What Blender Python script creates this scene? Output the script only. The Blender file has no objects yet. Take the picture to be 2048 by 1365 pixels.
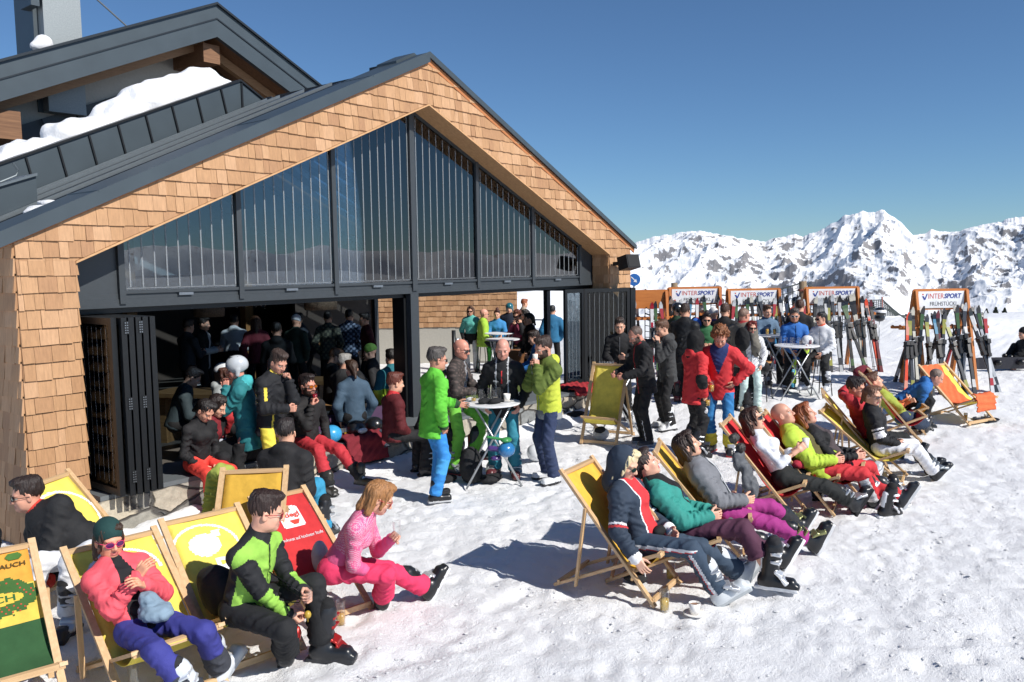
import bpy, math, random
import numpy as np
from mathutils import Vector, Matrix
random.seed(7); rng = np.random.default_rng(7)
scene = bpy.context.scene
COL = scene.collection
PI = math.pi
# ------------------------------------------------------------------ camera
CF, CYAW, CPIT, CROLL = 1689.18, math.radians(51.414), math.radians(5.104), math.radians(-0.816)
CPOS = np.array([-3.394, -8.785, 2.75])
cF = np.array([math.sin(CYAW)*math.cos(CPIT), math.cos(CYAW)*math.cos(CPIT), -math.sin(CPIT)])
cR0 = np.array([math.cos(CYAW), -math.sin(CYAW), 0.0]); cU0 = np.cross(cR0, cF)
cR = cR0*math.cos(CROLL)+cU0*math.sin(CROLL); cU = -cR0*math.sin(CROLL)+cU0*math.cos(CROLL)
cam_d = bpy.data.cameras.new('camera'); cam = bpy.data.objects.new('camera', cam_d); COL.objects.link(cam)
cam_d.sensor_width = 36; cam_d.lens = CF/2048*36; cam_d.clip_start = .05; cam_d.clip_end = 40000
cam.matrix_world = Matrix(((cR[0], cU[0], -cF[0], CPOS[0]), (cR[1], cU[1], -cF[1], CPOS[1]), (cR[2], cU[2], -cF[2], CPOS[2]), (0, 0, 0, 1)))
scene.camera = cam
# ------------------------------------------------------------------ light
SUN_EL = math.radians(40); SUN_AZ = math.radians(176)
world = bpy.data.worlds.new('World'); scene.world = world; world.use_nodes = True
wn = world.node_tree; wn.nodes.clear()
sky = wn.nodes.new('ShaderNodeTexSky'); sky.sky_type = 'NISHITA'; sky.sun_disc = False
sky.sun_elevation = SUN_EL; sky.sun_rotation = SUN_AZ; sky.altitude = 2400; sky.air_density = 1.15; sky.dust_density = 0.0; sky.ozone_density = 4.5
bg = wn.nodes.new('ShaderNodeBackground'); bg.inputs[1].default_value = 0.077
wo = wn.nodes.new('ShaderNodeOutputWorld'); hs = wn.nodes.new('ShaderNodeHueSaturation'); hs.inputs['Saturation'].default_value = .95; tn = wn.nodes.new('ShaderNodeMix'); tn.data_type = 'RGBA'; tn.blend_type = 'MULTIPLY'; tn.inputs[0].default_value = 1; tn.inputs[7].default_value = (.64, .83, .97, 1); wn.links.new(sky.outputs[0], hs.inputs['Color']); wn.links.new(hs.outputs[0], tn.inputs[6]); wn.links.new(tn.outputs[2], bg.inputs[0]); wn.links.new(bg.outputs[0], wo.inputs[0])
sd = bpy.data.lights.new('sun', 'SUN'); sd.energy = 4.3; sd.angle = math.radians(.53); sd.color = (1, .955, .89)
sun = bpy.data.objects.new('sun', sd); COL.objects.link(sun)
SDIR = Vector((math.sin(SUN_AZ)*math.cos(SUN_EL), math.cos(SUN_AZ)*math.cos(SUN_EL), math.sin(SUN_EL)))
sun.rotation_euler = SDIR.to_track_quat('Z', 'Y').to_euler(); sun.location = (0, -20, 30)
vs = scene.view_settings; vs.view_transform = 'Standard'; vs.look = 'None'; vs.gamma = 1; vs.exposure = 0.38; vs.use_curve_mapping = False
cy = scene.cycles; cy.max_bounces = 7; cy.diffuse_bounces = 5; cy.glossy_bounces = 3; cy.transmission_bounces = 4; cy.transparent_max_bounces = 10
cy.caustics_reflective = False; cy.caustics_refractive = False; cy.use_denoising = True; cy.sample_clamp_indirect = 4

def ray(x, y): return cF+cR*(x-1024)/CF-cU*(y-682.5)/CF
def G(x, y, z=0.0):
    v = ray(x, y); return CPOS+v*(z-CPOS[2])/v[2]
def GY(x, y, Y=0.0):
    v = ray(x, y); return CPOS+v*(Y-CPOS[1])/v[1]
# screen-like heading -> world heading (0 right, 90 away, 180 left, 270 to viewer)
def HD(a): return math.radians(a)+math.atan2(cR0[1], cR0[0])
# ------------------------------------------------------------------ materials
def lin(c):
    if isinstance(c, str): c = [int(c[i:i+2], 16)/255 for i in (0, 2, 4)]
    elif max(c) > 1.01: c = [x/255 for x in c]
    return tuple(x/12.92 if x <= .04045 else ((x+.055)/1.055)**2.4 for x in c)+(1,)
_M = {}
class NT:
    def __init__(s, name):
        s.m = bpy.data.materials.new(name); s.m.use_nodes = True; s.t = s.m.node_tree; s.b = s.t.nodes['Principled BSDF']; s.out = s.t.nodes['Material Output']
    def n(s, typ, **kw):
        nd = s.t.nodes.new(typ)
        for k, v in kw.items():
            if k.startswith('i_'):
                key = k[2:]; key = int(key) if key.isdigit() else key.replace('_', ' ')
                nd.inputs[key].default_value = v
            else: setattr(nd, k, v)
        return nd
    def l(s, a, b): s.t.links.new(a, b)
    def set(s, **kw):
        for k, v in kw.items(): s.b.inputs[k.replace('_', ' ')].default_value = v
    def noise(s, scale, detail=3, rough=.5, coord='Object', sc=None):
        tc = s.n('ShaderNodeTexCoord'); src = tc.outputs[coord]
        if sc:
            mp = s.n('ShaderNodeMapping'); mp.inputs['Scale'].default_value = sc; s.l(src, mp.inputs[0]); src = mp.outputs[0]
        nz = s.n('ShaderNodeTexNoise', i_Scale=scale, i_Detail=detail, i_Roughness=rough); s.l(src, nz.inputs['Vector']); return nz
    def ramp(s, src, stops):
        r = s.n('ShaderNodeValToRGB'); e = r.color_ramp.elements
        while len(e) < len(stops): e.new(.5)
        for el, (p, c) in zip(e, stops): el.position = p; el.color = c if len(c) == 4 else tuple(c)+(1,)
        s.l(src, r.inputs[0]); return r
    def bump(s, src, strength, dist=.01):
        b = s.n('ShaderNodeBump', i_Strength=strength, i_Distance=dist); s.l(src, b.inputs['Height']); s.l(b.outputs[0], s.b.inputs['Normal']); return b
def sc3(c, k): return (min(1, c[0]*k), min(1, c[1]*k), min(1, c[2]*k), 1)
def fab(c, rough=.72, wr=1.0, kind='fabric'):
    key = ('f', str(c), rough, wr, kind)
    if key in _M: return _M[key]
    L = lin(c); g_ = .3*L[0]+.5*L[1]+.2*L[2]; L = tuple(.90*x*.96+.10*g_+.006 for x in L[:3])+(1,); t = NT(kind+'_cloth'); nz = t.noise(9, 4, .6)
    r = t.ramp(nz.outputs[0], [(.3, sc3(L, .86)), (.7, sc3(L, 1.1))]); t.l(r.outputs[0], t.b.inputs['Base Color'])
    t.set(Roughness=min(.95, rough+.14)); t.b.inputs['Specular IOR Level'].default_value = .28
    n2 = t.noise(7, 4, .55); n2.noise_type = 'RIDGED_MULTIFRACTAL'; n2.inputs['Distortion'].default_value = .9; n3 = t.noise(60, 3, .6)
    ad = t.n('ShaderNodeMath', operation='MULTIPLY_ADD'); ad.inputs[1].default_value = .12; t.l(n3.outputs[0], ad.inputs[0]); t.l(n2.outputs[0], ad.inputs[2]); t.bump(ad.outputs[0], .8*wr, .024)
    if kind == 'canvas':
        tl = t.n('ShaderNodeBsdfTranslucent'); t.l(r.outputs[0], tl.inputs[0]); mx = t.n('ShaderNodeMixShader'); mx.inputs[0].default_value = .15; t.l(t.b.outputs[0], mx.inputs[1]); t.l(tl.outputs[0], mx.inputs[2]); t.l(mx.outputs[0], t.out.inputs[0])
    _M[key] = t.m; return t.m
def plain(name, c, rough=.5, metal=0, spec=.5, var=.06, bump=0, scale=20, coat=0):
    key = ('p', name, str(c), rough, metal)
    if key in _M: return _M[key]
    L = lin(c); t = NT(name); nz = t.noise(scale, 4)
    r = t.ramp(nz.outputs[0], [(.3, sc3(L, 1-var)), (.7, sc3(L, 1+var))]); t.l(r.outputs[0], t.b.inputs['Base Color'])
    t.set(Roughness=rough, Metallic=metal); t.b.inputs['Specular IOR Level'].default_value = spec
    if coat: t.b.inputs['Coat Weight'].default_value = coat
    if bump: t.bump(nz.outputs[0], bump, .01)
    _M[key] = t.m; return t.m
def wood(name, c1, c2, axis='X', rough=.6, scale=1.0):
    key = ('w', name, str(c1), axis)
    if key in _M: return _M[key]
    t = NT(name); s = {'X': (1.5, 22, 22), 'Y': (22, 1.5, 22), 'Z': (22, 22, 1.5)}[axis]
    nz = t.noise(3*scale, 5, .6, sc=s); r = t.ramp(nz.outputs[0], [(.3, lin(c1)), (.7, lin(c2))])
    g = t.n('ShaderNodeNewGeometry'); mx = t.n('ShaderNodeMix', data_type='RGBA', blend_type='MULTIPLY'); mx.inputs[0].default_value = 1
    rr = t.ramp(g.outputs['Random Per Island'], [(0, (.78, .78, .78, 1)), (1, (1.1, 1.08, 1.05, 1))])
    t.l(r.outputs[0], mx.inputs[6]); t.l(rr.outputs[0], mx.inputs[7]); t.l(mx.outputs[2], t.b.inputs['Base Color'])
    t.set(Roughness=rough); t.bump(nz.outputs[0], .2, .004); _M[key] = t.m; return t.m
def glass_mat(name='drinking_glass', tint=(.93, .96, .96), refl=.14, rough=0.0):
    key = ('g', name, tint)
    if key in _M: return _M[key]
    t = NT(name); t.t.nodes.remove(t.b)
    tr = t.n('ShaderNodeBsdfTransparent'); tr.inputs[0].default_value = tint+(1,)
    gl = t.n('ShaderNodeBsdfGlossy'); gl.inputs['Roughness'].default_value = rough
    lw = t.n('ShaderNodeLayerWeight'); lw.inputs[0].default_value = .25
    mt = t.n('ShaderNodeMath', operation='MULTIPLY_ADD'); mt.inputs[1].default_value = (.75 if name != 'drinking_glass' else .6); mt.inputs[2].default_value = refl; t.l(lw.outputs['Facing'], mt.inputs[0])
    mp = t.n('ShaderNodeMath', operation='POWER'); mp.inputs[1].default_value = 1.6; t.l(mt.outputs[0], mp.inputs[0])
    if name == 'window_glass':
        mp = t.n('ShaderNodeMath', operation='ADD'); fr = t.n('ShaderNodeFresnel'); fr.inputs[0].default_value = 1.5
        m2 = t.n('ShaderNodeMath', operation='MULTIPLY'); m2.inputs[1].default_value = 1.5 if tint[0] > .5 else .55; t.l(fr.outputs[0], m2.inputs[0]); t.l(m2.outputs[0], mp.inputs[0]); mp.inputs[1].default_value = refl
    mx = t.n('ShaderNodeMixShader'); t.l(mp.outputs[0], mx.inputs[0]); t.l(tr.outputs[0], mx.inputs[1]); t.l(gl.outputs[0], mx.inputs[2]); t.l(mx.outputs[0], t.out.inputs[0])
    _M[key] = t.m; return t.m
BLACK_AL = plain('black_aluminium', '1d1f21', .4, .3)
# ------------------------------------------------------------------ mesh tools
def link_mesh(name, V, F, mats, parent=None, fm=None, smooth=True, loc=None, rot=None):
    me = bpy.data.meshes.new(name)
    V = np.asarray(V, dtype=np.float32)
    if isinstance(F, np.ndarray) and F.ndim == 2:
        nf, k = F.shape; me.vertices.add(len(V)); me.vertices.foreach_set('co', V.ravel())
        me.loops.add(nf*k); me.loops.foreach_set('vertex_index', F.ravel().astype(np.int32))
        me.polygons.add(nf); me.polygons.foreach_set('loop_start', np.arange(0, nf*k, k, dtype=np.int32))
        me.update(calc_edges=True)
    else: me.from_pydata([tuple(map(float, v)) for v in V], [], F); me.update()
    for m in mats: me.materials.append(m)
    if fm is not None: me.polygons.foreach_set('material_index', np.asarray(fm, dtype=np.int32))
    me.polygons.foreach_set('use_smooth', np.full(len(me.polygons), smooth, dtype=bool))
    o = bpy.data.objects.new(name, me); COL.objects.link(o)
    if parent is not None: o.parent = parent
    if loc is not None: o.location = loc
    if rot is not None: o.rotation_euler = rot
    return o
def tag(o, label=None, cat=None, group=None, kind=None):
    if label: o['label'] = label
    if cat: o['category'] = cat
    if group: o['group'] = group
    if kind: o['kind'] = kind
    return o
def empty(name, loc=(0, 0, 0), rz=0, label=None, cat=None, group=None, kind=None):
    o = bpy.data.objects.new(name, None); COL.objects.link(o); o.location = tuple(map(float, loc)); o.rotation_euler = (0, 0, rz); o.empty_display_size = .1
    return tag(o, label, cat, group, kind)
def copy_tree(o, parent=None):
    c = o.copy(); COL.objects.link(c); c.parent = parent
    for ch in KIDS.get(o.name, []): copy_tree(bpy.data.objects[ch], c)
    return c
def index_kids():
    KIDS.clear()
    for o in bpy.data.objects:
        if o.parent: KIDS.setdefault(o.parent.name, []).append(o.name)
KIDS = {}
BOXF = [(0, 3, 2, 1), (4, 5, 6, 7), (0, 1, 5, 4), (1, 2, 6, 5), (2, 3, 7, 6), (3, 0, 4, 7)]
class MB:
    def __init__(s): s.v = []; s.f = []; s.m = []
    def add(s, V, F, m=0):
        b = len(s.v); s.v += [tuple(map(float, x)) for x in V]; s.f += [tuple(i+b for i in f) for f in F]; s.m += [m]*len(F); return s
    def box(s, a, b, m=0):
        (x0, y0, z0), (x1, y1, z1) = a, b
        if x0 > x1: x0, x1 = x1, x0
        if y0 > y1: y0, y1 = y1, y0
        if z0 > z1: z0, z1 = z1, z0
        return s.add([(x0, y0, z0), (x1, y0, z0), (x1, y1, z0), (x0, y1, z0), (x0, y0, z1), (x1, y0, z1), (x1, y1, z1), (x0, y1, z1)], BOXF, m)
    def beam(s, a, b, w, h, m=0, up=(0, 0, 1)):
        a = np.array(a, float); b = np.array(b, float); d = b-a; d /= np.linalg.norm(d); up = np.array(up, float)
        if abs(d@up) > .98: up = np.array((0, 1., 0))
        sx = np.cross(d, up); sx /= np.linalg.norm(sx); uu = np.cross(sx, d); V = []
        for p in (a, b):
            for i, j in ((-1, -1), (1, -1), (1, 1), (-1, 1)): V.append(p+sx*i*w/2+uu*j*h/2)
        return s.add(V, [(0, 1, 2, 3), (7, 6, 5, 4), (0, 4, 5, 1), (1, 5, 6, 2), (2, 6, 7, 3), (3, 7, 4, 0)], m)
    def tube(s, pts, r, n=8, m=0, cap=True):
        pts = [np.array(p, float) for p in pts]; R = r if isinstance(r, (list, tuple)) else [r]*len(pts); V = []; F = []
        ref = np.array((0, 0, 1.))
        for i, p in enumerate(pts):
            d = pts[min(i+1, len(pts)-1)]-pts[max(i-1, 0)]; d /= np.linalg.norm(d)+1e-9
            x = np.cross(d, ref)
            if np.linalg.norm(x) < .05: x = np.cross(d, (1., .0, 0))
            x /= np.linalg.norm(x); y = np.cross(d, x)
            for k in range(n):
                a = 2*PI*k/n; V.append(p+(x*math.cos(a)+y*math.sin(a))*R[i])
        for i in range(len(pts)-1):
            for k in range(n): F.append((i*n+k, i*n+(k+1) % n, (i+1)*n+(k+1) % n, (i+1)*n+k))
        if cap: F.append(tuple(range(n))[::-1]); F.append(tuple((len(pts)-1)*n+k for k in range(n)))
        return s.add(V, F, m)
    def lathe(s, prof, c=(0, 0, 0), n=20, m=0, ax=None):
        V = []; F = []
        for (r, z) in prof:
            for k in range(n): a = 2*PI*k/n; V.append((c[0]+r*math.cos(a), c[1]+r*math.sin(a), c[2]+z))
        for i in range(len(prof)-1):
            for k in range(n): F.append((i*n+k, i*n+(k+1) % n, (i+1)*n+(k+1) % n, (i+1)*n+k))
        return s.add(V, F, m)
    def prism(s, poly, y0, y1, m=0):   # polygon in XZ extruded in Y
        n = len(poly); V = [(x, y0, z) for x, z in poly]+[(x, y1, z) for x, z in poly]
        F = [tuple(range(n)), tuple(range(2*n-1, n-1, -1))]+[(i, i+n, (i+1) % n+n, (i+1) % n) for i in range(n)]
        return s.add(V, F, m)
    def build(s, name, mats, parent=None, smooth=False, loc=None, rot=None):
        if not isinstance(mats, (list, tuple)): mats = [mats]
        return link_mesh(name, s.v, s.f, mats, parent, s.m, smooth, loc, rot)
# ------------------------------------------------------------------ signed distance modelling (surface nets)
def _smin(a, b, k):
    h = np.clip(.5+.5*(b-a)/k, 0, 1); return b*(1-h)+a*h-k*h*(1-h)
def nrm(v): v = np.asarray(v, float); return v/(np.linalg.norm(v)+1e-12)
class Cap:
    def __init__(s, a, b, ra, rb=None, n=None, sq=1.0, wr=0.0, lam=.085, part='', m=0, k=.03, op='add', seed=0):
        s.a = np.asarray(a, float); s.b = np.asarray(b, float); s.ra = ra; s.rb = ra if rb is None else rb
        s.n = None if n is None else nrm(n); s.sq = sq; s.wr = wr; s.lam = lam; s.part = part; s.m = m; s.k = k; s.op = op; s.sd = seed
        R = max(s.ra, s.rb)+abs(wr)+.002; s.lo = np.minimum(s.a, s.b)-R; s.hi = np.maximum(s.a, s.b)+R
        d = s.b-s.a; s.L = np.linalg.norm(d)+1e-9; s.d = d/s.L
        q = np.array((0, 0, 1.)) if abs(s.d[2]) < .9 else np.array((1., 0, 0)); s.e1 = nrm(np.cross(s.d, q)); s.e2 = np.cross(s.d, s.e1)
    def f(s, X, Y, Z, full=True):
        px, py, pz = X-s.a[0], Y-s.a[1], Z-s.a[2]
        t0 = (px*s.d[0]+py*s.d[1]+pz*s.d[2])/s.L; t = np.clip(t0, 0, 1)
        vx, vy, vz = px-s.d[0]*s.L*t, py-s.d[1]*s.L*t, pz-s.d[2]*s.L*t
        q = vx*vx+vy*vy+vz*vz
        if s.n is not None: vn = vx*s.n[0]+vy*s.n[1]+vz*s.n[2]; q = q+(s.sq**2-1)*vn*vn
        r = s.ra+(s.rb-s.ra)*t
        if s.wr and full:
            u = (vx*s.e1[0]+vy*s.e1[1]+vz*s.e1[2]); w = (vx*s.e2[0]+vy*s.e2[1]+vz*s.e2[2])
            ph = s.sd*1.7
            a = 2*PI*t0*s.L/s.lam+2.2*np.sin(u*24+ph)+1.9*np.sin(w*19+ph*2.3)+1.5*np.sin(t0*s.L*9+ph)
            a2 = 2*PI*t0*s.L/(s.lam*.57)-2.0*np.sin(w*31+ph)+1.4*u*40
            env = np.clip(np.sin(u*26+ph*1.3+t0*s.L*7)*np.sin(w*23+ph*2.1-t0*s.L*5)*1.1+.55, 0, 1.25)
            r = r+s.wr*env*((1-np.abs(np.sin(a*.5))*2)*.7+.3*np.sin(a2))
        return np.sqrt(q)-r
class Ell:
    def __init__(s, c, r, R=None, part='', m=0, k=.02, op='add', nz=0, ns=40):
        s.c = np.asarray(c, float); s.r = np.asarray(r, float) if np.ndim(r) else np.array([r]*3, float); s.R = np.eye(3) if R is None else np.asarray(R, float)
        s.part = part; s.m = m; s.k = k; s.op = op; s.nz = nz; s.ns = ns; R_ = s.r.max()+nz; s.lo = s.c-R_; s.hi = s.c+R_
    def f(s, X, Y, Z, full=True):
        p = [X-s.c[0], Y-s.c[1], Z-s.c[2]]; q = [(p[0]*s.R[0, i]+p[1]*s.R[1, i]+p[2]*s.R[2, i])/s.r[i] for i in range(3)]
        k0 = np.sqrt(q[0]**2+q[1]**2+q[2]**2); k1 = np.sqrt((q[0]/s.r[0])**2+(q[1]/s.r[1])**2+(q[2]/s.r[2])**2)+1e-9
        d = k0*(k0-1)/k1
        if s.nz and full: d = d-s.nz*(np.sin(X*s.ns+1.3*np.sin(Y*s.ns*.8))*np.sin(Y*s.ns*1.1+Z*s.ns*.4)*np.sin(Z*s.ns*.9+X*s.ns*.5))
        return d
class RBox:
    def __init__(s, c, h, R=None, r=.01, part='', m=0, k=.01, op='add'):
        s.c = np.asarray(c, float); s.h = np.asarray(h, float); s.R = np.eye(3) if R is None else np.asarray(R, float); s.rr = r
        s.part = part; s.m = m; s.k = k; s.op = op; L = np.linalg.norm(s.h); s.lo = s.c-L; s.hi = s.c+L
    def f(s, X, Y, Z, full=True):
        p = [X-s.c[0], Y-s.c[1], Z-s.c[2]]; q = [np.abs(p[0]*s.R[0, i]+p[1]*s.R[1, i]+p[2]*s.R[2, i])-s.h[i]+s.rr for i in range(3)]
        o = np.sqrt(np.maximum(q[0], 0)**2+np.maximum(q[1], 0)**2+np.maximum(q[2], 0)**2)
        return o+np.minimum(np.maximum(q[0], np.maximum(q[1], q[2])), 0)-s.rr
class Plane:   # keeps p.n < c
    def __init__(s, n, c, k=.01): s.n = nrm(n); s.c = c; s.op = 'cut'; s.k = k
    def f(s, X, Y, Z, full=True): return X*s.n[0]+Y*s.n[1]+Z*s.n[2]-s.c
def surfnet(prims, h, paint=None):
    adds = [p for p in prims if p.op == 'add']
    lo = np.min([p.lo for p in adds], 0)-2.5*h; hi = np.max([p.hi for p in adds], 0)+2.5*h
    n = np.ceil((hi-lo)/h).astype(int)+1
    xs = [lo[i]+np.arange(n[i])*h for i in range(3)]
    V = np.full(n, 9.0, dtype=np.float64)
    for p in prims:
        if p.op == 'cut':
            X, Y, Z = np.meshgrid(*xs, indexing='ij', sparse=True); V = -_smin(-V, -p.f(X, Y, Z), p.k); continue
        m = p.k+2.5*h
        i0 = np.clip(((p.lo-m-lo)/h).astype(int), 0, n-1); i1 = np.clip(((p.hi+m-lo)/h).astype(int)+2, 1, n)
        sl = tuple(slice(a, b) for a, b in zip(i0, i1))
        if any(s.stop <= s.start for s in sl): continue
        X, Y, Z = np.meshgrid(*[xs[i][sl[i]] for i in range(3)], indexing='ij', sparse=True)
        d = p.f(X, Y, Z)
        V[sl] = _smin(V[sl], d, p.k) if p.op == 'add' else -_smin(-V[sl], d, p.k)
    s = V < 0
    c = [s[a:a+n[0]-1 or None, b:b+n[1]-1 or None, d:d+n[2]-1 or None][:n[0]-1, :n[1]-1, :n[2]-1] for a in (0, 1) for b in (0, 1) for d in (0, 1)]
    cnt = sum(x.astype(np.int8) for x in c); mix = (cnt > 0) & (cnt < 8)
    I = np.argwhere(mix); idx = -np.ones(mix.shape, dtype=np.int64); idx[mix] = np.arange(len(I))
    acc = np.zeros((len(I), 3)); w = np.zeros(len(I))
    cor = [(a, b, d) for a in (0, 1) for b in (0, 1) for d in (0, 1)]
    vals = {q: V[I[:, 0]+q[0], I[:, 1]+q[1], I[:, 2]+q[2]] for q in cor}
    for q in cor:
        for ax in range(3):
            if q[ax] == 1: continue
            r = list(q); r[ax] = 1; r = tuple(r); A = vals[q]; B = vals[r]; cr = (A < 0) != (B < 0)
            t = np.where(cr, A/(np.where(cr, A-B, 1)), 0)
            pos = np.array(q, float)[None, :].repeat(len(I), 0); pos[:, ax] += t
            acc[cr] += pos[cr]; w[cr] += 1
    P = lo+(I+acc/np.maximum(w, 1)[:, None])*h
    Fs = []
    for ax in range(3):
        b, d = (ax+1) % 3, (ax+2) % 3
        sa = [slice(None)]*3; sb = [slice(None)]*3; sa[ax] = slice(0, -1); sb[ax] = slice(1, None)
        A = s[tuple(sa)]; B = s[tuple(sb)]; E = np.argwhere(A != B)
        E = E[(E[:, b] > 0) & (E[:, d] > 0) & (E[:, b] < n[b]-1) & (E[:, d] < n[d]-1)]
        if not len(E): continue
        sign = A[tuple(E.T)]
        q = []
        for (ob, od) in ((-1, -1), (0, -1), (0, 0), (-1, 0)):
            J = E.copy(); J[:, b] += ob; J[:, d] += od; q.append(idx[tuple(J.T)])
        q = np.stack(q, 1); q[~sign] = q[~sign][:, ::-1]; Fs.append(q)
    F = np.concatenate(Fs) if Fs else np.zeros((0, 4), int)
    F = F[(F >= 0).all(1)]
    ctr = P[F].mean(1); X, Y, Z = ctr.T
    D = np.stack([p.f(X, Y, Z, False)/(1) for p in adds], 0); w_ = D.argmin(0); fm = np.array([p.m for p in adds])[w_]
    if paint is not None: fm = paint(adds, w_, ctr, fm)
    return P, F, fm
def xf(P, R, o): return P@np.asarray(R).T+np.asarray(o)
def join(parts):
    Vs, Fs, Ms, b = [], [], [], 0
    for (P, F, m) in parts: Vs.append(P); Fs.append(F+b); Ms.append(m); b += len(P)
    return np.concatenate(Vs), np.concatenate(Fs), np.concatenate(Ms)
def rotm(axis, deg):
    a = math.radians(deg); c, s = math.cos(a), math.sin(a)
    return {'x': np.array([[1, 0, 0], [0, c, -s], [0, s, c]]), 'y': np.array([[c, 0, s], [0, 1, 0], [-s, 0, c]]), 'z': np.array([[c, -s, 0], [s, c, 0], [0, 0, 1]])}[axis]
# ------------------------------------------------------------------ text
def text_geo(s, size=1.0, bold=0.0, shear=0.0, spacing=1.0):
    cu = bpy.data.curves.new('t', 'FONT'); cu.body = s; cu.size = size; cu.offset = bold; cu.shear = shear; cu.space_character = spacing; cu.resolution_u = 3
    o = bpy.data.objects.new('t', cu); COL.objects.link(o); bpy.context.view_layer.update()
    ev = o.evaluated_get(bpy.context.evaluated_depsgraph_get()); me = ev.to_mesh()
    V = [tuple(v.co) for v in me.vertices]; F = [tuple(p.vertices) for p in me.polygons]; ev.to_mesh_clear()
    bpy.data.objects.remove(o); bpy.data.curves.remove(cu)
    V = np.array(V) if V else np.zeros((0, 3)); return V, F
def fit_text(s, x0, x1, y0, y1, **kw):
    V, F = text_geo(s, 1, **kw); lo = V.min(0); hi = V.max(0); V = V.copy()
    V[:, 0] = x0+(V[:, 0]-lo[0])/(hi[0]-lo[0])*(x1-x0); V[:, 1] = y0+(V[:, 1]-lo[1])/(hi[1]-lo[1])*(y1-y0); return V, F
# ------------------------------------------------------------------ noise helpers
def vnoise2(x, y, seed=0):
    xi = np.floor(x).astype(np.int64); yi = np.floor(y).astype(np.int64); fx = x-xi; fy = y-yi; fx = fx*fx*(3-2*fx); fy = fy*fy*(3-2*fy)
    def h(a, b):
        n = (a*374761393+b*668265263+seed*974711) & 0x7fffffff; n = ((n ^ (n >> 13))*1274126177) & 0x7fffffff; return ((n ^ (n >> 16)) & 0xffff)/65535.0
    return (h(xi, yi)*(1-fx)+h(xi+1, yi)*fx)*(1-fy)+(h(xi, yi+1)*(1-fx)+h(xi+1, yi+1)*fx)*fy
def fbm(x, y, oct=5, seed=0, ridged=False):
    s = 0; a = .5; t = 0
    for i in range(oct):
        n = vnoise2(x, y, seed+i)
        if ridged: n = 1-np.abs(2*n-1); n = n*n
        s = s+a*n; t += a; x = x*2.03+17.1; y = y*1.97+5.3; a *= .5
    return s/t
# ------------------------------------------------------------------ snow ground, one sheet to the valley edge
def snow_mat(name, track=True):
    t = NT(name); nz = t.noise(1.1, 5, .6); r = t.ramp(nz.outputs[0], [(.3, (.79, .80, .82, 1)), (.7, (.87, .875, .88, 1))])
    t.l(r.outputs[0], t.b.inputs['Base Color']); t.set(Roughness=.62); t.b.inputs['Subsurface Weight'].default_value = 0.0
    n1 = t.noise(24, 6, .7); n2 = t.noise(95, 4, .75)
    ad = t.n('ShaderNodeMath', operation='MULTIPLY_ADD'); ad.inputs[1].default_value = .55; t.l(n2.outputs[0], ad.inputs[0]); t.l(n1.outputs[0], ad.inputs[2])
    t.bump(ad.outputs[0], .7, .028); return t.m
SNOW = snow_mat('packed_snow')
def ground_h(x, y):
    z = (fbm(x*1.3, y*1.3, 3, 3)-.5)*.03+(fbm(x*5.5, y*5.5, 3, 9)-.5)*.024+(fbm(x*15, y*15, 2, 19)-.5)*.022
    # footprints and crumbs
    c = fbm(x*8, y*8, 2, 21); z = z-.025*np.clip((c-.62)*6, 0, 1)+.018*np.clip((.3-c)*6, 0, 1)
    c2 = vnoise2(x*3.1+9, y*3.1, 33); z = z-.03*np.clip((c2-.78)*7, 0, 1)
    # groomed flat part on the right foreground: long soft ski tracks
    tr = np.sin((x*.55-y*.83)*7+2*vnoise2(x*.4, y*.4, 5))*.009; far = np.clip((x+y*.2-1)/8, 0, 1); z = z*(1-.25*far)+tr*.8
    # snow heaped against the stone plinth
    z = z+.13*np.exp(-((y+.28)/.22)**2)*((x > -1) & (x < 12))*(.4+fbm(x*2.2, y*2.2, 3, 41))
    # rim of the terrace behind the ski racks and valley beyond
    d = (x-CPOS[0])*cF[0]+(y-CPOS[1])*cF[1]; l = (x-CPOS[0])*cR0[0]+(y-CPOS[1])*cR0[1]
    rise = np.clip((d-13.5)/6, 0, 1); z = z+.33*rise*rise*(3-2*rise)*np.clip((l-.5)/2, 0, 1)
    bank = np.exp(-((d-29-2.5*np.sin(l*.35)-.10*l)/3.2)**2)*(1.05+.5*np.sin(l*.5+1)+.5*(fbm(x*.3, y*.3, 4, 55)-.5))*np.clip((l-1.5)/3, 0, 1)
    z = z+np.clip(bank, 0, 3)*.30
    z = z-np.clip(d-36, 0, 1e9)*.16-np.clip(-d-60, 0, 1e9)*.12
    z = z-np.clip(-l-60, 0, 1e9)*.1
    return z
def axis(segs):
    out = []
    for a, b, s in segs: out += list(np.arange(a, b, s))
    return np.array(out+[segs[-1][1]])
gx = axis([(-900, -100, 60), (-100, -12, 8), (-12, -5, .8), (-5, 9, .042), (9, 20, .09), (20, 45, .45), (45, 100, 6), (100, 900, 60)])
gy = axis([(-900, -100, 60), (-100, -16, 8), (-16, -9, .8), (-9, 1.2, .042), (1.2, 12, .25), (12, 30, .5), (30, 100, 6), (100, 900, 60)])
X, Y = np.meshgrid(gx, gy, indexing='ij'); Z = ground_h(X, Y)
fpr = np.random.default_rng(11)
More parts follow.
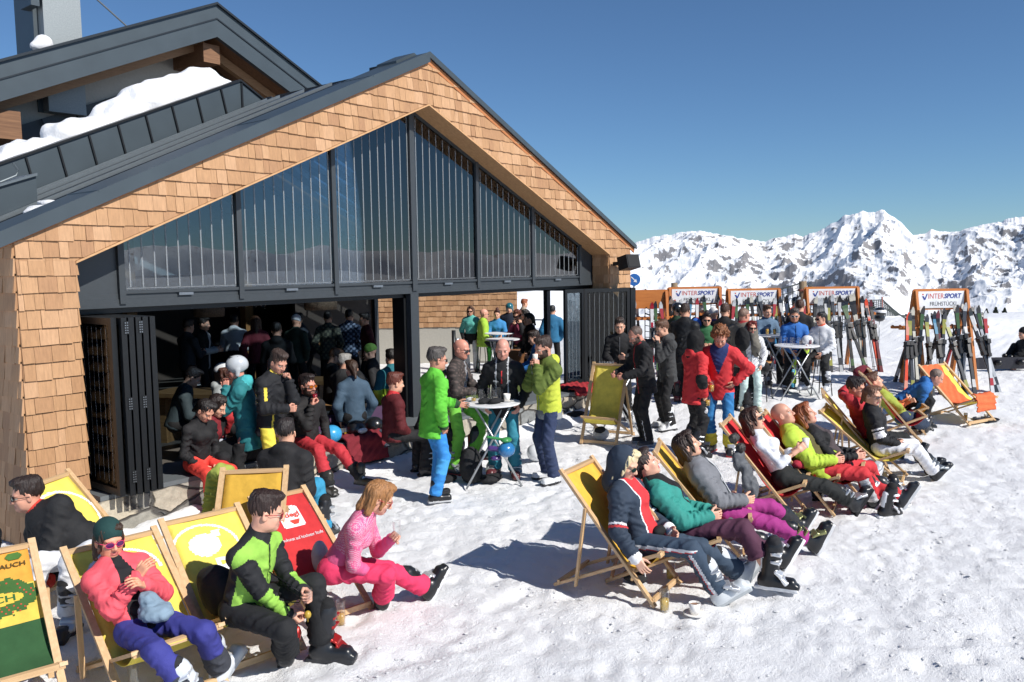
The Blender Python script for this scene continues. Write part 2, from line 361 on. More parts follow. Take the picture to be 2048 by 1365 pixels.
def stamp(cx, cy, a, L, W, dep):
    i0, i1 = np.searchsorted(gx, (cx-L*1.5, cx+L*1.5)); j0, j1 = np.searchsorted(gy, (cy-L*1.5, cy+L*1.5))
    if i1-i0 < 3 or j1-j0 < 3: return
    dx = X[i0:i1, j0:j1]-cx; dy = Y[i0:i1, j0:j1]-cy; u = dx*math.cos(a)+dy*math.sin(a); v = -dx*math.sin(a)+dy*math.cos(a); q = np.sqrt((u/L)**2+(v/W)**2)
    Z[i0:i1, j0:j1] += -dep*np.clip(1.25-q, 0, 1)*np.clip((1.25-q)*4, 0, 1)+dep*.5*np.exp(-((q-1.35)/.25)**2)
for w in range(90):   # walking tracks of heavy boots
    d0, l0 = 3.5+15*fpr.random(), 0; l0 = (fpr.random()*1.4-.62)*d0; x0 = CPOS[0]+cF[0]*d0+cR0[0]*l0; y0 = CPOS[1]+cF[1]*d0+cR0[1]*l0; a = fpr.random()*6.28
    for k in range(12):
        a += fpr.normal(0, .12); x0 += .62*math.cos(a); y0 += .62*math.sin(a); s = .11 if k % 2 else -.11
        if y0 > -.6 and x0 < 12: break
        stamp(x0-math.sin(a)*s, y0+math.cos(a)*s, a+fpr.normal(0, .15), .16, .065, .006+.010*fpr.random())
nx, ny = X.shape; Vg = np.stack([X, Y, Z], -1).reshape(-1, 3)
ii = (np.arange(nx-1)[:, None]*ny+np.arange(ny-1)[None, :]).ravel(); Fg = np.stack([ii, ii+ny, ii+ny+1, ii+1], 1)
tag(link_mesh('snow_ground', Vg, Fg, [SNOW]), kind='structure')
def GG(px, py):
    z = 0.0
    for _ in range(8): p = G(px, py, z); z = .5*z+.5*gz(p[0], p[1])
    return np.array([p[0], p[1], gz(p[0], p[1])])
def gz(x, y): return float(ground_h(np.array([float(x)]), np.array([float(y)]))[0])
# ------------------------------------------------------------------ mountains: real relief two to four kilometres away
def mountain_mat():
    t = NT('alpine_rock_and_snow'); g = t.n('ShaderNodeNewGeometry'); sp = t.n('ShaderNodeSeparateXYZ'); t.l(g.outputs['Normal'], sp.inputs[0])
    tc = t.n('ShaderNodeTexCoord')
    def nz(scale, d, sc=(1, 1, 1)):
        mp = t.n('ShaderNodeMapping'); mp.inputs['Scale'].default_value = sc; t.l(tc.outputs['Object'], mp.inputs[0])
        n = t.n('ShaderNodeTexNoise', i_Scale=scale, i_Detail=d, i_Roughness=.72); t.l(mp.outputs[0], n.inputs['Vector']); return n
    a = nz(.0024, 9, (1, 1, 1.3)); b = nz(.032, 10, (1, 1, .6))
    m1 = t.n('ShaderNodeMath', operation='MULTIPLY_ADD'); m1.inputs[1].default_value = -1.05; m1.inputs[2].default_value = .93; t.l(sp.outputs[2], m1.inputs[0])
    m2 = t.n('ShaderNodeMath', operation='MULTIPLY_ADD'); m2.inputs[1].default_value = 2.6; t.l(a.outputs[0], m2.inputs[0]); t.l(m1.outputs[0], m2.inputs[2])
    m3 = t.n('ShaderNodeMath', operation='MULTIPLY_ADD'); m3.inputs[1].default_value = 2.3; t.l(b.outputs[0], m3.inputs[0]); t.l(m2.outputs[0], m3.inputs[2])
    r = t.ramp(m3.outputs[0], [(.0, (0, 0, 0, 1)), (1, (1, 1, 1, 1))]); r.color_ramp.elements[0].position = .0
    pz = t.n('ShaderNodeSeparateXYZ'); t.l(g.outputs['Position'], pz.inputs[0]); zr = t.n('ShaderNodeMapRange'); zr.inputs['From Min'].default_value = -190; zr.inputs['From Max'].default_value = -70; zr.inputs['To Min'].default_value = -.32; zr.inputs['To Max'].default_value = 0; t.l(pz.outputs[2], zr.inputs[0]); m4 = t.n('ShaderNodeMath', operation='ADD'); t.l(m3.outputs[0], m4.inputs[0]); t.l(zr.outputs[0], m4.inputs[1]); m3 = m4
    th = t.n('ShaderNodeMapRange'); th.inputs['From Min'].default_value = 2.83; th.inputs['From Max'].default_value = 2.92; t.l(m3.outputs[0], th.inputs[0])
    rc = t.ramp(b.outputs[0], [(.3, (.14, .14, .155, 1)), (.7, (.27, .26, .26, 1))])
    mx = t.n('ShaderNodeMix', data_type='RGBA'); t.l(th.outputs[0], mx.inputs[0]); mx.inputs[6].default_value = (.82, .835, .86, 1); t.l(rc.outputs[0], mx.inputs[7])
    t.l(mx.outputs[2], t.b.inputs['Base Color']); t.set(Roughness=.8)
    t.bump(b.outputs[0], .4, 7); return t.m
sky_px = [(1100, 500), (1262, 490), (1290, 478), (1350, 468), (1400, 462), (1440, 470), (1480, 478), (1530, 483), (1560, 474), (1590, 469), (1605, 474), (1650, 456), (1690, 432), (1725, 422), (1750, 424), (1768, 421), (1800, 445), (1826, 470), (1850, 468), (1862, 461), (1885, 466), (1920, 463), (1950, 455), (1985, 445), (2020, 438), (2048, 432), (2300, 415)]
def px_dir(px, py):
    v = ray(px, py); h = math.hypot(v[0], v[1]); return math.atan2(v[1], v[0]), v[2]/h
_b = []; _e = []
for q in sky_px: b_, e_ = px_dir(*q); _b.append(b_); _e.append(e_)
_b = np.array(_b); _e = np.array(_e); o_ = np.argsort(_b); _b = _b[o_]; _e = _e[o_]
def terrain(b0, b1, nb, radii, prof, jitf=None):
    B = np.linspace(b0, b1, nb); Rr = np.array(radii); BB, RR = np.meshgrid(B, Rr, indexing='ij')
    X = CPOS[0]+RR*np.cos(BB); Y = CPOS[1]+RR*np.sin(BB); Rpk = 3000.
    S = np.clip((RR-1250)/(Rpk-1250), 0, 1); E = prof(BB)+(jitf(BB)*S**14 if jitf is not None else 0); top = E*Rpk+2.75
    low = -250.0
    S2 = np.clip((RR-2250)/(Rpk-2250), 0, 1); S1 = np.clip((RR-1200)/(2350-1200), 0, 1)
    warp = (fbm(X*.0016, Y*.0016, 3, 70)-.5)*.5; Sw = np.clip(S2+warp*S2*(1-S2)*2.4, 0, 1)
    Z = low+(top-low)*(.30*S1+.70*Sw)
    rid = fbm(X*.0024+1.6*fbm(X*.0015, Y*.0015, 2, 78), Y*.0024, 5, 80, True); rid2 = fbm(X*.011+1.5*rid, Y*.011, 5, 90, True)
    env = np.clip(4*S2*(1-S2), 0, 1); e1 = np.clip(4*S1*(1-S1), 0, 1)*(1-S2)
    Z = Z+(rid-.42)*190*env+(rid-.5)*70*e1+(rid2-.45)*30*np.clip(env*1.3, 0, 1)+(fbm(X*.03, Y*.03, 4, 95)-.5)*6*np.clip(S2*6, 0, 1)*(1.02-S2)
    Z = np.where(RR > Rpk, top-(RR-Rpk)*.5, Z)
    Z = np.minimum(Z, 2.75+RR*(E+.0)-np.where(RR < Rpk, 6*(1-S), 0))
    n, m = X.shape; V = np.stack([X, Y, Z], -1).reshape(-1, 3); ii = (np.arange(n-1)[:, None]*m+np.arange(m-1)[None, :]).ravel()
    return V, np.stack([ii, ii+m, ii+m+1, ii+1], 1)
MTN = mountain_mat()
rad = list(np.arange(500, 1200, 70))+list(np.arange(1200, 2250, 15))+list(np.arange(2250, 3000, 3.2))+[3000, 3040, 3100, 3300, 3700]
bc = [px_dir(2200, 500)[0], px_dir(1150, 500)[0]]
jit = lambda BB: np.interp(BB, _b, _e)
V_, F_ = terrain(bc[0], bc[1], 1000, rad, jit, lambda BB: (fbm(BB*160, BB*0+1, 4, 99)-.5)*.0050)
tag(link_mesh('snowy_mountain_range', V_, F_[:, ::-1], [MTN]), kind='structure')
rad2 = list(np.arange(500, 3001, 90))+[3300, 3700]
V_, F_ = terrain(bc[1], bc[0]+2*PI, 320, rad2, lambda BB: -.005+.045*fbm(BB*3, BB*0, 4, 12))
tag(link_mesh('distant_mountain_ring', V_, F_[:, ::-1], [MTN]), kind='structure')

# loose crumbs of snow kicked up on the terrace
_t = np.array([(0, 0, .6), (1, 0, 0), (.3, .95, -.1), (-.8, .6, .1), (-.8, -.6, 0), (.3, -.95, .1)]); _f = np.array([(0, 1, 2), (0, 2, 3), (0, 3, 4), (0, 4, 5), (0, 5, 1)])
cr = np.random.default_rng(5); Nc = 15000; dd_ = 3.6+cr.random(Nc)**1.6*16; ll_ = (cr.random(Nc)*1.5-.68)*dd_
cx_ = CPOS[0]+cF[0]*dd_+cR0[0]*ll_; cy_ = CPOS[1]+cF[1]*dd_+cR0[1]*ll_; ok = (cy_ < -.4)|(cx_ > 12.2); cx_ = cx_[ok]; cy_ = cy_[ok]; dn_ = fbm(cx_*.9, cy_*.9, 3, 61); ok = dn_+cr.random(len(dn_))*.5 > .62; cx_ = cx_[ok]; cy_ = cy_[ok]
sz_ = .006+.020*cr.random(len(cx_))**2.5; an_ = cr.random(len(cx_))*6.28; cz_ = ground_h(cx_, cy_)
c_, s_ = np.cos(an_)[:, None], np.sin(an_)[:, None]; tx = _t[None, :, 0]*c_-_t[None, :, 1]*s_; ty = _t[None, :, 0]*s_+_t[None, :, 1]*c_
Vc = np.stack([cx_[:, None]+tx*sz_[:, None], cy_[:, None]+ty*sz_[:, None]*(.6+.6*cr.random(len(cx_)))[:, None], cz_[:, None]+_t[None, :, 2]*sz_[:, None]*.9], -1).reshape(-1, 3)
Fc = (_f[None]+(np.arange(len(cx_))*6)[:, None, None]).reshape(-1, 3); tag(link_mesh('snow_crumbs', Vc, Fc, [SNOW]), kind='stuff')
# ------------------------------------------------------------------ chalet
def shingle_mat():
    t = NT('larch_shingle'); g = t.n('ShaderNodeNewGeometry'); r = t.ramp(g.outputs['Random Per Island'], [(0, lin('a67d5a')), (.35, lin('b08760')), (.7, lin('bb926b')), (1, lin('c29a75'))])
    nz = t.noise(6, 6, .65, sc=(9, 9, .9)); rr = t.ramp(nz.outputs[0], [(.25, (.74, .72, .70, 1)), (.7, (1.06, 1.05, 1.04, 1))])
    mx = t.n('ShaderNodeMix', data_type='RGBA', blend_type='MULTIPLY'); mx.inputs[0].default_value = 1; t.l(r.outputs[0], mx.inputs[6]); t.l(rr.outputs[0], mx.inputs[7])
    t.l(mx.outputs[2], t.b.inputs['Base Color']); t.set(Roughness=.68); t.bump(nz.outputs[0], .45, .006); return t.m
SHG = shingle_mat()
GAPM = plain('shadow_gap_timber', '4a3322', .9)
METAL = plain('anthracite_sheet_metal', '404a50', .42, .12, .5, .10, scale=2)
METAL_D = plain('dark_window_frame', '3a3f43', .45, .1)
ROOFM = plain('roof_sheet_metal', '353b42', .3, .6)
SOFF = wood('spruce_soffit', 'b58a60', 'd0a578', 'X', .6, .6)
BEAMW = wood('weathered_beam', '6b4a33', '8a6547', 'X', .7, .5)
CREAM = plain('cream_render', 'b9b4aa', .85, bump=.1)
WGL = glass_mat('window_glass', (.62, .72, .80), .05)
LGL = glass_mat('window_glass', (.42, .47, .50), .0)
RGL = glass_mat('roof_glass', (.62, .70, .76), .1)
def _frit():
    t = NT('white_glass_print'); tr = t.n('ShaderNodeBsdfTransparent'); mx = t.n('ShaderNodeMixShader'); mx.inputs[0].default_value = .30; t.set(Roughness=.7); t.b.inputs['Base Color'].default_value = lin('a8afb4'); t.l(tr.outputs[0], mx.inputs[1]); t.l(t.b.outputs[0], mx.inputs[2]); t.l(mx.outputs[0], t.out.inputs[0]); return t.m
FRIT = _frit()
def clip_poly(P, poly):    # convex ccw clip
    out = P
    n = len(poly)
    for i in range(n):
        a, b = poly[i], poly[(i+1) % n]; ex, ey = b[0]-a[0], b[1]-a[1]; inp = out; out = []
        if not inp: return []
        for j in range(len(inp)):
            p, q = inp[j], inp[(j+1) % len(inp)]
            dp = ex*(p[1]-a[1])-ey*(p[0]-a[0]); dq = ex*(q[1]-a[1])-ey*(q[0]-a[0])
            if dp >= 0: out.append(p)
            if (dp >= 0) != (dq >= 0): t = dp/(dp-dq); out.append((p[0]+t*(q[0]-p[0]), p[1]+t*(q[1]-p[1])))
    return out
def shingles(O, U, W, N, polys, name, parent, row=.17, seed=1, wmin=.07, wmax=.19):
    rn = random.Random(seed); O, U, W, N = [np.array(a, float) for a in (O, U, W, N)]; mb = MB()
    us = [p[0] for q in polys for p in q]; vs_ = [p[1] for q in polys for p in q]; u0, u1, v0, v1 = min(us)-.1, max(us)+.1, min(vs_), max(vs_)
    v = v0; k = 0
    while v < v1:
        u = u0-rn.random()*.1; wob = rn.random()*6
        while u < u1:
            w = rn.uniform(wmin, wmax); vb = v+.006*math.sin(u*2+wob)+rn.uniform(-.006, .006); dep = rn.uniform(.024, .036)
            sk = rn.uniform(-.002, .002); rect = [(u+.0015, vb+sk), (u+w-.0015, vb-sk), (u+w-.0015, v+row+.02), (u+.0015, v+row+.02)]
            for poly in polys:
                c = clip_poly(rect, poly)
                if len(c) < 3: continue
                f = lambda p: dep+(.010-dep)*min(1, max(0, (p[1]-v)/row))
                tw = rn.uniform(-.03, .03)
                Vf = [O+U*p[0]+W*p[1]+N*(f(p)+(p[0]-u-w/2)*tw) for p in c]; Vb = [O+U*p[0]+W*p[1]-N*.002 for p in c]; n = len(c)
                mb.add(Vf+Vb, [tuple(range(n))]+[(i, i+n, (i+1) % n+n, (i+1) % n) for i in range(n)])
            u += w
        v += row; k += 1
    return mb.build(name, SHG, parent)
PX = 5.72; RZ = 5.77; EZ = 3.12; WX = 11.45; SL = (RZ-EZ)/PX; IL = 5.12; IZ0 = 2.86; IX0 = .56; IX1 = 10.66; GP = .40; SILL = .46; TZ = 2.35
zl = lambda x: EZ+SL*x if x < PX else EZ+SL*(WX-x)
isl = (IL-IZ0)/(PX-IX0)
zi = lambda x: IL-isl*abs(x-PX)
B = empty('chalet', (0, 0, 0), 0, 'mountain restaurant with shingled gable, glazed front and open folding doors', 'building')
def part(mb, name, mats, par=None, smooth=False): return mb.build(name, mats, par or B, smooth)
# structural gable wall behind the shingles (two mm behind) with piers
m = MB()
polyL = [(0, 0), (IX0, 0), (IX0, IZ0), (PX, IL), (PX, RZ), (0, EZ)]; polyR = [(IX1, 0), (WX, 0), (WX, EZ), (PX, RZ), (PX, IL), (IX1, zi(IX1))]
m.prism(polyL, .004, .36); m.prism(polyR, .004, .36)
wallg = part(m, 'gable_wall', GAPM)
fp = [[(0, 0), (IX0, 0), (IX0, IZ0), (0, IZ0)], [(0, IZ0), (IX0, IZ0), (PX, IL), (PX, RZ), (0, EZ)], [(PX, IL), (IX1, zi(IX1)), (WX, zi(IX1)-.0), (WX, EZ), (PX, RZ)], [(IX1, 0), (WX, 0), (WX, zi(IX1)), (IX1, zi(IX1))]]
shingles((0, 0, 0), (1, 0, 0), (0, 0, 1), (0, -1, 0), fp, 'front_shingles', B, seed=3)
shingles((0, 7, 0), (0, -1, 0), (0, 0, 1), (-1, 0, 0), [[(0, 0), (7, 0), (7, EZ-.1), (0, EZ-.1)]], 'side_shingles', B, seed=5)
shingles((IX1, 0.0, 0), (0, 1, 0), (0, 0, 1), (-1, 0, 0), [[(0, 0), (.36, 0), (.36, zi(IX1)), (0, zi(IX1))]], 'reveal_shingles', B, seed=6)
shingles((IX0, 0.36, 0), (0, -1, 0), (0, 0, 1), (1, 0, 0), [[(0, 0), (.36, 0), (.36, IZ0), (0, IZ0)]], 'reveal_shingles', B, seed=7)
m = MB().box((.01, .37, 0), (.2, 7, EZ-.12)); m.box((WX-.2, .37, 0), (WX-.01, 1.0, EZ-.12)); m.box((WX-.2, 7.5, 0), (WX-.01, 11, EZ-.12)); m.box((WX-.2, 1.0, 2.3), (WX-.01, 7.5, EZ-.12)); part(m, 'side_wall', GAPM)
# soffit boards under the gable band
for sgn in (-1, 1):
    x1 = IX0 if sgn < 0 else IX1; m = MB(); dx, dz = x1-PX, zi(x1)-IL
    Vq = [(PX, -.03, IL-.004), (x1, -.03, zi(x1)-.004), (x1, .42, zi(x1)-.004), (PX, .42, IL-.004)]
    m.add(Vq+[(a, b, c-.022) for a, b, c in Vq], [(0, 3, 2, 1), (4, 5, 6, 7), (0, 1, 5, 4), (1, 2, 6, 5), (2, 3, 7, 6), (3, 0, 4, 7)]); part(m, 'soffit', SOFF)
# front verge and roofs
VT = .13
def slope_slab(x0, x1, y0, y1, off, th, mb, mat=0, zf=None):
    zf = zf or zl; V = []
    for y in (y0, y1):
        for x in (x0, x1):
            for z in (zf(x)+off-th, zf(x)+off): V.append((x, y, z))
    return mb.add(V, [(0, 2, 3, 1), (4, 5, 7, 6), (0, 1, 5, 4), (2, 6, 7, 3), (1, 3, 7, 5), (0, 4, 6, 2)], mat)
m = MB(); slope_slab(-.16, PX, -.06, .62, .075, .075, m); slope_slab(PX, WX+.16, -.06, .62, .070, .06, m, zf=zl)
slope_slab(-.16, PX, -.075, -.06, .082, .15, m); slope_slab(PX, WX+.16, -.075, -.06, .082, .085, m)
for a in (.8, 2.9, 4.6): slope_slab(a, a+.012, -.079, .62, .086, .02, m)
part(m, 'verge_flashing', METAL)
m = MB(); slope_slab(-.14, PX, -.03, -.006, -.0, .085, m); slope_slab(PX, WX+.14, -.03, -.006, -.0, .085, m); part(m, 'verge_board', wood('larch_board', 'a9683c', 'bb7b4b', 'X'))
m = MB(); slope_slab(5.35, PX, .25, .66, .115, .04, m); slope_slab(PX, PX+.3, .25, .66, .115, .04, m); part(m, 'ridge_cap', METAL)
m = MB(); slope_slab(-.1, PX, .63, 11, -.10, .05, m)
for y in (.85, 1.05, 1.4, 1.6, 2.0, 2.15, 2.6, 2.75, 3.1, 3.3): slope_slab(.1, PX-.05-(y*.12), y, y+.05, -.03, .07, m)
for y in (.95, 1.5, 2.07, 2.68):
    for x in np.arange(.9, 5.5, .8): slope_slab(x, x+.04, y-.1, y+.1, -.055, .045, m)
part(m, 'left_roof', ROOFM)
m = MB()
for y in (.72, 1.2, 1.8, 2.4, 2.95, 3.25): slope_slab(.1, PX-.05-(y*.12), y, y+.045, .0, .05, m)
part(m, 'roof_rails', plain('zinc_rail', '8d9598', .3, .7))
m = MB(); m.box((PX-.08, .63, RZ-.2), (PX+.06, 3.5, RZ-.07)); m.box((PX-.3, .64, RZ-.26), (PX-.22, .9, RZ-.05)); part(m, 'ridge_rail', BLACK_AL)
m = MB()
for y in np.arange(.63, 7.2, .62):
    slope_slab(PX, WX, y, y+.30, -.05, .12, m)
for x in (6.4, 7.4, 8.4, 9.4, 10.4): slope_slab(x, x+.05, .63, 11, -.065, .03, m)
slope_slab(PX, WX, 7.0, 11, -.055, .03, m); part(m, 'roof_rafters', METAL_D)
m = MB(); slope_slab(PX+.02, WX, .64, 7.0, -.075, .012, m); part(m, 'roof_glazing', RGL)
# glazed gable
par_x = [1.21, 2.71, 4.21, 5.72, 7.2, 8.70, 10.2]
FR = MB(); gz0 = 2.50
for i, x in enumerate(par_x):
    w = .035 if i not in (3,) else .05
    FR.box((x-w, GP-.06, TZ+.04), (x+w, GP+.04, zi(x)-.03 if i in (0, 6) else zi(x)-.03))
FR.box((IX0+.01, GP-.035, TZ), (IX1-.01, GP+.12, TZ+.09)); FR.box((IX0+.01, GP-.02, TZ+.09), (IX1-.01, GP+.1, gz0))
for x0, x1 in zip(par_x[:-1], par_x[1:]):
    FR.box((x0+.035, GP-.045, gz0), (x1-.035, GP-.0, gz0+.035))
    a, b = (x0+.035, zi(x0+.035)), (x1-.035, zi(x1-.035))
    FR.add([(a[0], GP-.045, a[1]-.07), (b[0], GP-.045, b[1]-.07), (b[0], GP-.045, b[1]-.02), (a[0], GP-.045, a[1]-.02), (a[0], GP+.02, a[1]-.07), (b[0], GP+.02, b[1]-.07), (b[0], GP+.02, b[1]-.02), (a[0], GP+.02, a[1]-.02)], [(0, 1, 2, 3), (0, 4, 5, 1), (3, 2, 6, 7)])
# triangular end panels
for (x0, x1) in ((IX0+.01, 1.175), (10.235, IX1-.01)): FR.prism([(x0, gz0), (x1, gz0), (x1, zi(x1)-.02), (x0, zi(x0)-.02)], GP-.012, GP+.03)
part(FR, 'window_frame', METAL_D)
for x0, x1 in zip(par_x[:-1], par_x[1:]):
    m = MB(); a, b = x0+.036, x1-.036
    m.prism([(a, gz0+.036), (b, gz0+.036), (b, zi(b)-.071), (a, zi(a)-.071)], GP-.022, GP-.018)
    k = a+.07
    while k < b-.03:
        zt_ = zi(k)-.11; m.box((k-.0085, GP-.0262, gz0+.07), (k+.0085, GP-.0242, zt_), 1); k += .1475
    m.box((a+.02, GP-.026, gz0+.055), (b-.02, GP-.0242, gz0+.062), 1)
    part(m, 'window_pane', [WGL, FRIT])
    part(MB().box(((a+b)/2-.09, GP-.062, TZ+.115), ((a+b)/2+.09, GP-.022, TZ+.145)).box(((a+b)/2-.07, GP-.066, TZ+.122), ((a+b)/2-.05, GP-.062, TZ+.138), 0), 'hinge', plain('brushed_steel', '8a8f94', .35, .8))
# centre post
m = MB(); m.box((5.62, GP-.05, SILL-.02), (5.79, GP+.05, TZ+.0)); m.box((5.57, GP+.05, SILL-.02), (5.61, GP+.30, TZ-.01), 1); m.box((5.80, GP+.05, SILL-.02), (5.86, GP+.34, TZ-.01), 1); part(m, 'centre_post', [METAL_D, BLACK_AL])
m = MB(); m.box((IX0+.01, GP+.05, TZ-.06), (IX1-.01, GP+.2, TZ-.002)); part(m, 'door_track', BLACK_AL)
m = MB(); m.box((IX0+.01, -.225, SILL-.05), (5.6, .62, SILL)); m.box((5.6, -.225, SILL-.05), (IX1-.01, .62, SILL)); part(m, 'sill_slab', plain('grey_stone_sill', '5f6467', .6, bump=.1))
# folded door leaves, left stack: leaves stand square to the facade
def leaf(name, p0, p1, parent, stripes=True, th=.055, glass=True):
    p0 = np.array(p0+(0,), float); p1 = np.array(p1+(0,), float); L = np.linalg.norm(p1-p0); d = (p1-p0)/L; n = np.array([-d[1], d[0], 0]); z0, z1 = SILL+.015, TZ-.065
    e = empty(name, p0, math.atan2(d[1], d[0])); e.parent = parent
    fr = MB(); s = .06
    fr.box((0, -th/2, z0), (s, th/2, z1)); fr.box((L-s, -th/2, z0), (L, th/2, z1)); fr.box((s, -th/2, z0), (L-s, th/2, z0+.07)); fr.box((s, -th/2, z1-.07), (L-s, th/2, z1))
    fr.build('leaf_frame', BLACK_AL, e)
    g = MB().box((s, -.004, z0+.07), (L-s, .004, z1-.07))
    if stripes:
        k = s+.06
        while k < L-s-.02: g.box((k-.003, -.0062, z0+.12), (k+.003, -.0045, z1-.1), 1); k += .1
    g.build('leaf_glass', [LGL, FRIT], e); return e
for i in range(6): leaf('folding_door', (.70+i*.075, .34), (.70+i*.075, -.50 if i else -.44), B, i == 0)
for i in (1, 3):
    for z in (.6, 1.35, 2.12):
        m = MB(); m.box((.70+i*.075+.0, -.505, z), (.70+i*.075+.045, -.501, z+.13), 1)
        for k in range(5): m.box((.70+i*.075+.006, -.509, z+.008+k*.025), (.70+i*.075+.018, -.504, z+k*.025+.018)); m.box((.70+i*.075+.027, -.509, z+.008+k*.025), (.70+i*.075+.039, -.504, z+k*.025+.018))
        part(m, 'leaf_hinge', [plain('brushed_steel', '8a8f94', .35, .8), BLACK_AL])
# right leaves: partly open zigzag
leaf('folding_door', (9.66, .36), (10.17, .28), B); leaf('folding_door', (10.19, .27), (10.98, -.27), B)
for i in range(3): leaf('folding_door', (11.02+i*.06, -.30), (11.12+i*.05, .26), B, False)
# stone plinth
def stone_mat():
    t = NT('rubble_stone'); tc = t.n('ShaderNodeTexCoord'); mp = t.n('ShaderNodeMapping'); mp.inputs['Scale'].default_value = (3.2, 3.2, 6.5); t.l(tc.outputs['Object'], mp.inputs[0])
    nz = t.n('ShaderNodeTexNoise', i_Scale=1.4, i_Detail=3); t.l(mp.outputs[0], nz.inputs['Vector']); mx = t.n('ShaderNodeMix', data_type='RGBA'); mx.inputs[0].default_value = .25; t.l(mp.outputs[0], mx.inputs[6]); t.l(nz.outputs['Color'], mx.inputs[7])
    v = t.n('ShaderNodeTexVoronoi', i_Scale=1.0); t.l(mx.outputs[2], v.inputs['Vector']); ve = t.n('ShaderNodeTexVoronoi', feature='DISTANCE_TO_EDGE', i_Scale=1.0); t.l(mx.outputs[2], ve.inputs['Vector'])
    sp = t.n('ShaderNodeSeparateColor'); t.l(v.outputs['Color'], sp.inputs[0]); r = t.ramp(sp.outputs[0], [(0, lin('77746f')), (.3, lin('99968c')), (.6, lin('b5aa98')), (.85, lin('7f8486')), (1, lin('c9bda6'))])
    n2 = t.noise(14, 6, .7); r2 = t.ramp(n2.outputs[0], [(.3, (.7, .7, .7, 1)), (.75, (1.15, 1.15, 1.15, 1))]); m2 = t.n('ShaderNodeMix', data_type='RGBA', blend_type='MULTIPLY'); m2.inputs[0].default_value = 1; t.l(r.outputs[0], m2.inputs[6]); t.l(r2.outputs[0], m2.inputs[7])
    e = t.ramp(ve.outputs['Distance'], [(.02, (.0, .0, .0, 1)), (.07, (1, 1, 1, 1))]); m3 = t.n('ShaderNodeMix', data_type='RGBA'); t.l(e.outputs[0], m3.inputs[0]); m3.inputs[6].default_value = lin('4a4744'); t.l(m2.outputs[2], m3.inputs[7])
    t.l(m3.outputs[2], t.b.inputs['Base Color']); t.set(Roughness=.85)
    ad = t.n('ShaderNodeMath', operation='MULTIPLY_ADD'); ad.inputs[1].default_value = .4; t.l(n2.outputs[0], ad.inputs[0]); t.l(e.outputs[0], ad.inputs[2]); t.bump(ad.outputs[0], 1, .04); return t.m
STONE = stone_mat()
sx = axis([(.5, 10.7, .03)]); sz = axis([(-.1, SILL-.052, .03)]); SX, SZ = np.meshgrid(sx, sz, indexing='ij')
SY = -.185-.06*fbm(SX*3.2, SZ*6.5, 2, 8)-.03*fbm(SX*14, SZ*14, 3, 18); n_, m_ = SX.shape; Vp = np.stack([SX, SY, SZ], -1).reshape(-1, 3); ii = (np.arange(n_-1)[:, None]*m_+np.arange(m_-1)[None, :]).ravel()
o = link_mesh('stone_plinth', Vp, np.stack([ii, ii+m_, ii+m_+1, ii+1], 1), [STONE], B, smooth=True)
part(MB().box((.5, -.17, -.1), (10.7, .35, SILL-.071)), 'plinth_core', GAPM)
# ---- interior
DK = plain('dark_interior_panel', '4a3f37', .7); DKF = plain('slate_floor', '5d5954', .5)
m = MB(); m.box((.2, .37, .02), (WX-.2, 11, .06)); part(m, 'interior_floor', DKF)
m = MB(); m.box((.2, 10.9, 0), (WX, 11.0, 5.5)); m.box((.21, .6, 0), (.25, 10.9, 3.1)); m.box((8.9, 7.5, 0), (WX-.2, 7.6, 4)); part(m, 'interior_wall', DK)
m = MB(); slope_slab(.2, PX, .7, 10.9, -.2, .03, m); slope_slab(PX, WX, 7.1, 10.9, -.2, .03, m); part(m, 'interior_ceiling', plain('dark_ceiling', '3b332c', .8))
ITB = wood('interior_timber', '8a6238', 'a97d4c', 'Z')
for x in (2.6, 5.7, 8.6): part(MB().beam((x, 9.0, 0), (x, 9.0, zl(x)-.25), .22, .22), 'interior_post', ITB)
for y in (3.2, 6.2, 9.2):
    part(MB().beam((.3, y, zl(.3)-.35), (PX, y, RZ-.35), .14, .26), 'interior_beam', ITB); part(MB().beam((PX, y, RZ-.35), (WX-.3, y, zl(.3)-.35), .14, .26), 'interior_beam', ITB)
# ---- parapet gable behind the front roof
YP = 3.45
p_t0, p_t1, p_t2 = GY(-220, 406, YP), GY(480, 163, YP), GY(560, 228, YP)
m = MB()
def band(pa, pb, h, y0, y1, mb, mat=0, top=0.0):
    V = [(pa[0], y0, pa[2]-h), (pb[0], y0, pb[2]-h), (pb[0], y0, pb[2]+top), (pa[0], y0, pa[2]+top)]; V += [(a, y1, c) for a, b, c in V]
    mb.add(V, [(0, 1, 2, 3), (7, 6, 5, 4), (0, 4, 5, 1), (3, 2, 6, 7), (0, 3, 7, 4), (1, 5, 6, 2)], mat)
band(p_t0, p_t1, .56, YP, YP+.3, m); band(p_t1, p_t2, .56, YP, YP+.3, m)
part(m, 'parapet', METAL)
m = MB(); up = np.array([0, 0, .03]); band(p_t0+up, p_t1+up, .035, YP-.03, YP+.34, m); band(p_t1+up, p_t2+up, .035, YP-.03, YP+.34, m)
dd = (p_t1-p_t0); 
for f_ in np.linspace(.06, .93, 11):
    c = p_t0+dd*f_; sh = -.0
    m.beam(c+np.array([-.02, -.012, -.03]), c+np.array([.10, -.012, -.56]), .03, .024)
m.beam(p_t1+np.array([.02, -.012, -.03]), p_t1+np.array([.02, -.012, -.56]), .03, .024); part(m, 'parapet_coping', BLACK_AL)
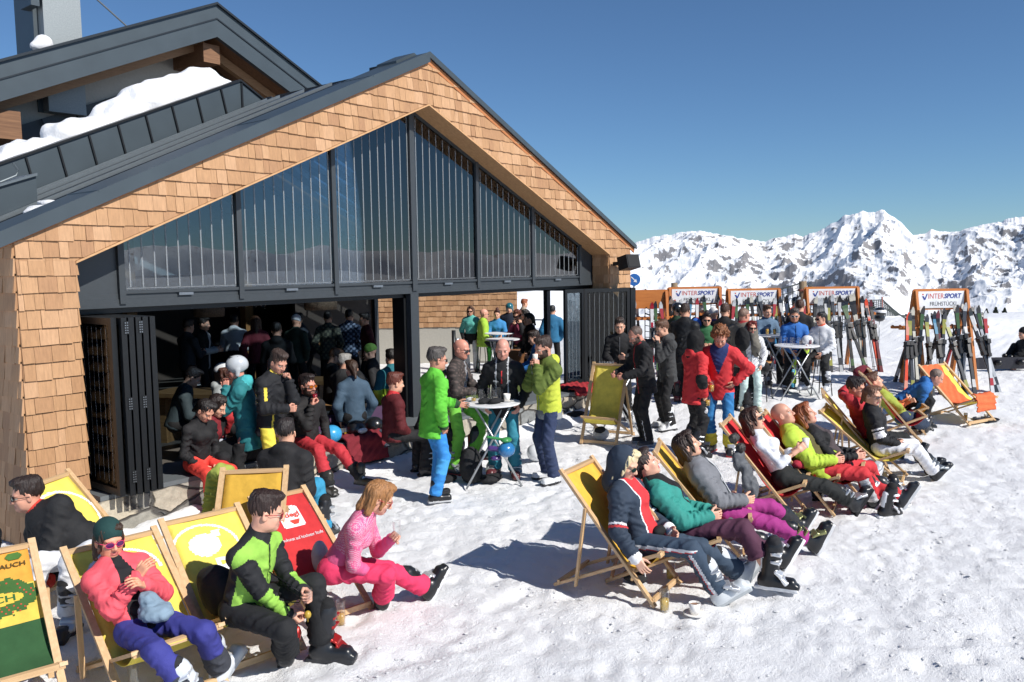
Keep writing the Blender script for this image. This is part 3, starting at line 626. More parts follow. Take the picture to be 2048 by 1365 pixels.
# small box gutter lower left
q0, q1 = GY(-200, 432, 1.9), GY(72, 352, 1.9); m = MB(); band(q0, q1, .42, 1.9, 2.6, m); part(m, 'gutter_box', METAL)
m = MB(); band(q0+up, q1+up, .03, 1.86, 2.62, m); m.tube([GY(0, 365, 2.0), GY(32, 352, 2.0), GY(36, 340, 2.0), GY(26, 326, 2.0)], .012, 6); part(m, 'gutter_rail', plain('galvanised', '70787c', .4, .6))
# ---- big rear gable
YT = 8.0
a0, a1, a2 = GY(-260, 191, YT), GY(432, 8, YT), GY(700, 220, YT)
m = MB(); band(a0, a1, .70, YT, YT+.12, m); band(a1, a2, .70, YT, YT+.12, m); part(m, 'rear_fascia', METAL)
m = MB(); dn = np.array([0, 0, -.30]); band(a0+dn, a1+dn, .03, YT-.02, YT-.001, m); band(a1+dn, a2+dn, .03, YT-.02, YT-.001, m); up2 = np.array([0, 0, .03]); band(a0+up2, a1+up2, .05, YT-.06, YT+6, m); band(a1+up2, a2+up2, .05, YT-.06, YT+6, m); part(m, 'rear_roof', plain('dark_trim', '262d33', .45, .4))
m = MB(); dn = np.array([0, 0, -.60]); band(a0+dn, a1+dn, .05, YT+.12, YT+1.7, m); band(a1+dn, a2+dn, .05, YT+.12, YT+1.7, m); part(m, 'rear_soffit', BEAMW)
m = MB(); dn = np.array([0, 0, -.66]); band(a0+dn, a1+dn, .20, YT+.62, YT+.78, m); band(a1+dn, a2+dn, .20, YT+.62, YT+.78, m); part(m, 'barge_rafter', wood('light_rafter', '8f6c4d', 'b08a66', 'X'))
rb = a1+np.array([0, 0, -.80]); m = MB(); m.box((rb[0]-.20, YT+.25, rb[2]-.42), (rb[0]+.20, YT+1.8, rb[2]-.02)); part(m, 'purlin', BEAMW); m = MB(); rb2 = GY(5, 245, YT+.3); m.box((rb2[0]-.22, YT+.25, rb2[2]-.30), (rb2[0]+.30, YT+1.8, rb2[2]+.22)); part(m, 'purlin', BEAMW)
m = MB(); y1 = YT+1.5; m.prism([(a0[0], a0[2]-3), (a1[0]-.0, a0[2]-3), (a1[0]+.0, a1[2]-.66), (a0[0], a0[2]-.66)], y1, y1+.1); part(m, 'rear_wall', CREAM)
m = MB(); c0, c1 = GY(-120, 300, y1-.05), GY(352, 156, y1-.05); band(c0, c1+(c1-c0)*.3, 2.2, y1-.06, y1-.002, m); 
for f_ in np.linspace(.1, 1.2, 9): c = c0+(c1-c0)*f_; m.beam(c+np.array([0, -.07, 0]), c+np.array([.35, -.07, -1.2]), .04, .02, 1)
m.prism([(a1[0]+.001, a0[2]-3), (a2[0], a0[2]-3), (a2[0], a2[2]-.8), (a1[0]+.001, a1[2]-.66)], y1-.02, y1+.08, 2)
part(m, 'rear_cladding', [plain('dark_cladding', '3a3d3f', .5, .2), BLACK_AL, BEAMW])
# chimney, stay cable
yc = YT+1.2; k0, k1 = GY(92, 120, yc), GY(160, 0, yc); m = MB(); m.box((k0[0], yc, k0[2]-1), (k1[0], yc+1.2, k1[2]+1.2))
ch = part(m, 'chimney', plain('zinc_chimney', '8d9496', .55, .2, var=.12, scale=40)); 
m = MB(); kk = GY(70, 100, yc+.25); m.box((kk[0], yc+.25, k0[2]-1), (k0[0]-.002, yc+1.1, k1[2]+1.2)); kb = GY(60, 12, yc); m.box((kb[0]-.02, yc-.1, kb[2]), (k0[0]-.1, yc+.4, kb[2]+.8), 1); part(m, 'chimney_duct', [METAL, METAL], ch)
part(MB().tube([GY(160, 0, yc+.2)+np.array([-.1, 0, .4]), GY(300, 95, YT+2)], .018, 6), 'stay_cable', plain('steel_cable', '9aa0a4', .4, .6))
# snow lying on the parapet
def snow_lump(name, blobs, label, vox=.05, nz=.05, group=None):
    pr = [Ell(c, r, None, m=0, k=.10, nz=nz, ns=9) for c, r in blobs]+[Ell(np.array(c)+rng.uniform(-.5, .5, 3)*np.array(r), np.array(r)*rng.uniform(.15, .42), None, m=0, k=.03, nz=.03, ns=23) for c, r in blobs for _ in range(9)]
    P, F, fm = surfnet(pr, vox); ctr = P.mean(0); ctr[2] = P[:, 2].min(); o = link_mesh(name, P-ctr, F, [SNOW], None, fm, True, ctr); tag(o, label, 'snow', group); return o
bl = []
for px, py, r, hh in ((-40, 335, .55, .2), (10, 318, .5, .16), (45, 300, .42, .24), (100, 290, .5, .2), (150, 262, .55, .28), (200, 250, .55, .28), (250, 225, .6, .36), (290, 200, .55, .42), (330, 190, .6, .46), (370, 180, .55, .46), (400, 165, .5, .42), (425, 172, .42, .3), (450, 172, .3, .12)):
    c = GY(px, py+14, YP+.62); bl.append((c, (r*.8, .40, hh*.82)))
snow_lump('roof_snow', bl, 'thick snow slab lying on the dark metal parapet of the roof')
snow_lump('roof_snow', [(GY(88, 86, yc-.25), (.16, .15, .16)), (GY(80, 94, yc-.25), (.2, .12, .1))], 'small snow heap at the foot of the chimney', .04, .02)
def RP(px, py, off=-.04):
    v = ray(px, py); t = (EZ+off+SL*CPOS[0]-CPOS[2])/(v[2]-SL*v[0]); return CPOS+v*t
snow_lump('roof_snow', [(RP(88, 420), (.16, .22, .05)), (RP(75, 428), (.12, .16, .04)), (RP(100, 408), (.12, .14, .035))], 'thin patch of snow at the roof eave beside the verge', .03, .01)
snow_lump('roof_snow', [(GY(3, 392, 2.1), (.10, .12, .06))], 'small clump of snow on the gutter box at the far left', .03, .01)
snow_lump('roof_snow', [(GY(1209, 441, .4), (.10, .08, .06)), (GY(1215, 446, .5), (.06, .08, .04))], 'small clump of snow on the right roof slope above the speaker', .03, .01)
# speaker on the right pier
e = empty('loudspeaker', GY(1256, 526, -.33), 0, 'black outdoor loudspeaker on a bracket at the right shingled corner', 'loudspeaker')
sp = MB().box((-.17, -.15, -.13), (.17, .11, .13)); o = sp.build('cabinet', plain('black_plastic', '17181a', .45), e); o.rotation_euler = (math.radians(-14), 0, math.radians(-14))
o2 = MB().box((-.15, -.158, -.115), (.15, -.151, .115)).build('grille', plain('black_grille', '0d0d0f', .7), e); o2.rotation_euler = o.rotation_euler
MB().beam((-.02, .1, 0), (-.04, .32, -.02), .05, .07).build('bracket', BLACK_AL, e)
# ------------------------------------------------------------------ people
SKIN = {k: NT('skin') for k in ()}
def skin_mat(c):
    key = ('skin', c)
    if key in _M: return _M[key]
    L = lin(c); t = NT('skin'); nz = t.noise(14, 4); r = t.ramp(nz.outputs[0], [(.3, sc3(L, .9)), (.7, (min(1, L[0]*1.06), L[1]*1.0, L[2]*.98, 1))]); t.l(r.outputs[0], t.b.inputs['Base Color'])
    t.set(Roughness=.5); t.b.inputs['Subsurface Weight'].default_value = 0; _M[key] = t.m; return t.m
def hair_mat(c):
    key = ('hair', c)
    if key in _M: return _M[key]
    L = lin(c); t = NT('hair'); nz = t.noise(5, 5, .65, sc=(16, 16, 3)); r = t.ramp(nz.outputs[0], [(.3, sc3(L, .6)), (.7, sc3(L, 1.45))]); t.l(r.outputs[0], t.b.inputs['Base Color'])
    t.set(Roughness=.45); t.bump(nz.outputs[0], .9, .012); _M[key] = t.m; return t.m
EYE_W = plain('eye_white', 'b9b2a8', .3); EYE_D = plain('eye_iris', '2b2018', .2)
LENS = plain('dark_lens', '0b0b0e', .08, 0, .8); FRAME_ = plain('glasses_frame', '15151a', .3)
def lips_mat(c): return plain('lips', c, .45)
_tpl = {}
def nrm_rows(a): return a/(np.linalg.norm(a, axis=1)[:, None]+1e-9)
def head_tpl(h, female, beard, smile=0):
    key = ('head', h, female, beard)
    if key in _tpl: return _tpl[key]
    w = .94 if female else 1.0; J = .92 if female else 1.0
    pr = [Ell((-.014, 0, .038), (.100, .076, .088), k=.02), Ell((.022, 0, -.035), (.068, .062*J, .078), k=.03), Ell((.055, 0, -.088), (.034, .032*J, .026), k=.03),
          Ell((.015, .046*J, -.062), (.045, .018, .032), k=.03), Ell((.015, -.046*J, -.062), (.045, .018, .032), k=.03),
          Ell((.055, .036, -.028), .026, k=.02), Ell((.055, -.036, -.028), .026, k=.02), Ell((.073, 0, .024), (.020, .054, .012), k=.016),
          Cap((-.022, 0, -.05), (-.042, 0, -.215), .052*w, .058*w, k=.035)]
    for s in (1, -1):
        pr.append(Ell((.094, s*.032, .0), (.018, .018, .012), k=.012, op='sub'))
        pr.append(Ell((.0745, s*.031, .0), .0150, m=1, k=.001))
        pr.append(Cap((.0865, s*.018, .0175), (.080, s*.046, .0165), .0040, n=(0, 0, 1), sq=1.3, k=.006, m=2))
        pr.append(Ell((-.008, s*.079, -.008), (.020, .009, .032), rotm('z', s*-22), k=.008)); pr.append(Ell((-.002, s*.088, -.006), (.010, .006, .018), k=.006, op='sub'))
    pr += [Cap((.090, 0, .010), (.109, 0, -.030), .0075, .0125, k=.012), Ell((.098, .013, -.034), .009, k=.008), Ell((.098, -.013, -.034), .009, k=.008),
           Ell((.0865, 0, -.061), (.011, .023, .0052), m=3, k=.004), Ell((.085, 0, -.071), (.011, .019, .0062), m=3, k=.004), Ell((.100, 0, -.0655), (.014, .022, .0016), k=.004, op='sub')]
    def paint(adds, w_, c, fm):
        fm = fm.copy()
        for s in (1, -1):
            d = np.linalg.norm(c-np.array((.0895, s*.0305, .0)), axis=1); fm[(d < .0085) & (fm == 1)] = 4
            lid = (fm == 1) & ((c[:, 2] > .0050) | (c[:, 2] < -.0072)); fm[lid] = 0
        if beard:
            X, Y, Z = c.T
            b = (Z < -.045) & (Z > -.125) & (X > -.01) & (fm == 0) & ~((X > .088) & (Z > -.05)); b |= (np.abs(Y) > .045) & (Z < -.005) & (Z > -.09) & (X > -.005) & (X < .06) & (fm == 0)
            fm[b] = 5
        return fm
    _tpl[key] = surfnet(pr, h, paint); return _tpl[key]
def hand_tpl(h, pose):
    key = ('hand', h, pose)
    if key in _tpl: return _tpl[key]
    cu = {'relax': (22, 26, 20), 'grip': (58, 62, 45), 'flat': (6, 8, 6), 'fist': (80, 88, 60)}[pose]
    pr = [RBox((.045, 0, 0), (.044, .038, .0135), r=.012, k=.012), Cap((-.07, 0, 0), (.01, 0, 0), .027, .026, n=(0, 0, 1), sq=1.25, k=.02)]
    r0 = .0086 if h < .007 else .0100
    for i, (y, L) in enumerate(((.029, .068), (.010, .076), (-.0095, .070), (-.028, .054))):
        p = np.array((.083, y, .001)); a = 0; spread = (y*.9)
        for j, fr in enumerate((.46, .31, .23)):
            a += cu[j]*(1+.06*i); d = np.array((math.cos(math.radians(a)), spread*math.cos(math.radians(a))*2.2, -math.sin(math.radians(a)))); q = p+nrm(d)*L*fr*1.15
            pr.append(Cap(p, q, r0*(1-.08*j), r0*(.92-.08*j), k=.004)); p = q
    p = np.array((.020, .030, -.004)); dirs = {'relax': ((.75, .62, -.25), (.9, .3, -.3)), 'grip': ((.6, .45, -.66), (.75, -.2, -.62)), 'flat': ((.72, .7, -.05), (.9, .4, -.05)), 'fist': ((.6, .3, -.7), (.5, -.6, -.6))}[pose]
    for j, (d, L) in enumerate(zip(dirs, (.046, .034))): q = p+nrm(d)*L; pr.append(Cap(p, q, .0125-.001*j, .0105-.001*j, k=.008 if j == 0 else .003)); p = q
    _tpl[key] = surfnet(pr, h); return _tpl[key]
def ik(a, t, l1, l2, pole):
    a = np.asarray(a, float); t = np.asarray(t, float); d = t-a; L = np.linalg.norm(d); mx = (l1+l2)*.995
    if L > mx: t = a+d/L*mx; d = t-a; L = mx
    u = d/L; x = (l1*l1-l2*l2+L*L)/(2*L); hh = math.sqrt(max(l1*l1-x*x, 1e-6)); p = np.asarray(pole, float); p = p-(p@u)*u; return a+u*x+nrm(p)*hh, t
def frame(x, zhint):
    x = nrm(x); y = nrm(np.cross(zhint, x)); z = np.cross(x, y); return np.stack([x, y, z], 1)
# ski boots, cached per colour pair
def boot_tpl(h, kind='ski'):
    key = ('boot', h, kind)
    if key in _tpl: return _tpl[key]
    if kind == 'ski':
        pr = [Cap((-.005, 0, -.03), (.028, 0, .20), .060, .068, n=(0, 1, 0), sq=1.12, k=.02), RBox((.055, 0, -.055), (.135, .048, .042), r=.035, k=.045), RBox((.17, 0, -.075), (.045, .040, .022), r=.02, k=.02),
              RBox((.052, 0, -.098), (.155, .044, .014), r=.008, k=.003, m=1), RBox((-.035, 0, .10), (.030, .030, .09), r=.02, m=1, k=.01), Cap((.02, 0, .19), (.03, 0, .235), .058, .054, k=.006, m=2)]
        for z, x, tl in ((.165, .065, 8), (.105, .06, 10), (.022, .075, 40), (-.025, .115, 55)):
            pr.append(RBox((x, -.022, z), (.030, .050, .008), rotm('y', tl-12), r=.004, k=.002, m=3)); pr.append(RBox((x-.01, -.066, z-.004), (.035, .010, .0085), rotm('y', tl), r=.004, k=.002, m=3))
    else:
        pr = [Cap((-.005, 0, -.03), (.005, 0, .11), .052, .058, k=.02), RBox((.055, 0, -.06), (.135, .046, .038), r=.034, k=.04), RBox((.055, 0, -.096), (.145, .046, .014), r=.01, k=.003, m=1), RBox((.05, 0, -.02), (.035, .02, .012), rotm('y', 35), r=.01, m=3)]
    _tpl[key] = surfnet(pr, h); return _tpl[key]
BOOTC = {}
def boot_mats(spec):
    key = str(spec)
    if key not in BOOTC:
        c = list(spec)+['1a1a1c', 'b9bcc0'][len(spec)-2:] if len(spec) < 4 else spec
        while len(c) < 4: c.append('b9bcc0')
        BOOTC[key] = [plain('boot_shell', c[0], .32, 0, .5, .05), plain('boot_sole', c[1], .5), fab(c[2], kind='liner'), plain('boot_buckle', c[3], .3, .6)]
    return BOOTC[key]
PEOPLE = []
ARMS = {'down': (.05, .20, -.50), 'relaxed': (.12, .22, -.46), 'front': (.30, .10, -.27), 'frontlow': (.26, .12, -.40), 'mouth': (.17, .05, .02), 'lap': (.20, .09, -.44), 'pocket': (.06, .21, -.40), 'behind': (-.10, .13, .20), 'table': (.38, .16, -.30), 'knee': (.42, .2, -.42), 'fold': (.24, -.06, -.33), 'face': (.20, .10, .0)}
def person(label, loc, head_deg, pose='stand', h=1.76, res=.014, lean=2, side=0, twist=0, hp=None, hy=0, hpit=5, hroll=0, L='down', R='down', legs=None, seat=.46,
           jk=None, tr=None, hair=None, hat=None, glasses=None, boots=('26262a', '111113'), skin='d9a78c', female=False, beard=None, hands='relax', gloves=None, group=None, bulk=1.0, hem=0, boot_kind='ski',
           hides=(), polesL=None, polesR=None, shorts=False, toes=None, world_head=None, hpal=None):
    S = h/1.76; far = res > .02; fr = max(res*.45, .006) if not far else max(res*.42, .009)
    loc = np.array(loc, float); rz = world_head if world_head is not None else HD(head_deg); root = empty('person', loc, rz, label, 'person', group or None)
    bl = .02 if pose == 'stand' else 0
    if pose == 'stand': P = np.array((0, 0, (.93+bl)*S))
    elif pose == 'sit': P = np.array((0, 0, seat+.10*S))
    else: P = np.array(hp, float)
    a, b = math.radians(lean), math.radians(side)
    sp = nrm((math.sin(a), -math.sin(b), math.cos(a)*math.cos(b))); tw = math.radians(twist); lat0 = np.array((0, 1, 0.)); fw0 = nrm(np.cross(lat0, sp)); lat0 = np.cross(sp, fw0)
    lat = lat0*math.cos(tw)-fw0*math.sin(tw); fw = nrm(np.cross(lat, sp))
    w = .175 if not female else .155
    N = P+sp*.505*S+fw*.005*S; C = P+sp*.34*S+fw*.01*S; sh = {1: N-sp*.082*S+lat*w*S, -1: N-sp*.082*S-lat*w*S}; SM = N-sp*.055*S
    RH = rotm('z', hy)@rotm('y', hpit)@rotm('x', hroll)
    HC = N+(sp*.35+RH[:, 2]*.65)*.175*S+RH[:, 0]*.026*S
    lp = lat0*math.cos(tw*.3)-fw0*math.sin(tw*.3); fp_ = nrm(np.cross(lp, sp)); hip = {1: P+lp*.088*S, -1: P-lp*.088*S}
    # legs
    if legs is None:
        legs = {'stand': ((.02, .13, 0), (-.04, -.13, 0)), 'sit': ((.42, .14, 0), (.40, -.14, 0))}.get(pose, ((.9, .12, 0), (.9, -.12, 0)))
    ank = {}; knee = {}; sole = .112*S if boot_kind == 'ski' else .105*S
    for s, q in zip((1, -1), legs):
        tgt = np.array((q[0]*S, q[1]*S, q[2]+sole)) if len(q) == 3 else np.array((q[0]*S, q[1]*S, q[2]+sole))
        kx = q[3] if len(q) > 3 else 0
        knee[s], ank[s] = ik(hip[s], tgt, .44*S, .43*S, (1, s*(.18+kx), .35))
    # arms
    wr = {}; elb = {}
    for s, q, pl in ((1, L, polesL), (-1, R, polesR)):
        if isinstance(q, str): q = ARMS[q]; q = (q[0], q[1]*s, q[2])
        tgt = SM+fw*q[0]*S+lat*q[1]*S+sp*q[2]*S
        pole = pl if pl is not None else -sp*1.0-fw*.55+lat*s*.75
        if pl is not None: pole = fw*pl[0]+lat*pl[1]+sp*pl[2]
        elb[s], wr[s] = ik(sh[s], tgt, .285*S, .255*S, pole)
    info = dict(root=root, P=P, N=N, HC=HC, RH=RH, wr=wr, elb=elb, knee=knee, ank=ank, fw=fw, lat=lat, sp=sp, SM=SM, S=S, rz=rz, loc=loc, hand={}, sh=sh)
    jk = dict(jk or {}); tr = dict(tr or {}); 
    # ---------------- body
    hid = 1 if female else 0
    pieces = []
    hP, hF, hm = head_tpl(min(fr, .011), female, bool(beard)); pieces.append((xf(hP*S*1.04, RH, HC), hF, hm))
    rr = .03; ib = [Cap(P, C, .085*S, .10*S, n=fw, sq=1.35, k=.04), Cap(C, N, .10*S, .045*S, n=fw, sq=1.3, k=.04), Cap(N, N+nrm(HC-N)*.06, .045*S, k=.03)]
    for s in (1, -1):
        ib += [Cap(SM, sh[s], .06*S, .05*S, k=.03), Cap(sh[s], elb[s], .042*S, .034*S, k=.02), Cap(elb[s], wr[s], .034*S, .025*S, k=.02), Cap(hip[s], knee[s], .055*S, .045*S, k=.03), Cap(knee[s], ank[s], .048*S, .035*S, k=.02)]
    iP, iF, im = surfnet(ib, rr); pieces.append((iP, iF, im))
    hpose = hands if isinstance(hands, (tuple, list)) else (hands, hands)
    for s, hpz in zip((1, -1), hpose):
        hP, hF, hm = hand_tpl(min(fr*.92, .010), hpz); hP = hP.copy()*S
        fd = nrm(wr[s]-elb[s]); pal = -fw*.2-lat*s*1.0 if True else 0
        if hpz in ('grip',): pal = -lat*s*.8+fw*.1
        if hpal and s in hpal: pal = fw*hpal[s][0]+lat*hpal[s][1]+sp*hpal[s][2]
        zax = -np.asarray(pal, float)
        Fm = frame(fd, zax)   # x fingers, y, z = back of hand
        # thumb side (+y) must point forward/up: flip by mirroring
        ty = Fm[:, 1]; ref = fw*.7+sp*.6
        if ty@ref < 0: hP[:, 1] *= -1; hF = hF[:, ::-1]
        pieces.append((xf(hP, Fm, wr[s]), hF, np.full(len(hF), 6 if gloves else 0))); info['hand'][s] = wr[s]+fd*.09*S+nrm(pal)*.028*S
        info.setdefault('hf', {})[s] = Fm
    V, F, fm = join(pieces)
    beardm = hair_mat(beard) if beard else skin_mat(skin)
    link_mesh('body', V, F, [skin_mat(skin), EYE_W, hair_mat(hair[1]) if hair and hair[1] else plain('eyebrow', '8a6a50', .7), lips_mat('b57a6a' if not female else 'b3645c'), EYE_D, beardm, fab(gloves) if gloves else skin_mat(skin)], root, fm)
    # ---------------- jacket
    jc = jk.get('c', '222226'); th = jk.get('th', 0.0)*S; wv = jk.get('wr', .0105)*(1 if not far else 0); low = jk.get('low', .13 if pose == 'stand' else .07); sleeve = jk.get('sleeve', 1.0)
    Bk = bulk*S
    T0 = P-sp*low*S; pr = []
    cw = .148 if not female else .132; ww = .143 if not female else .128
    pr += [Cap(T0, C, (ww+.018)*Bk+th, cw*Bk+th, n=fw, sq=1.30, wr=wv*1.3, lam=.12, part='torso', k=.04, seed=1), Cap(C, N-sp*.03*S, cw*Bk+th, .088*S+th, n=fw, sq=1.25, part='torso', k=.05, wr=wv, lam=.1, seed=2)]
    if jk.get('belly'): pr.append(Ell(P+sp*.13*S+fw*jk['belly'], (.13*Bk, .13*Bk, .13*Bk), part='torso', k=.08))
    if female and jk.get('bust', 1): pr += [Ell(C+fw*.085*S+lat*s*.06*S+sp*.01, .062*S, part='torso', k=.06) for s in (1, -1)]
    puff = jk.get('puff', 0)
    for s in (1, -1):
        tg = 'L' if s > 0 else 'R'
        pr.append(Cap(SM+lat*s*.04*S+sp*.005, sh[s], .078*S+th, .066*S+th, n=fw, sq=1.0, part='sh'+tg, k=.06))
        pr.append(Cap(sh[s], elb[s], .060*S+th, .052*S+th, wr=wv*1.2, lam=.075, part='ua'+tg, k=.03, seed=3+s))
        if sleeve >= 1: pr.append(Cap(elb[s], wr[s]-nrm(wr[s]-elb[s])*.008, .051*S+th, .041*S+th*.7, wr=wv*1.2, lam=.06, part='fa'+tg, k=.025, seed=7+s))
        elif sleeve > .3: pr.append(Cap(elb[s], elb[s]+(wr[s]-elb[s])*(sleeve-.3), .054*S, .05*S, part='fa'+tg, k=.02))
    if jk.get('collar', 1): pr.append(Cap(N-fw*.005, N+nrm(HC-N)*.055*S-fw*.008*S, .076*S, .070*S, n=fw, sq=1.0, part='collar', k=.02))
    if jk.get('hood', 0) == 1: pr += [Ell(N-fw*.085*S+sp*.015*S, (.07*S, .105*S, .075*S), np.stack([fw, lat, sp], 1), part='hood', k=.03, nz=.006, ns=30)]
    opn = jk.get('open', 0)
    mats = [fab(jc, jk.get('rough', .62), jk.get('bump', 1.0), 'jacket')]; names = ['c']
    pal_ = {}
    for kk, vv in jk.items():
        if kk in ('inner', 'c2', 'c3', 'c4'): pal_[kk] = len(mats); mats.append(fab(vv, kind='jacket'))
    rules = jk.get('rules', [])
    Cf = -sp
    def jpaint(adds, wi, c, fm):
        fm = fm.copy(); parts = np.array([p.part for p in adds])[wi]; rel = c-P; u = rel@sp/S; l = rel@lat/S; f = rel@fw/S
        tor = (parts == 'torso') | (parts == 'collar') | np.char.startswith(parts.astype(str), 'sh')
        t = np.zeros(len(c)); o = np.zeros(len(c))
        for i, p in enumerate(adds):
            m_ = wi == i
            if isinstance(p, Cap) and m_.any():
                q = c[m_]-p.a; tt = q@p.d/p.L; t[m_] = tt; rad = q-np.outer(tt*p.L, p.d); s = 1 if p.part.endswith('L') else -1; od = lat*s; od = od-(od@p.d)*p.d
                if np.linalg.norm(od) < .3: od = fw-(fw@p.d)*p.d
                o[m_] = (rad@nrm(od))/(np.linalg.norm(rad, axis=1)+1e-6)
        E_ = dict(p=parts, u=u, l=l, f=f, t=t, o=o, tor=tor)
        if opn and 'inner' in pal_: fm[tor & (f > 0) & (np.abs(l) < opn*(.35+.9*np.clip((.55-u)/.5, .0, 1)) if not jk.get('vopen') else tor & (f > 0) & (np.abs(l) < opn*np.clip((u-.15)/.3, 0, 1)))] = pal_['inner']
        for cond, key in rules: fm[cond(E_)] = pal_[key]
        return fm
    cut = [Plane(-sp, -(P-sp*low*S)@sp, .012)]
    if sleeve < 1: pass
    V, F, fm = surfnet(pr+cut, res, jpaint); link_mesh(jk.get('name', 'jacket'), V, F, mats, root, fm)
    if jk.get('zip'):
        rel = V-P; u_ = rel@sp; l_ = rel@lat; f_ = rel@fw; pts = []
        for uu in np.linspace(-low*S+.01, .50*S, 16):
            mk = (np.abs(l_) < .02) & (np.abs(u_-uu) < .025) & (f_ > 0)
            if mk.any(): pts.append(P+sp*uu+fw*(f_[mk].max()+.001))
        if len(pts) > 3: MB().tube(pts, .0045, 5).build('zip', plain('zip_tape', jk['zip'], .4), root, True)
    # ---------------- trousers
    if not tr.get('none'):
        tc = tr.get('c', '1f1f22'); tw_ = tr.get('wr', .0085)*(1 if not far else 0); cuts_ = []; fl = tr.get('flare', 1.0); sl = tr.get('slim', 1.0); pr = []
        pr.append(Cap(P+lp*.05*S, P-lp*.05*S, .122*S*sl, n=fp_, sq=1.08, part='hip', k=.05)); pr.append(Cap(P, P+sp*.10*S, .125*S*sl, .118*S*sl, n=fp_, sq=1.25, part='hip', k=.04))
        for s in (1, -1):
            tg = 'L' if s > 0 else 'R'; pr.append(Cap(hip[s], knee[s], .093*S*sl, .073*S*sl, wr=tw_, lam=.11, part='th'+tg, k=.035, seed=11+s))
            en = ank[s]+(knee[s]-ank[s])*(.04+max(hem, .10 if pose == 'recline' else 0)); pr.append(Cap(knee[s], en, .072*S*sl, (.090 if boot_kind == 'ski' else .075)*S*fl*(1 if sl >= 1 else .92), wr=tw_*1.1, lam=.085, part='sn'+tg, k=.03, seed=15+s)); cuts_.append(Ell(en-nrm(knee[s]-ank[s])*.125*S, (.112*S,)*3, op='sub', k=.012))
        mats = [fab(tc, tr.get('rough', .65), 1, 'trousers')]; pal2 = {}
        for kk, vv in tr.items():
            if kk in ('c2', 'c3', 'c4'): pal2[kk] = len(mats); mats.append(fab(vv, kind='trousers'))
        def tpaint(adds, wi, c, fm):
            fm = fm.copy(); parts = np.array([p.part for p in adds])[wi]; t = np.zeros(len(c)); o = np.zeros(len(c)); f = np.zeros(len(c))
            for i, p in enumerate(adds):
                m_ = wi == i
                if m_.any():
                    q = c[m_]-p.a; tt = q@p.d/p.L; t[m_] = tt; rad = q-np.outer(tt*p.L, p.d); s = 1 if p.part.endswith('L') else -1; rn_ = np.linalg.norm(rad, axis=1)+1e-6
                    od = lp*s; od = nrm(od-(od@p.d)*p.d); o[m_] = (rad@od)/rn_; fd = np.cross(p.d, lp); fd = nrm(fd); f[m_] = np.abs(rad@fd)/rn_*np.sign(rad@fd)
            E_ = dict(p=parts, t=t, o=o, f=f)
            for cond, key in tr.get('rules', []): fm[cond(E_)] = pal2[key]
            return fm
        pr += cuts_
        if pose == 'stand': pr.append(Plane(sp, (P-sp*(low-.11)*S)@sp, .01))
        V, F, fm = surfnet(pr, res, tpaint); link_mesh('trousers', V, F, mats, root, fm)
    # ---------------- boots
    if boots:
        bP, bF, bm = boot_tpl(max(res, .009), boot_kind); mt = boot_mats(boots)
        for i, s in enumerate((1, -1)):
            if ('boot'+('L' if s > 0 else 'R')) in hides: continue
            up = nrm(knee[s]-ank[s]); 
            if toes is not None: f0 = np.array(toes[i], float)
            else:
                f0 = np.array((1, s*.22, 0.)); 
                if up[2] > (.6 if pose != 'recline' else .85): up = np.array((0, 0, 1.))
                else: f0 = f0*.18+np.array((0, 0, 1.))
            f0 = nrm(f0-(f0@up)*up); y = np.cross(up, f0); Rm = np.stack([f0, y, up], 1); q = bP*S
            if s > 0: q = q*np.array((1, -1, 1)); ff = bF[:, ::-1]
            else: ff = bF
            q = q*(1.13 if boot_kind == 'ski' else 1.0)+np.array((0, 0, .012)); link_mesh('boot', xf(q, Rm, ank[s]), ff, mt, root, bm)
    # ---------------- hair, hat, glasses
    HX = lambda q: xf(q*S*1.05, RH, HC)
    if hair and hair[0] not in ('none', 'bald'):
        st = hair[0]; hh = min(fr*1.2, .013); nzv = .004; pr = []
        capc, capr = (-.020, 0, .046), (.102, .080, .087)
        key = ('hair', st, hh)
        if key not in _tpl:
            pr = [Ell(capc, capr, k=.02, nz=.004, ns=70)]
            cuts = [Ell((.115, 0, -.035), (.085, .078, .085), op='sub', k=.015), Ell((.03, 0, -.075), (.075, .12, .058), op='sub', k=.02)]
            if st == 'short': pr += [Ell((.030, 0, .115), (.070, .062, .032), k=.03, nz=.006, ns=80), Ell((-.05, 0, .10), (.06, .07, .045), k=.03, nz=.004, ns=60)]
            if st == 'stubble': pr = [Ell((-.020, 0, .041), (.0985, .0785, .088), k=.02)]; cuts += [Ell((.10, 0, .06), (.075, .09, .075), op='sub', k=.01)]
            if st == 'curly': pr += [Ell((-.02+.105*math.sin(th_)*math.cos(ph_), .088*math.sin(th_)*math.sin(ph_), .05+.10*math.cos(th_)), .034, k=.01, nz=.010, ns=110) for th_ in (.25, .8, 1.35, 1.8) for ph_ in np.arange(0, 6.28, .8) if not (th_ > 1.2 and abs((ph_+3.14) % 6.28-3.14) < 1.0)]
            if st in ('bob', 'long', 'pony', 'bun'):
                n_ = {'bob': -.115, 'long': -.20, 'pony': -.05, 'bun': -.045}[st]
                pr += [Cap((-.045, s*.058, .03), (-.035 if st != 'long' else -.03, s*.074, n_), .042, .030, k=.03, part='x') for s in (1, -1)] if st in ('bob', 'long') else []
                pr += [Cap((-.07, 0, .03), (-.085, 0, n_), .055, .045, k=.03)]
                if st in ('bob', 'long'): pr += [Cap((.045, s*.055, .085), (.035, s*.083, -.05), .020, .014, k=.02) for s in (1, -1)]
                if st == 'pony': pr += [Cap((-.11, 0, .02), (-.14, 0, -.12), .028, .018, k=.02)]
                if st == 'bun': pr += [Ell((-.085, 0, .135), .042, k=.01, nz=.006, ns=70)]
                pr += [Ell((.035, .03, .105), (.055, .05, .028), k=.02)]
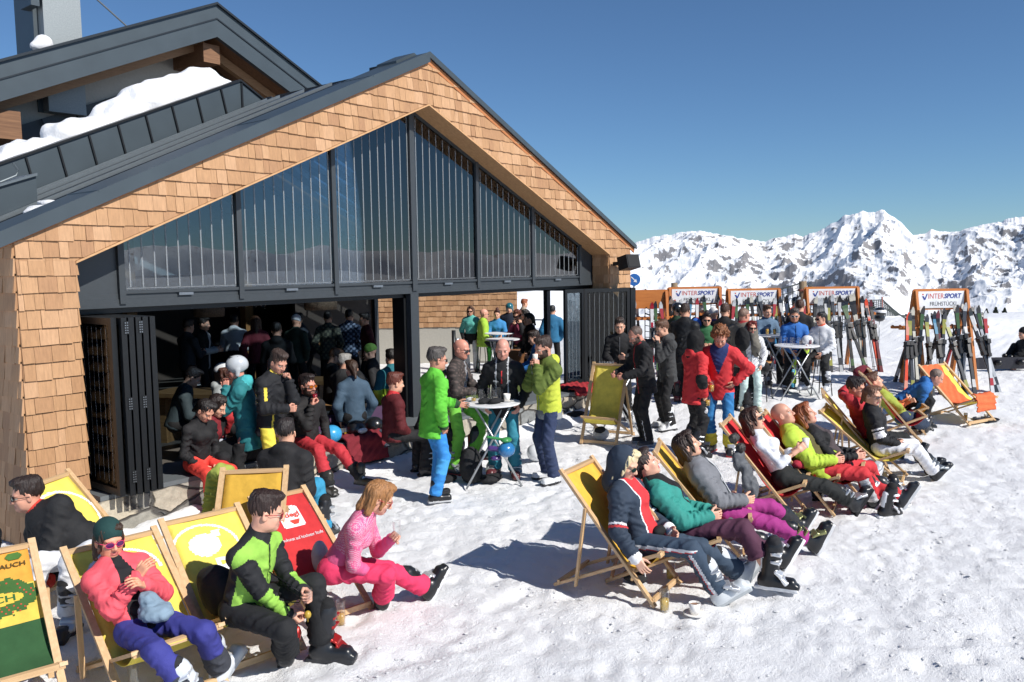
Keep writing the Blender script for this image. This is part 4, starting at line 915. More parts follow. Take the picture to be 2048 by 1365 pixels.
                cuts = [Ell((.12, 0, -.03), (.080, .070, .090), op='sub', k=.012), Cap((.02, 0, -.10), (-.03, 0, -.26), .05, op='sub', k=.01)]
            q0, f0_, m0_ = surfnet(pr+cuts, hh); ph0 = np.arctan2(q0[:, 1], q0[:, 0]+.02); n0 = nrm_rows(q0-np.array((-.02, 0, .02)))
            am = .0035 if st in ('short', 'stubble', 'pony', 'bun') else .006
            if st == 'stubble': am = 0
            fr0 = np.sin(ph0*17+3*np.sin(q0[:, 2]*31)+q0[:, 0]*60)*.6+np.sin(ph0*29+q0[:, 2]*45+2*np.sin(q0[:, 0]*40))*.5
            _tpl[key] = (q0+n0*(am*fr0)[:, None], f0_, m0_)
        q, f_, m_ = _tpl[key]; q = q*(.93 if hat and hat[0] != 'hood' else 1.0); link_mesh('hair', HX(q), f_, [hair_mat(hair[1])], root)
    if hat:
        kind, hc = hat[0], hat[1]; hh = min(fr*1.2, .012); key = ('hat', kind, hh)
        if key not in _tpl:
            if kind == 'beanie': pr = [Ell((-.02, 0, .058), (.110, .088, .098), k=.02), Ell((.12, 0, -.03), (.09, .09, .082), op='sub', k=.006), Plane((-.25, 0, -1), -.005-.0, .006), Cap((-.02, 0, .028), (-.022, 0, .046), .096, n=(0, 1, 0), sq=1.18, m=1, k=.006), Plane((-.3, 0, -1), -.008, .006)]
            if kind == 'hood': pr = [Ell((-.035, 0, .018), (.128, .112, .135), k=.02, nz=.004, ns=30), Cap((-.04, 0, -.06), (-.05, 0, -.17), .10, .11, k=.04), Ell((.125, 0, -.005), (.125, .088, .122), op='sub', k=.015), Ell((.02, 0, -.14), (.11, .06, .10), op='sub', k=.02)]
            if kind == 'helmet': pr = [Ell((-.015, 0, .05), (.128, .106, .112), k=.02), Cap((-.03, .085, .0), (-.02, .083, -.06), .03, .024, n=(0, 1, 0), sq=1.5, k=.02), Cap((-.03, -.085, .0), (-.02, -.083, -.06), .03, .024, n=(0, 1, 0), sq=1.5, k=.02), Ell((.13, 0, -.05), (.10, .12, .09), op='sub', k=.01), Ell((-.01, 0, -.12), (.2, .066, .135), op='sub', k=.01)]
            if kind == 'cap': pr = [Ell((-.02, 0, .055), (.108, .086, .09), k=.01), Plane((0, 0, -1), -.03, .005), Cap((.09, -.03, .036), (.09, .03, .036), .05, n=(0, 0, 1), sq=6, k=.01)]
            _tpl[key] = surfnet(pr, hh)
        q, f_, m_ = _tpl[key]
        o = link_mesh({'beanie': 'knit_cap', 'hood': 'hood', 'helmet': 'ski_helmet', 'cap': 'cap'}[kind], HX(q), f_, [fab(hc, kind='hat') if kind != 'helmet' else plain('helmet_shell', hc, .25, 0, .5, coat=.5), fab(hc, kind='hat') if len(hat) < 3 else fab(hat[2], kind='hat')], root, m_ if kind != 'helmet' else None)
        if kind == 'helmet' and not far:
            m = MB()
            for y in (-.045, 0, .045):
                for x in (-.03, .03): m.beam((x-.022, y, .160-abs(y)*.32-abs(x)*.15), (x+.022, y, .160-abs(y)*.32-abs(x)*.15), .012, .012)
            m.v = [tuple(v) for v in HX(np.array(m.v))]; m.build('helmet_vent', BLACK_AL, o)
    if glasses:
        m = MB(); gl = glasses if isinstance(glasses, str) else glasses[1]; big = .0245 if gl != 'thin' else .019
        if gl == 'goggles':
            V_ = []; 
            for t_ in np.linspace(-1, 1, 9):
                for z_ in (-.03, .03): V_.append((.107-.05*t_*t_+0, .072*t_, .004+z_*(1-.25*t_*t_)+(.012 if abs(t_) < .15 and z_ < 0 else 0)))
            m.add(V_, [(2*i, 2*i+2, 2*i+3, 2*i+1) for i in range(8)]); m.tube([(.05, .078, .01), (-.05, .1, .03), (-.12, .05, .04), (-.12, -.05, .04), (-.05, -.1, .03), (.05, -.078, .01)], .012, 6, 1)
        else:
            for s in (1, -1):
                V_ = [(.104-.35*abs(.031+s*0)*0-.012*abs(math.cos(t_)+s*0)*0-.010*(s*math.cos(t_)*.5+.5), s*.032+big*math.cos(t_)*1.12, .001+big*.78*math.sin(t_)) for t_ in np.linspace(0, 2*PI, 12, endpoint=False)]
                if gl != 'thin': m.add(V_, [tuple(range(12))], 0)
                m.tube(V_+[V_[0]], .0022 if gl != 'thin' else .0014, 4, 1, False); m.tube([(.095, s*.058, .008), (.04, s*.083, .008), (-.01, s*.086, .004)], .0024, 4, 1)
            m.tube([(.103, .01, .006), (.106, 0, .008), (.103, -.01, .006)], .0024, 4, 1)
        m.v = [tuple(v) for v in HX(np.array(m.v))]
        lc = glasses[2] if not isinstance(glasses, str) and len(glasses) > 2 else None
        m.build('goggles' if gl == 'goggles' else 'sunglasses' if gl != 'thin' else 'glasses', [plain('lens_'+lc, lc, .08, .3, .8) if lc else LENS, FRAME_ if isinstance(glasses, str) else plain('frame_'+glasses[0], glasses[0], .3)], root, True)
    PEOPLE.append(info); return info
def to_world(info, p):
    c, s = math.cos(info['rz']), math.sin(info['rz']); p = np.asarray(p); return info['loc']+np.array([p[0]*c-p[1]*s, p[0]*s+p[1]*c, p[2]])
def surf_strip(info, name, pts, w, mat): pass
# ------------------------------------------------------------------ props
BEECH = {a: wood('beech_'+a, 'bf9c72', 'd4b48a', a, .5, .6) for a in 'XYZ'}
WHITE_TOP = plain('white_table_top', 'e6e7e8', .35)
ALU = plain('aluminium_tube', 'b4b8bb', .35, .7)
DRINK = glass_mat('drinking_glass', (.985, .99, .99), .05)
def curve_pts(P, n=24):
    P = [np.array(p, float) for p in P]; P = [2*P[0]-P[1]]+P+[2*P[-1]-P[-2]]; out = []
    segs = len(P)-3
    for i in range(segs):
        for t in np.linspace(0, 1, max(2, n//segs), endpoint=(i == segs-1)):
            a, b, c, d = P[i:i+4]; out.append(.5*((2*b)+(-a+c)*t+(2*a-5*b+4*c-d)*t*t+(-a+3*b-3*c+d)*t**3))
    return np.array(out)
LOADED = [(.0, 1.0), (.17, .80), (.34, .57), (.48, .38), (.61, .29), (.74, .32), (.86, .44)]
SLACK = [(.0, 1.0), (.15, .78), (.31, .54), (.47, .37), (.63, .32), (.86, .44)]
class Sheet:
    """canvas strip: maps (u across in metres, v along 0..1) to the strip's surface"""
    def __init__(s, prof, w):
        s.c = curve_pts(prof, 36); d = np.r_[0, np.cumsum(np.linalg.norm(np.diff(s.c, axis=0), axis=1))]; s.L = d[-1]; s.d = d/d[-1]; s.w = w
    def at(s, u, v, off=0.0):
        v = np.asarray(v, float); u = np.asarray(u, float); x = np.interp(v, s.d, s.c[:, 0]); z = np.interp(v, s.d, s.c[:, 1])
        e = .01; tx = np.interp(v+e, s.d, s.c[:, 0])-np.interp(v-e, s.d, s.c[:, 0]); tz = np.interp(v+e, s.d, s.c[:, 1])-np.interp(v-e, s.d, s.c[:, 1]); L = np.sqrt(tx**2+tz**2)+1e-9
        nx, nz_ = -tz/L, tx/L
        sag = .012*np.cos(u/s.w*PI); 
        return np.stack([x+nx*(off-sag), u, z+nz_*(off-sag)], -1)
    def mesh(s, name, u0, u1, v0, v1, off, th, mat, parent, nu=10, nv=40, wob=0, quilt=0):
        U = np.linspace(u0, u1, nu); Vv = np.linspace(v0, v1, nv); UU, VV = np.meshgrid(U, Vv, indexing='ij')
        w_ = wob*np.sin(VV*31+UU*17)*np.sin(UU*23+VV*9) if wob else 0
        w_ = w_+quilt*np.abs(np.sin(VV*36+.5*np.sin(UU*14)))
        a = s.at(UU, VV, off+w_).reshape(-1, 3); b = s.at(UU, VV, off+w_-th).reshape(-1, 3); ii = (np.arange(nu-1)[:, None]*nv+np.arange(nv-1)[None, :]).ravel(); F = np.stack([ii, ii+1, ii+nv+1, ii+nv], 1)
        n = len(a); E = []
        for i in range(nv-1): E += [(i+1, i, n+i, n+i+1), ((nu-1)*nv+i, (nu-1)*nv+i+1, n+(nu-1)*nv+i+1, n+(nu-1)*nv+i)]
        for j in range(nu-1): E += [(j*nv, (j+1)*nv, n+(j+1)*nv, n+j*nv), ((j+1)*nv+nv-1, j*nv+nv-1, n+j*nv+nv-1, n+(j+1)*nv+nv-1)]
        return link_mesh(name, np.concatenate([a, b]), np.concatenate([F, F[:, ::-1]+n, np.array(E)]), [mat], parent)
    def decal(s, name, V2, F2, mat, parent, off=.0035):   # V2: (u, v*L in metres from the top)
        V2 = np.asarray(V2, float); P = s.at(V2[:, 0], V2[:, 1]/s.L, off); F2 = [tuple(f) for f in F2]; return link_mesh(name, P, F2, [mat], parent, None, False)
def subdiv_poly(poly, step=.02):
    out = []
    for i in range(len(poly)):
        a, b = np.array(poly[i], float), np.array(poly[(i+1) % len(poly)], float); n = max(1, int(np.linalg.norm(b-a)/step))
        out += [tuple(a+(b-a)*k/n) for k in range(n)]
    return out
def grid_poly(inside, u0, u1, v0, v1, st):   # fill a shape with small quads so it follows the cloth
    V = []; F = []; us = np.arange(u0, u1, st); vs_ = np.arange(v0, v1, st)
    for a in us:
        for b in vs_:
            if inside(a+st/2, b+st/2): k = len(V); V += [(a, b), (a+st, b), (a+st, b+st), (a, b+st)]; F.append((k, k+1, k+2, k+3))
    return V, F
def deckchair(label, O, hd, canvas, loaded=True, width=.58, group='wooden deckchairs on the snow', prof=None, zt=1.0):
    s0 = .83-math.sqrt(1.3**2-zt*zt); tp = prof or (LOADED if loaded else SLACK); prof = [(x+s0*(1-min(x, .83)/.83), .29+(z-.29)*(zt-.29)/.71 if x < .6 else z) for x, z in tp]
    e = empty('deckchair', O, hd, label, 'deckchair', group); w = width/2; sh = Sheet(prof or (LOADED if loaded else SLACK), width-.05)
    for s in (1, -1):
        MB().beam((s0-.02, s*w, zt+.035), (.83, s*w, .012), .024, .045, 0, (0, 1, 0)).build('back_rail', BEECH['X'], e)
        MB().beam((-.10, s*(w-.03), .015), (.87, s*(w-.03), .445), .024, .045, 0, (0, 1, 0)).build('seat_rail', BEECH['X'], e)
        MB().beam((s0+(.83-s0)*.27, s*(w+.025), zt*.74), (.13, s*(w+.025), .06), .020, .035, 0, (0, 1, 0)).build('prop', BEECH['Z'], e)
    MB().beam((s0, -w, zt), (s0, w, zt), .04, .03).build('top_bar', BEECH['Y'], e)
    MB().beam((.85, -w+.02, .43), (.85, w-.02, .43), .035, .035).build('front_bar', BEECH['Y'], e)
    MB().beam((.80, -w, .05), (.80, w, .05), .022, .045).build('foot_bar', BEECH['Y'], e)
    MB().beam((-.05, -w, .05), (-.05, w, .05), .022, .04).build('rear_bar', BEECH['Y'], e)
    cm = fab(canvas, .8, .5, 'canvas'); sh.mesh('canvas', -w+.03, w-.03, 0, 1, .0, .003, cm, e)
    e['w'] = w; return e, sh
def W2L(loc, rz, p): d = np.asarray(p)-np.asarray(loc); c, s = math.cos(rz), math.sin(rz); return np.array([d[0]*c+d[1]*s, -d[0]*s+d[1]*c, d[2]])
def tumbler(loc, label, fill=None, h=.15, r=.034, handle=False, lvl=.6, group=None, foam=False, parent=None, rz=0):
    e = empty('drink_glass', loc, rz, label, 'glass', group)
    m = MB().lathe([(0.0, .002), (r*.86, .002), (r, h), (r-.003, h), (r*.86-.003, .012), (0.0, .012)], n=16)
    if handle: m.tube([(r-.002, 0, h*.82), (r+.028, 0, h*.78), (r+.030, 0, h*.35), (r-.004, 0, h*.25)], .005, 6)
    m.build('glass_wall', DRINK, e, True)
    if fill:
        f = MB().lathe([(0, .014), (r*.85-.003, .014), (r*.86+(r*.14)*lvl-.0035, h*lvl), (0, h*lvl)], n=16); t = plain('drink_'+fill, fill, .15, 0, .5); f.build('drink', t, e, True)
        if foam: MB().lathe([(0, h*lvl), (r*.96-.003, h*lvl), (r*.98-.003, h*lvl+.03), (0, h*lvl+.032)], n=16).build('foam', plain('beer_foam', 'efe9dc', .8), e, True)
    return e
def cup(loc, label, group=None, saucer=True, sc=1.0):
    e = empty('coffee_cup', loc, 0, label, 'cup', group); WH = plain('white_china', 'ece9e4', .2)
    if saucer: MB().lathe([(0, .004), (.05*sc, .004), (.078*sc, .014), (.078*sc, .018), (.05*sc, .009), (0, .009)], n=20).build('saucer', WH, e, True)
    m = MB().lathe([(0, .010), (.030*sc, .010), (.040*sc, .085*sc), (.037*sc, .085*sc), (.028*sc, .02), (0, .02)], n=20); m.tube([(.036*sc, 0, .07*sc), (.062*sc, 0, .066*sc), (.060*sc, 0, .03*sc), (.032*sc, 0, .025*sc)], .005, 6); m.build('cup', WH, e, True)
    MB().lathe([(0, .072*sc), (.036*sc, .072*sc)], n=16).build('coffee', plain('coffee', '7a5236', .2), e); return e
def bar_table(loc, label, z=1.05, r=.37, rot=0.0):
    e = empty('bar_table', loc, rot, label, 'table', 'round white folding bar tables'); MB().lathe([(0, z-.022), (r-.01, z-.022), (r, z-.014), (r, z-.004), (r-.006, z), (0, z)], n=40).build('table_top', WHITE_TOP, e, False)
    for y in (-.2, .2): 
        MB().tube([(-r*.95, y, .0), (.22, y, z-.024)], .014, 8).build('leg', ALU, e, True); MB().tube([(r*.95, y*.9, .0), (-.22, y*.9, z-.024)], .014, 8).build('leg', ALU, e, True)
    MB().tube([(-r*.62, -.2, .22), (-r*.62, .2, .22)], .010, 6).build('crossbar', ALU, e, True); MB().tube([(r*.60, -.18, .22), (r*.60, .18, .22)], .010, 6).build('crossbar', ALU, e, True)
    return e
def stool(loc, label, z=.76, seatc='c49058', group='bar stools around the tables'):
    e = empty('bar_stool', loc, rng.uniform(0, 3), label, 'stool', group); MB().lathe([(0, z-.035), (.15, z-.035), (.165, z-.02), (.16, z), (0, z+.004)], n=20).build('seat', wood('stool_seat', 'a5743f', seatc, 'X'), e, False)
    for a in range(4): c, s = math.cos(a*PI/2+.4), math.sin(a*PI/2+.4); MB().tube([(c*.11, s*.11, z-.03), (c*.20, s*.20, 0)], .011, 6).build('leg', plain('black_steel', '202124', .4, .4), e, True)
    V = [(.165*math.cos(t), .165*math.sin(t), .28) for t in np.linspace(0, 2*PI, 17)]; MB().tube(V, .008, 6, 0, False).build('foot_ring', plain('black_steel', '202124', .4, .4), e, True); return e
# ---- skis
def ski_proto(c1, c2, L):
    e = empty('ski_pair', (0, 0, 0)); 
    for sgn in (1, -1):
        m = MB(); n = 22; V = []; F = []; M_ = []
        for i in range(n+1):
            t = i/n; z = t*L; w = .026+.014*(2*t-1)**2+.012*max(0, t-.75)*2; 
            if t > .93: w *= math.sqrt(max(.05, 1-((t-.93)/.07)**2*.92))
            x = .004+.055*max(0, (t-.86)/.14)**2+.018*(1-(2*t-1)**2)*.5
            for yy, xx in ((-w, 0), (w, 0), (w, .011), (-w, .011)): V.append((sgn*(x+xx) if 1 else 0, yy, z))
        for i in range(n):
            for k in range(4): F.append((i*4+k, i*4+(k+1) % 4, i*4+4+(k+1) % 4, i*4+4+k)); M_.append(0 if k == 2 else 1 if k in (1, 3) else 3)
            t = i/n
            if t > .70 and t < .90: M_[-2] = 2
            if .05 < t < .18: M_[-2] = 2
        m.v = V; m.f = F+[(0, 1, 2, 3), (n*4+3, n*4+2, n*4+1, n*4)]; m.m = M_+[1, 1]
        ski = m.build('ski', [plain('ski_top_'+c1, c1, .25, 0, .5, coat=.3), plain('ski_edge', '8f9498', .3, .7), plain('ski_accent_'+c2, c2, .25), plain('ski_base', '1c1c1f', .4)], e)
        b = MB(); x0 = sgn*.035
        b.box((x0-.02, -.03, L*.44), (x0+.03, .03, L*.44+.07)); b.box((x0-.012, -.028, L*.44+.07), (x0+.012, .028, L*.60)); b.box((x0-.02, -.034, L*.60), (x0+.045, .034, L*.60+.09)); b.tube([(x0+sgn*.02, -.05, L*.64), (x0+sgn*.05, .05, L*.66)], .008, 5, 1)
        b.build('binding', [plain('binding_black', '161618', .35), plain('binding_white', 'd5d7d9', .3)], e)
    return e
def rotz_tree(o): pass
SKI_C = [('c4c6c9', 'a33a3e'), ('d24a2a', 'c98a78'), ('1f2023', '3f5a38'), ('a9acb0', '3d3f44'), ('9f2530', 'cfcfcf'), ('222428', '4a7f9c'), ('2a2b2e', 'b9b9b9'), ('b9b5a8', '202020'), ('3a3c40', '8f8f48'), ('5f2328', '1c1c1c')]
PROTO = []
for i, (a, b) in enumerate(SKI_C): p = ski_proto(a, b, 1.64+.045*(i % 4)); p['_l'] = 1.64+.045*(i % 4); PROTO.append(p)
SKI_USED = set(); SKN = {'c4c6c9': 'silver skis with red tips', 'd24a2a': 'orange-red skis', '1f2023': 'black skis with green tips', 'a9acb0': 'pale grey skis with dark tips', '9f2530': 'red skis with white tips', '222428': 'black skis with blue tips', '2a2b2e': 'black skis with white tips', 'b9b5a8': 'cream skis with black tips', '3a3c40': 'dark skis with yellow tips', '5f2328': 'dark red skis with black tips'}
index_kids()
def place_ski(i, foot, top, roll, label, group):
    src = PROTO[i]; o = copy_tree(src) if i in SKI_USED else src; SKI_USED.add(i)
    foot = np.array(foot, float); d = nrm(np.array(top, float)-foot); x = nrm(np.cross(np.array((math.cos(roll), math.sin(roll), 0)), d)); x = np.cross(d, x) if abs(x[2]) > .9 else x
    y = np.cross(d, x); R = np.stack([x, y, d], 1); o.matrix_world = Matrix(((R[0, 0], R[0, 1], R[0, 2], foot[0]), (R[1, 0], R[1, 1], R[1, 2], foot[1]), (R[2, 0], R[2, 1], R[2, 2], foot[2]), (0, 0, 0, 1)))
    o['label'] = label; o['category'] = 'skis'; o['group'] = group; return o
ORW = wood('orange_glazed_timber', 'b4682c', 'c97d3a', 'Z', .55, .6); ORX = wood('orange_glazed_board', 'b4682c', 'c97d3a', 'X', .55, .6)
SIGNW = plain('sign_white', 'e4e6e8', .4); LR = plain('letter_red', 'c5402f', .5); LB = plain('letter_blue', '2c3f8c', .5); LK = plain('letter_black', '2a2a2c', .5)
def ski_rack(c, ax, label, L=1.75, sw=1.0, n=14, sign=True, seed=0, which='', half=None, ztop=1.95):
    """c: centre on the ground; ax: unit vector along the rail"""
    c = np.array(c, float); hd = math.atan2(ax[1], ax[0]); e = empty('ski_rack', c, hd, label, 'ski rack', 'ski racks on the terrace'); rn = random.Random(seed)
    for s in (1, -1):
        x = s*(sw/2+.02)
        MB().beam((x, -.45, 0), (x, .0, ztop), .12, .05, 0, (1, 0, 0)).build('post', ORW, e); MB().beam((x, .45, 0), (x, .03, ztop-.06), .12, .05, 0, (1, 0, 0)).build('post', ORW, e)
    m = MB(); pl = []
    for t in np.linspace(PI, PI/2, 5): pl.append((-sw/2-.02+.06*math.cos(t), ztop-.02+.06*math.sin(t)))
    for t in np.linspace(PI/2, 0, 5): pl.append((sw/2+.02+.06*math.cos(t), ztop-.02+.06*math.sin(t)))
    m.prism([(-sw/2-.08, ztop-.38)]+pl+[(sw/2+.08, ztop-.38)], -.02, .012); m.build('header_board', ORX, e)
    for y in (-.16, .16): MB().beam((-L/2, y, 1.22), (L/2, y, 1.22), .09, .05).build('rail', ORX, e)
    m = MB()
    for k in np.linspace(-L/2+.05, L/2-.05, 12): m.box((k-.012, -.24, 1.225), (k+.012, -.19, 1.26)); m.box((k-.012, .19, 1.225), (k+.012, .24, 1.26))
    m.build('rail_pegs', ORX, e)
    if sign:
        b = MB().box((-sw/2+.03, -.034, ztop-.345), (sw/2-.03, -.022, ztop-.01)).build('sign_board', SIGNW, e); z0 = ztop-.345
        def put(s_, x0, x1, za, zb, mt, nm, **kw):
            V, F = fit_text(s_, x0, x1, za, zb, **kw); link_mesh(nm, [(v[0], -.0365, v[1]) for v in V], F, [mt], b, None, False)
        a = -sw/2+.03; w = sw-.06
        put('INTER', a+w*.22, a+w*.56, z0+.19, z0+.29, LR, 'lettering'); put('SPORT', a+w*.565, a+w*.94, z0+.19, z0+.29, LB, 'lettering', bold=.035, shear=.15)
        link_mesh('emblem', [(a+w*.08, -.0365, z0+.24), (a+w*.12, -.0365, z0+.24), (a+w*.14, -.0365, z0+.20), (a+w*.18, -.0365, z0+.29), (a+w*.205, -.0365, z0+.29), (a+w*.155, -.0365, z0+.165), (a+w*.125, -.0365, z0+.165)], [(0, 1, 2, 6), (2, 3, 4, 5, 6)], [LB], b, None, False)
        link_mesh('emblem', [(a+w*.10+.016*math.cos(t), -.0365, z0+.275+.016*math.sin(t)) for t in np.linspace(0, 6, 10)], [tuple(range(10))], [LR], b, None, False)
        put('FRÜHSTÜCKL', a+w*.26, a+w*.86, z0+.045, z0+.145, LK, 'lettering')
    ay = np.array((-ax[1], ax[0], 0.)); axv = np.array((ax[0], ax[1], 0.)); 
    for k in range(n):
        side = -1 if (half == 'front' or (half is None and rn.random() < .68)) else 1
        u = -L/2+.06+(L-.12)*(k+.5)/n+rn.uniform(-.03, .03); foot = c+axv*(u*1.2+rn.uniform(-.20, .20))+ay*side*(.58+rn.uniform(-.12, .20)); top = c+axv*(u+rn.uniform(-.06, .06))+ay*side*.225; top[2] = c[2]+1.24
        i = rn.choice((0, 1, 2, 3, 3, 4, 5, 6, 6, 7, 7, 8, 2, 0, 9)); foot[2] = gz(foot[0], foot[1])-.01
        pos = 'leftmost' if k == 0 else 'rightmost' if k == n-1 else None
        lab = '%s leaning on the %s ski rack%s' % (SKN[SKI_C[i][0]], which, ' at its left end' if k == 0 else ' at its right end' if k == n-1 else ' facing the tables' if side < 0 else ' on its far side')
        place_ski(i, foot, top, hd, lab, 'skis leaning on the %s ski rack' % which)
    # a few ski poles
    for k in range(4):
        u = rn.uniform(-L/2, L/2); o = empty('ski_pole', (0, 0, 0), 0, 'thin ski pole leaning on the %s ski rack' % which, 'ski pole', 'ski poles at the %s ski rack' % which); f_ = c+axv*u*1.1-ay*(.5); t_ = c+axv*u-ay*.22; t_[2] += 1.2; f_[2] = gz(f_[0], f_[1]); o.location = f_
        MB().tube([(0, 0, 0), t_-f_], .007, 5).build('shaft', plain('pole_shaft', '3a3b3e', .3, .5), o, True); MB().tube([(t_-f_)*.94, (t_-f_)*1.06], .017, 6).build('grip', BLACK_AL, o, True); MB().lathe([(0, .06), (.03, .06), (.03, .065), (0, .07)], n=8).build('basket', BLACK_AL, o)
    return e
def lump(name, label, cat, blobs, mat, vox=.012, k=.03, nz=.006, ns=45, parent=None, group=None, mats=None):
    pr = []
    for b in blobs:
        if len(b) == 2: pr.append(Ell(b[0], b[1], k=k, nz=nz, ns=ns))
        else: pr.append(Cap(b[0], b[1], b[2], b[3] if len(b) > 3 else b[2], k=k, wr=nz, lam=.06))
    P, F, fm = surfnet(pr, vox); ctr = P.mean(0); ctr[2] = P[:, 2].min(); o = link_mesh(name, P-ctr, F, [mat], parent, fm, True, ctr)
    if parent is None: tag(o, label, cat, group)
    return o
# ------------------------------------------------------------------ deckchairs and the people in them (right-hand row)
SOLE = .112
HPX = .62
def LP(loc, rz, h, pts):
    S = h/1.76; out = []
    for q in pts:
        z = q[2] if len(q) > 2 else 0; w = G(q[0], q[1], z+.02); l = W2L((loc[0], loc[1], 0), rz, w); l = l/S; dx, dy = l[0]-HPX/S, l[1]; r_ = math.hypot(dx, dy); k_ = min(1, .83/r_); out.append((HPX/S+dx*k_, dy*k_, z)+tuple(q[3:4]))
    return tuple(out)
def chair_at(label, px, py, hd_deg, canvas, side=1, loaded=True, z=1.0, width=.58, **kw):
    hd = math.radians(hd_deg); p = G(px, py, z); lf = np.array((-math.sin(hd), math.cos(hd), 0)); O = p+lf*side*width/2; O[2] = gz(O[0], O[1])*0; e, sh = deckchair(label, O, hd, canvas, loaded, width, **kw); return e, sh, O, hd
YEL = 'f6e24a'; YEL2 = 'f2bd22'; RED = 'd8262a'
def lfit(label, x, y, hd, zt, canvas, w=.58, **kw):
    hd = math.radians(hd); O = np.array([x, y, 0.]); e, sh = deckchair(label, O, hd, canvas, width=w, zt=zt, **kw); return e, sh, O, hd
def sitter(label, H, z, hd, ank, h=1.76, **kw):
    S = h/1.76; loc = (H[0], H[1], 0); rz = math.radians(hd); lg = []
    for a in ank: l = W2L(loc, rz, (a[0], a[1], 0)); lg.append((l[0]/S, l[1]/S, a[2] if len(a) > 2 else 0)+tuple(a[3:4]))
    return person(label, loc, 0, 'recline', h, hp=(0, 0, z), world_head=rz, legs=tuple(lg), **kw)
def recl(label, ch, h, legs_px, lean=-35, hp=(.62, 0, .44), **kw):
    e, sh, O, hd = ch; return person(label, O, 0, 'recline', h, hp=hp, lean=lean, world_head=hd, legs=LP(O, hd, h, legs_px), **kw)
GRP = 'people sunbathing in the right-hand row of deckchairs'
cA = chair_at('yellow canvas deckchair nearest the camera in the right-hand row, under the hooded blonde woman', 1125, 948, -83, YEL2)
inA = lambda E: E['tor'] & (E['f'] > 0) & (np.abs(E['l']+.0) < .085) & (E['u'] > -.2)
st = [(lambda E: (np.char.startswith(E['p'].astype(str), 'ua')) & (E['t'] > .78) & (E['t'] < .84), 'c2'), (lambda E: (np.char.startswith(E['p'].astype(str), 'ua')) & (E['t'] > .86) & (E['t'] < .93), 'c3'), (lambda E: (np.char.startswith(E['p'].astype(str), 'fa')) & (E['t'] > .90), 'c2'), (lambda E: E['tor'] & (E['f'] > 0) & (np.abs(E['l']) > .075) & (np.abs(E['l']) < .095), 'c2'), (inA, 'inner')]
pst = [(lambda E: np.char.startswith(E['p'].astype(str), 'th') & (E['o'] > .987), 'c2'), (lambda E: np.char.startswith(E['p'].astype(str), 'sn') & (E['o'] > .987), 'c2'), (lambda E: np.char.startswith(E['p'].astype(str), 'th') & (E['o'] > .965) & (E['o'] <= .987) & (E['f'] < 0), 'c3'), (lambda E: np.char.startswith(E['p'].astype(str), 'sn') & (E['o'] > .965) & (E['o'] <= .987) & (E['f'] < 0), 'c3')]
R1 = dict(group=GRP, res=.0098)
pA = recl('blonde woman in a navy hooded jacket and red top, cigarette in her hanging hand', cA, 1.78, ((1492, 1165), (1438, 1205)), female=True, lean=-24, hpit=16, hy=-6, L='lap', R=(.02, -.30, -.52),
          jk=dict(c='2c3a4c', inner='d3222b', c2='e6e8ea', c3='cf2f33', rules=st, th=.022, low=.12), tr=dict(c='34465a', c2='d8dadd', c3='c02c34', rules=pst, sl=1), hair=('bob', 'd9c9a0'), hat=('hood', '2c3a4c'), glasses='sun', boots=('c9ced1', 'aeb3b5', '2a2a2c'), skin='dcae95', **R1)
MB().tube([pA['hand'][-1]+np.array((0, 0, .0)), pA['hand'][-1]+np.array((.03, -.03, -.06))], .004, 6).build('cigarette', plain('cigarette_paper', 'e9e6e0', .7), pA['root'])
link_mesh('pouch', *surfnet([Ell(pA['P']+pA['fw']*.15+pA['lat']*.02+pA['sp']*.04, (.05, .09, .045), k=.02)], .012)[:2], [fab('17181b')], pA['root'])
cB = chair_at('red canvas deckchair second in the right-hand row, under the woman in teal', 1233, 942, -64, RED)
pB = recl('dark-haired woman in an open teal jacket and plum ski trousers, asleep with folded hands', cB, 1.78, ((1612, 1128, .02), (1538, 1172, .04)), female=True, lean=-40, hpit=-28, hy=10, L='lap', R='lap',
          jk=dict(c='1f8f83', inner='1c1a1d', open=.10, vopen=1, th=.026, low=.12), tr=dict(c='542a42'), hair=('bun', '2a1c18'), boots=('1b1c1f', 'e2e3e4', '26262a', 'e4e5e6'), hem=.42, skin='dba78f', **R1)
cC = chair_at('yellow canvas deckchair third in the right-hand row, under the woman in magenta trousers', 1310, 910, -66, YEL2)
pC = recl('dark-haired woman in a grey ski jacket and magenta trousers, dozing', cC, 1.78, ((1672, 1060, .06), (1655, 1105, .02)), female=True, lean=-34, hpit=-26, hy=8, L='pocket', R='lap',
          jk=dict(c='74767c', zip='d9dadc', inner='2a3436', open=.03, th=.03, low=.12, c2='3a3c40', rules=[(lambda E: E['p'] == 'collar', 'c2')]), tr=dict(c='a3207f', c2='2a2b2f', rules=[(lambda E: (E['p'] == 'snL') & (E['t'] > .45), 'c2')]), hair=('bob', '2d1e18'), boots=('1b1c1f', 'cfd0d2', '202124', '8f8f60'), hem=.22, **R1)
cD = chair_at('red canvas deckchair fourth in the right-hand row, under the woman in white', 1442, 853, -76, RED)
pD = recl('woman in a white shirt with sunglasses holding a white cup, face to the sun', cD, 1.78, ((1648, 992), (1706, 1022, .03)), female=True, lean=-34, hpit=-22, L='front', R='front', hands='grip',
          jk=dict(c='e3e6ee', name='shirt', th=-.012, sleeve=.65, wr=.004, collar=1, low=.04), tr=dict(c='1c1f1f', sl=.92), hair=('bob', '3a2119'), glasses='sun', boots=('202226', '1a1a1c', '202024', 'b9bcc0'), hem=.25, **R1)
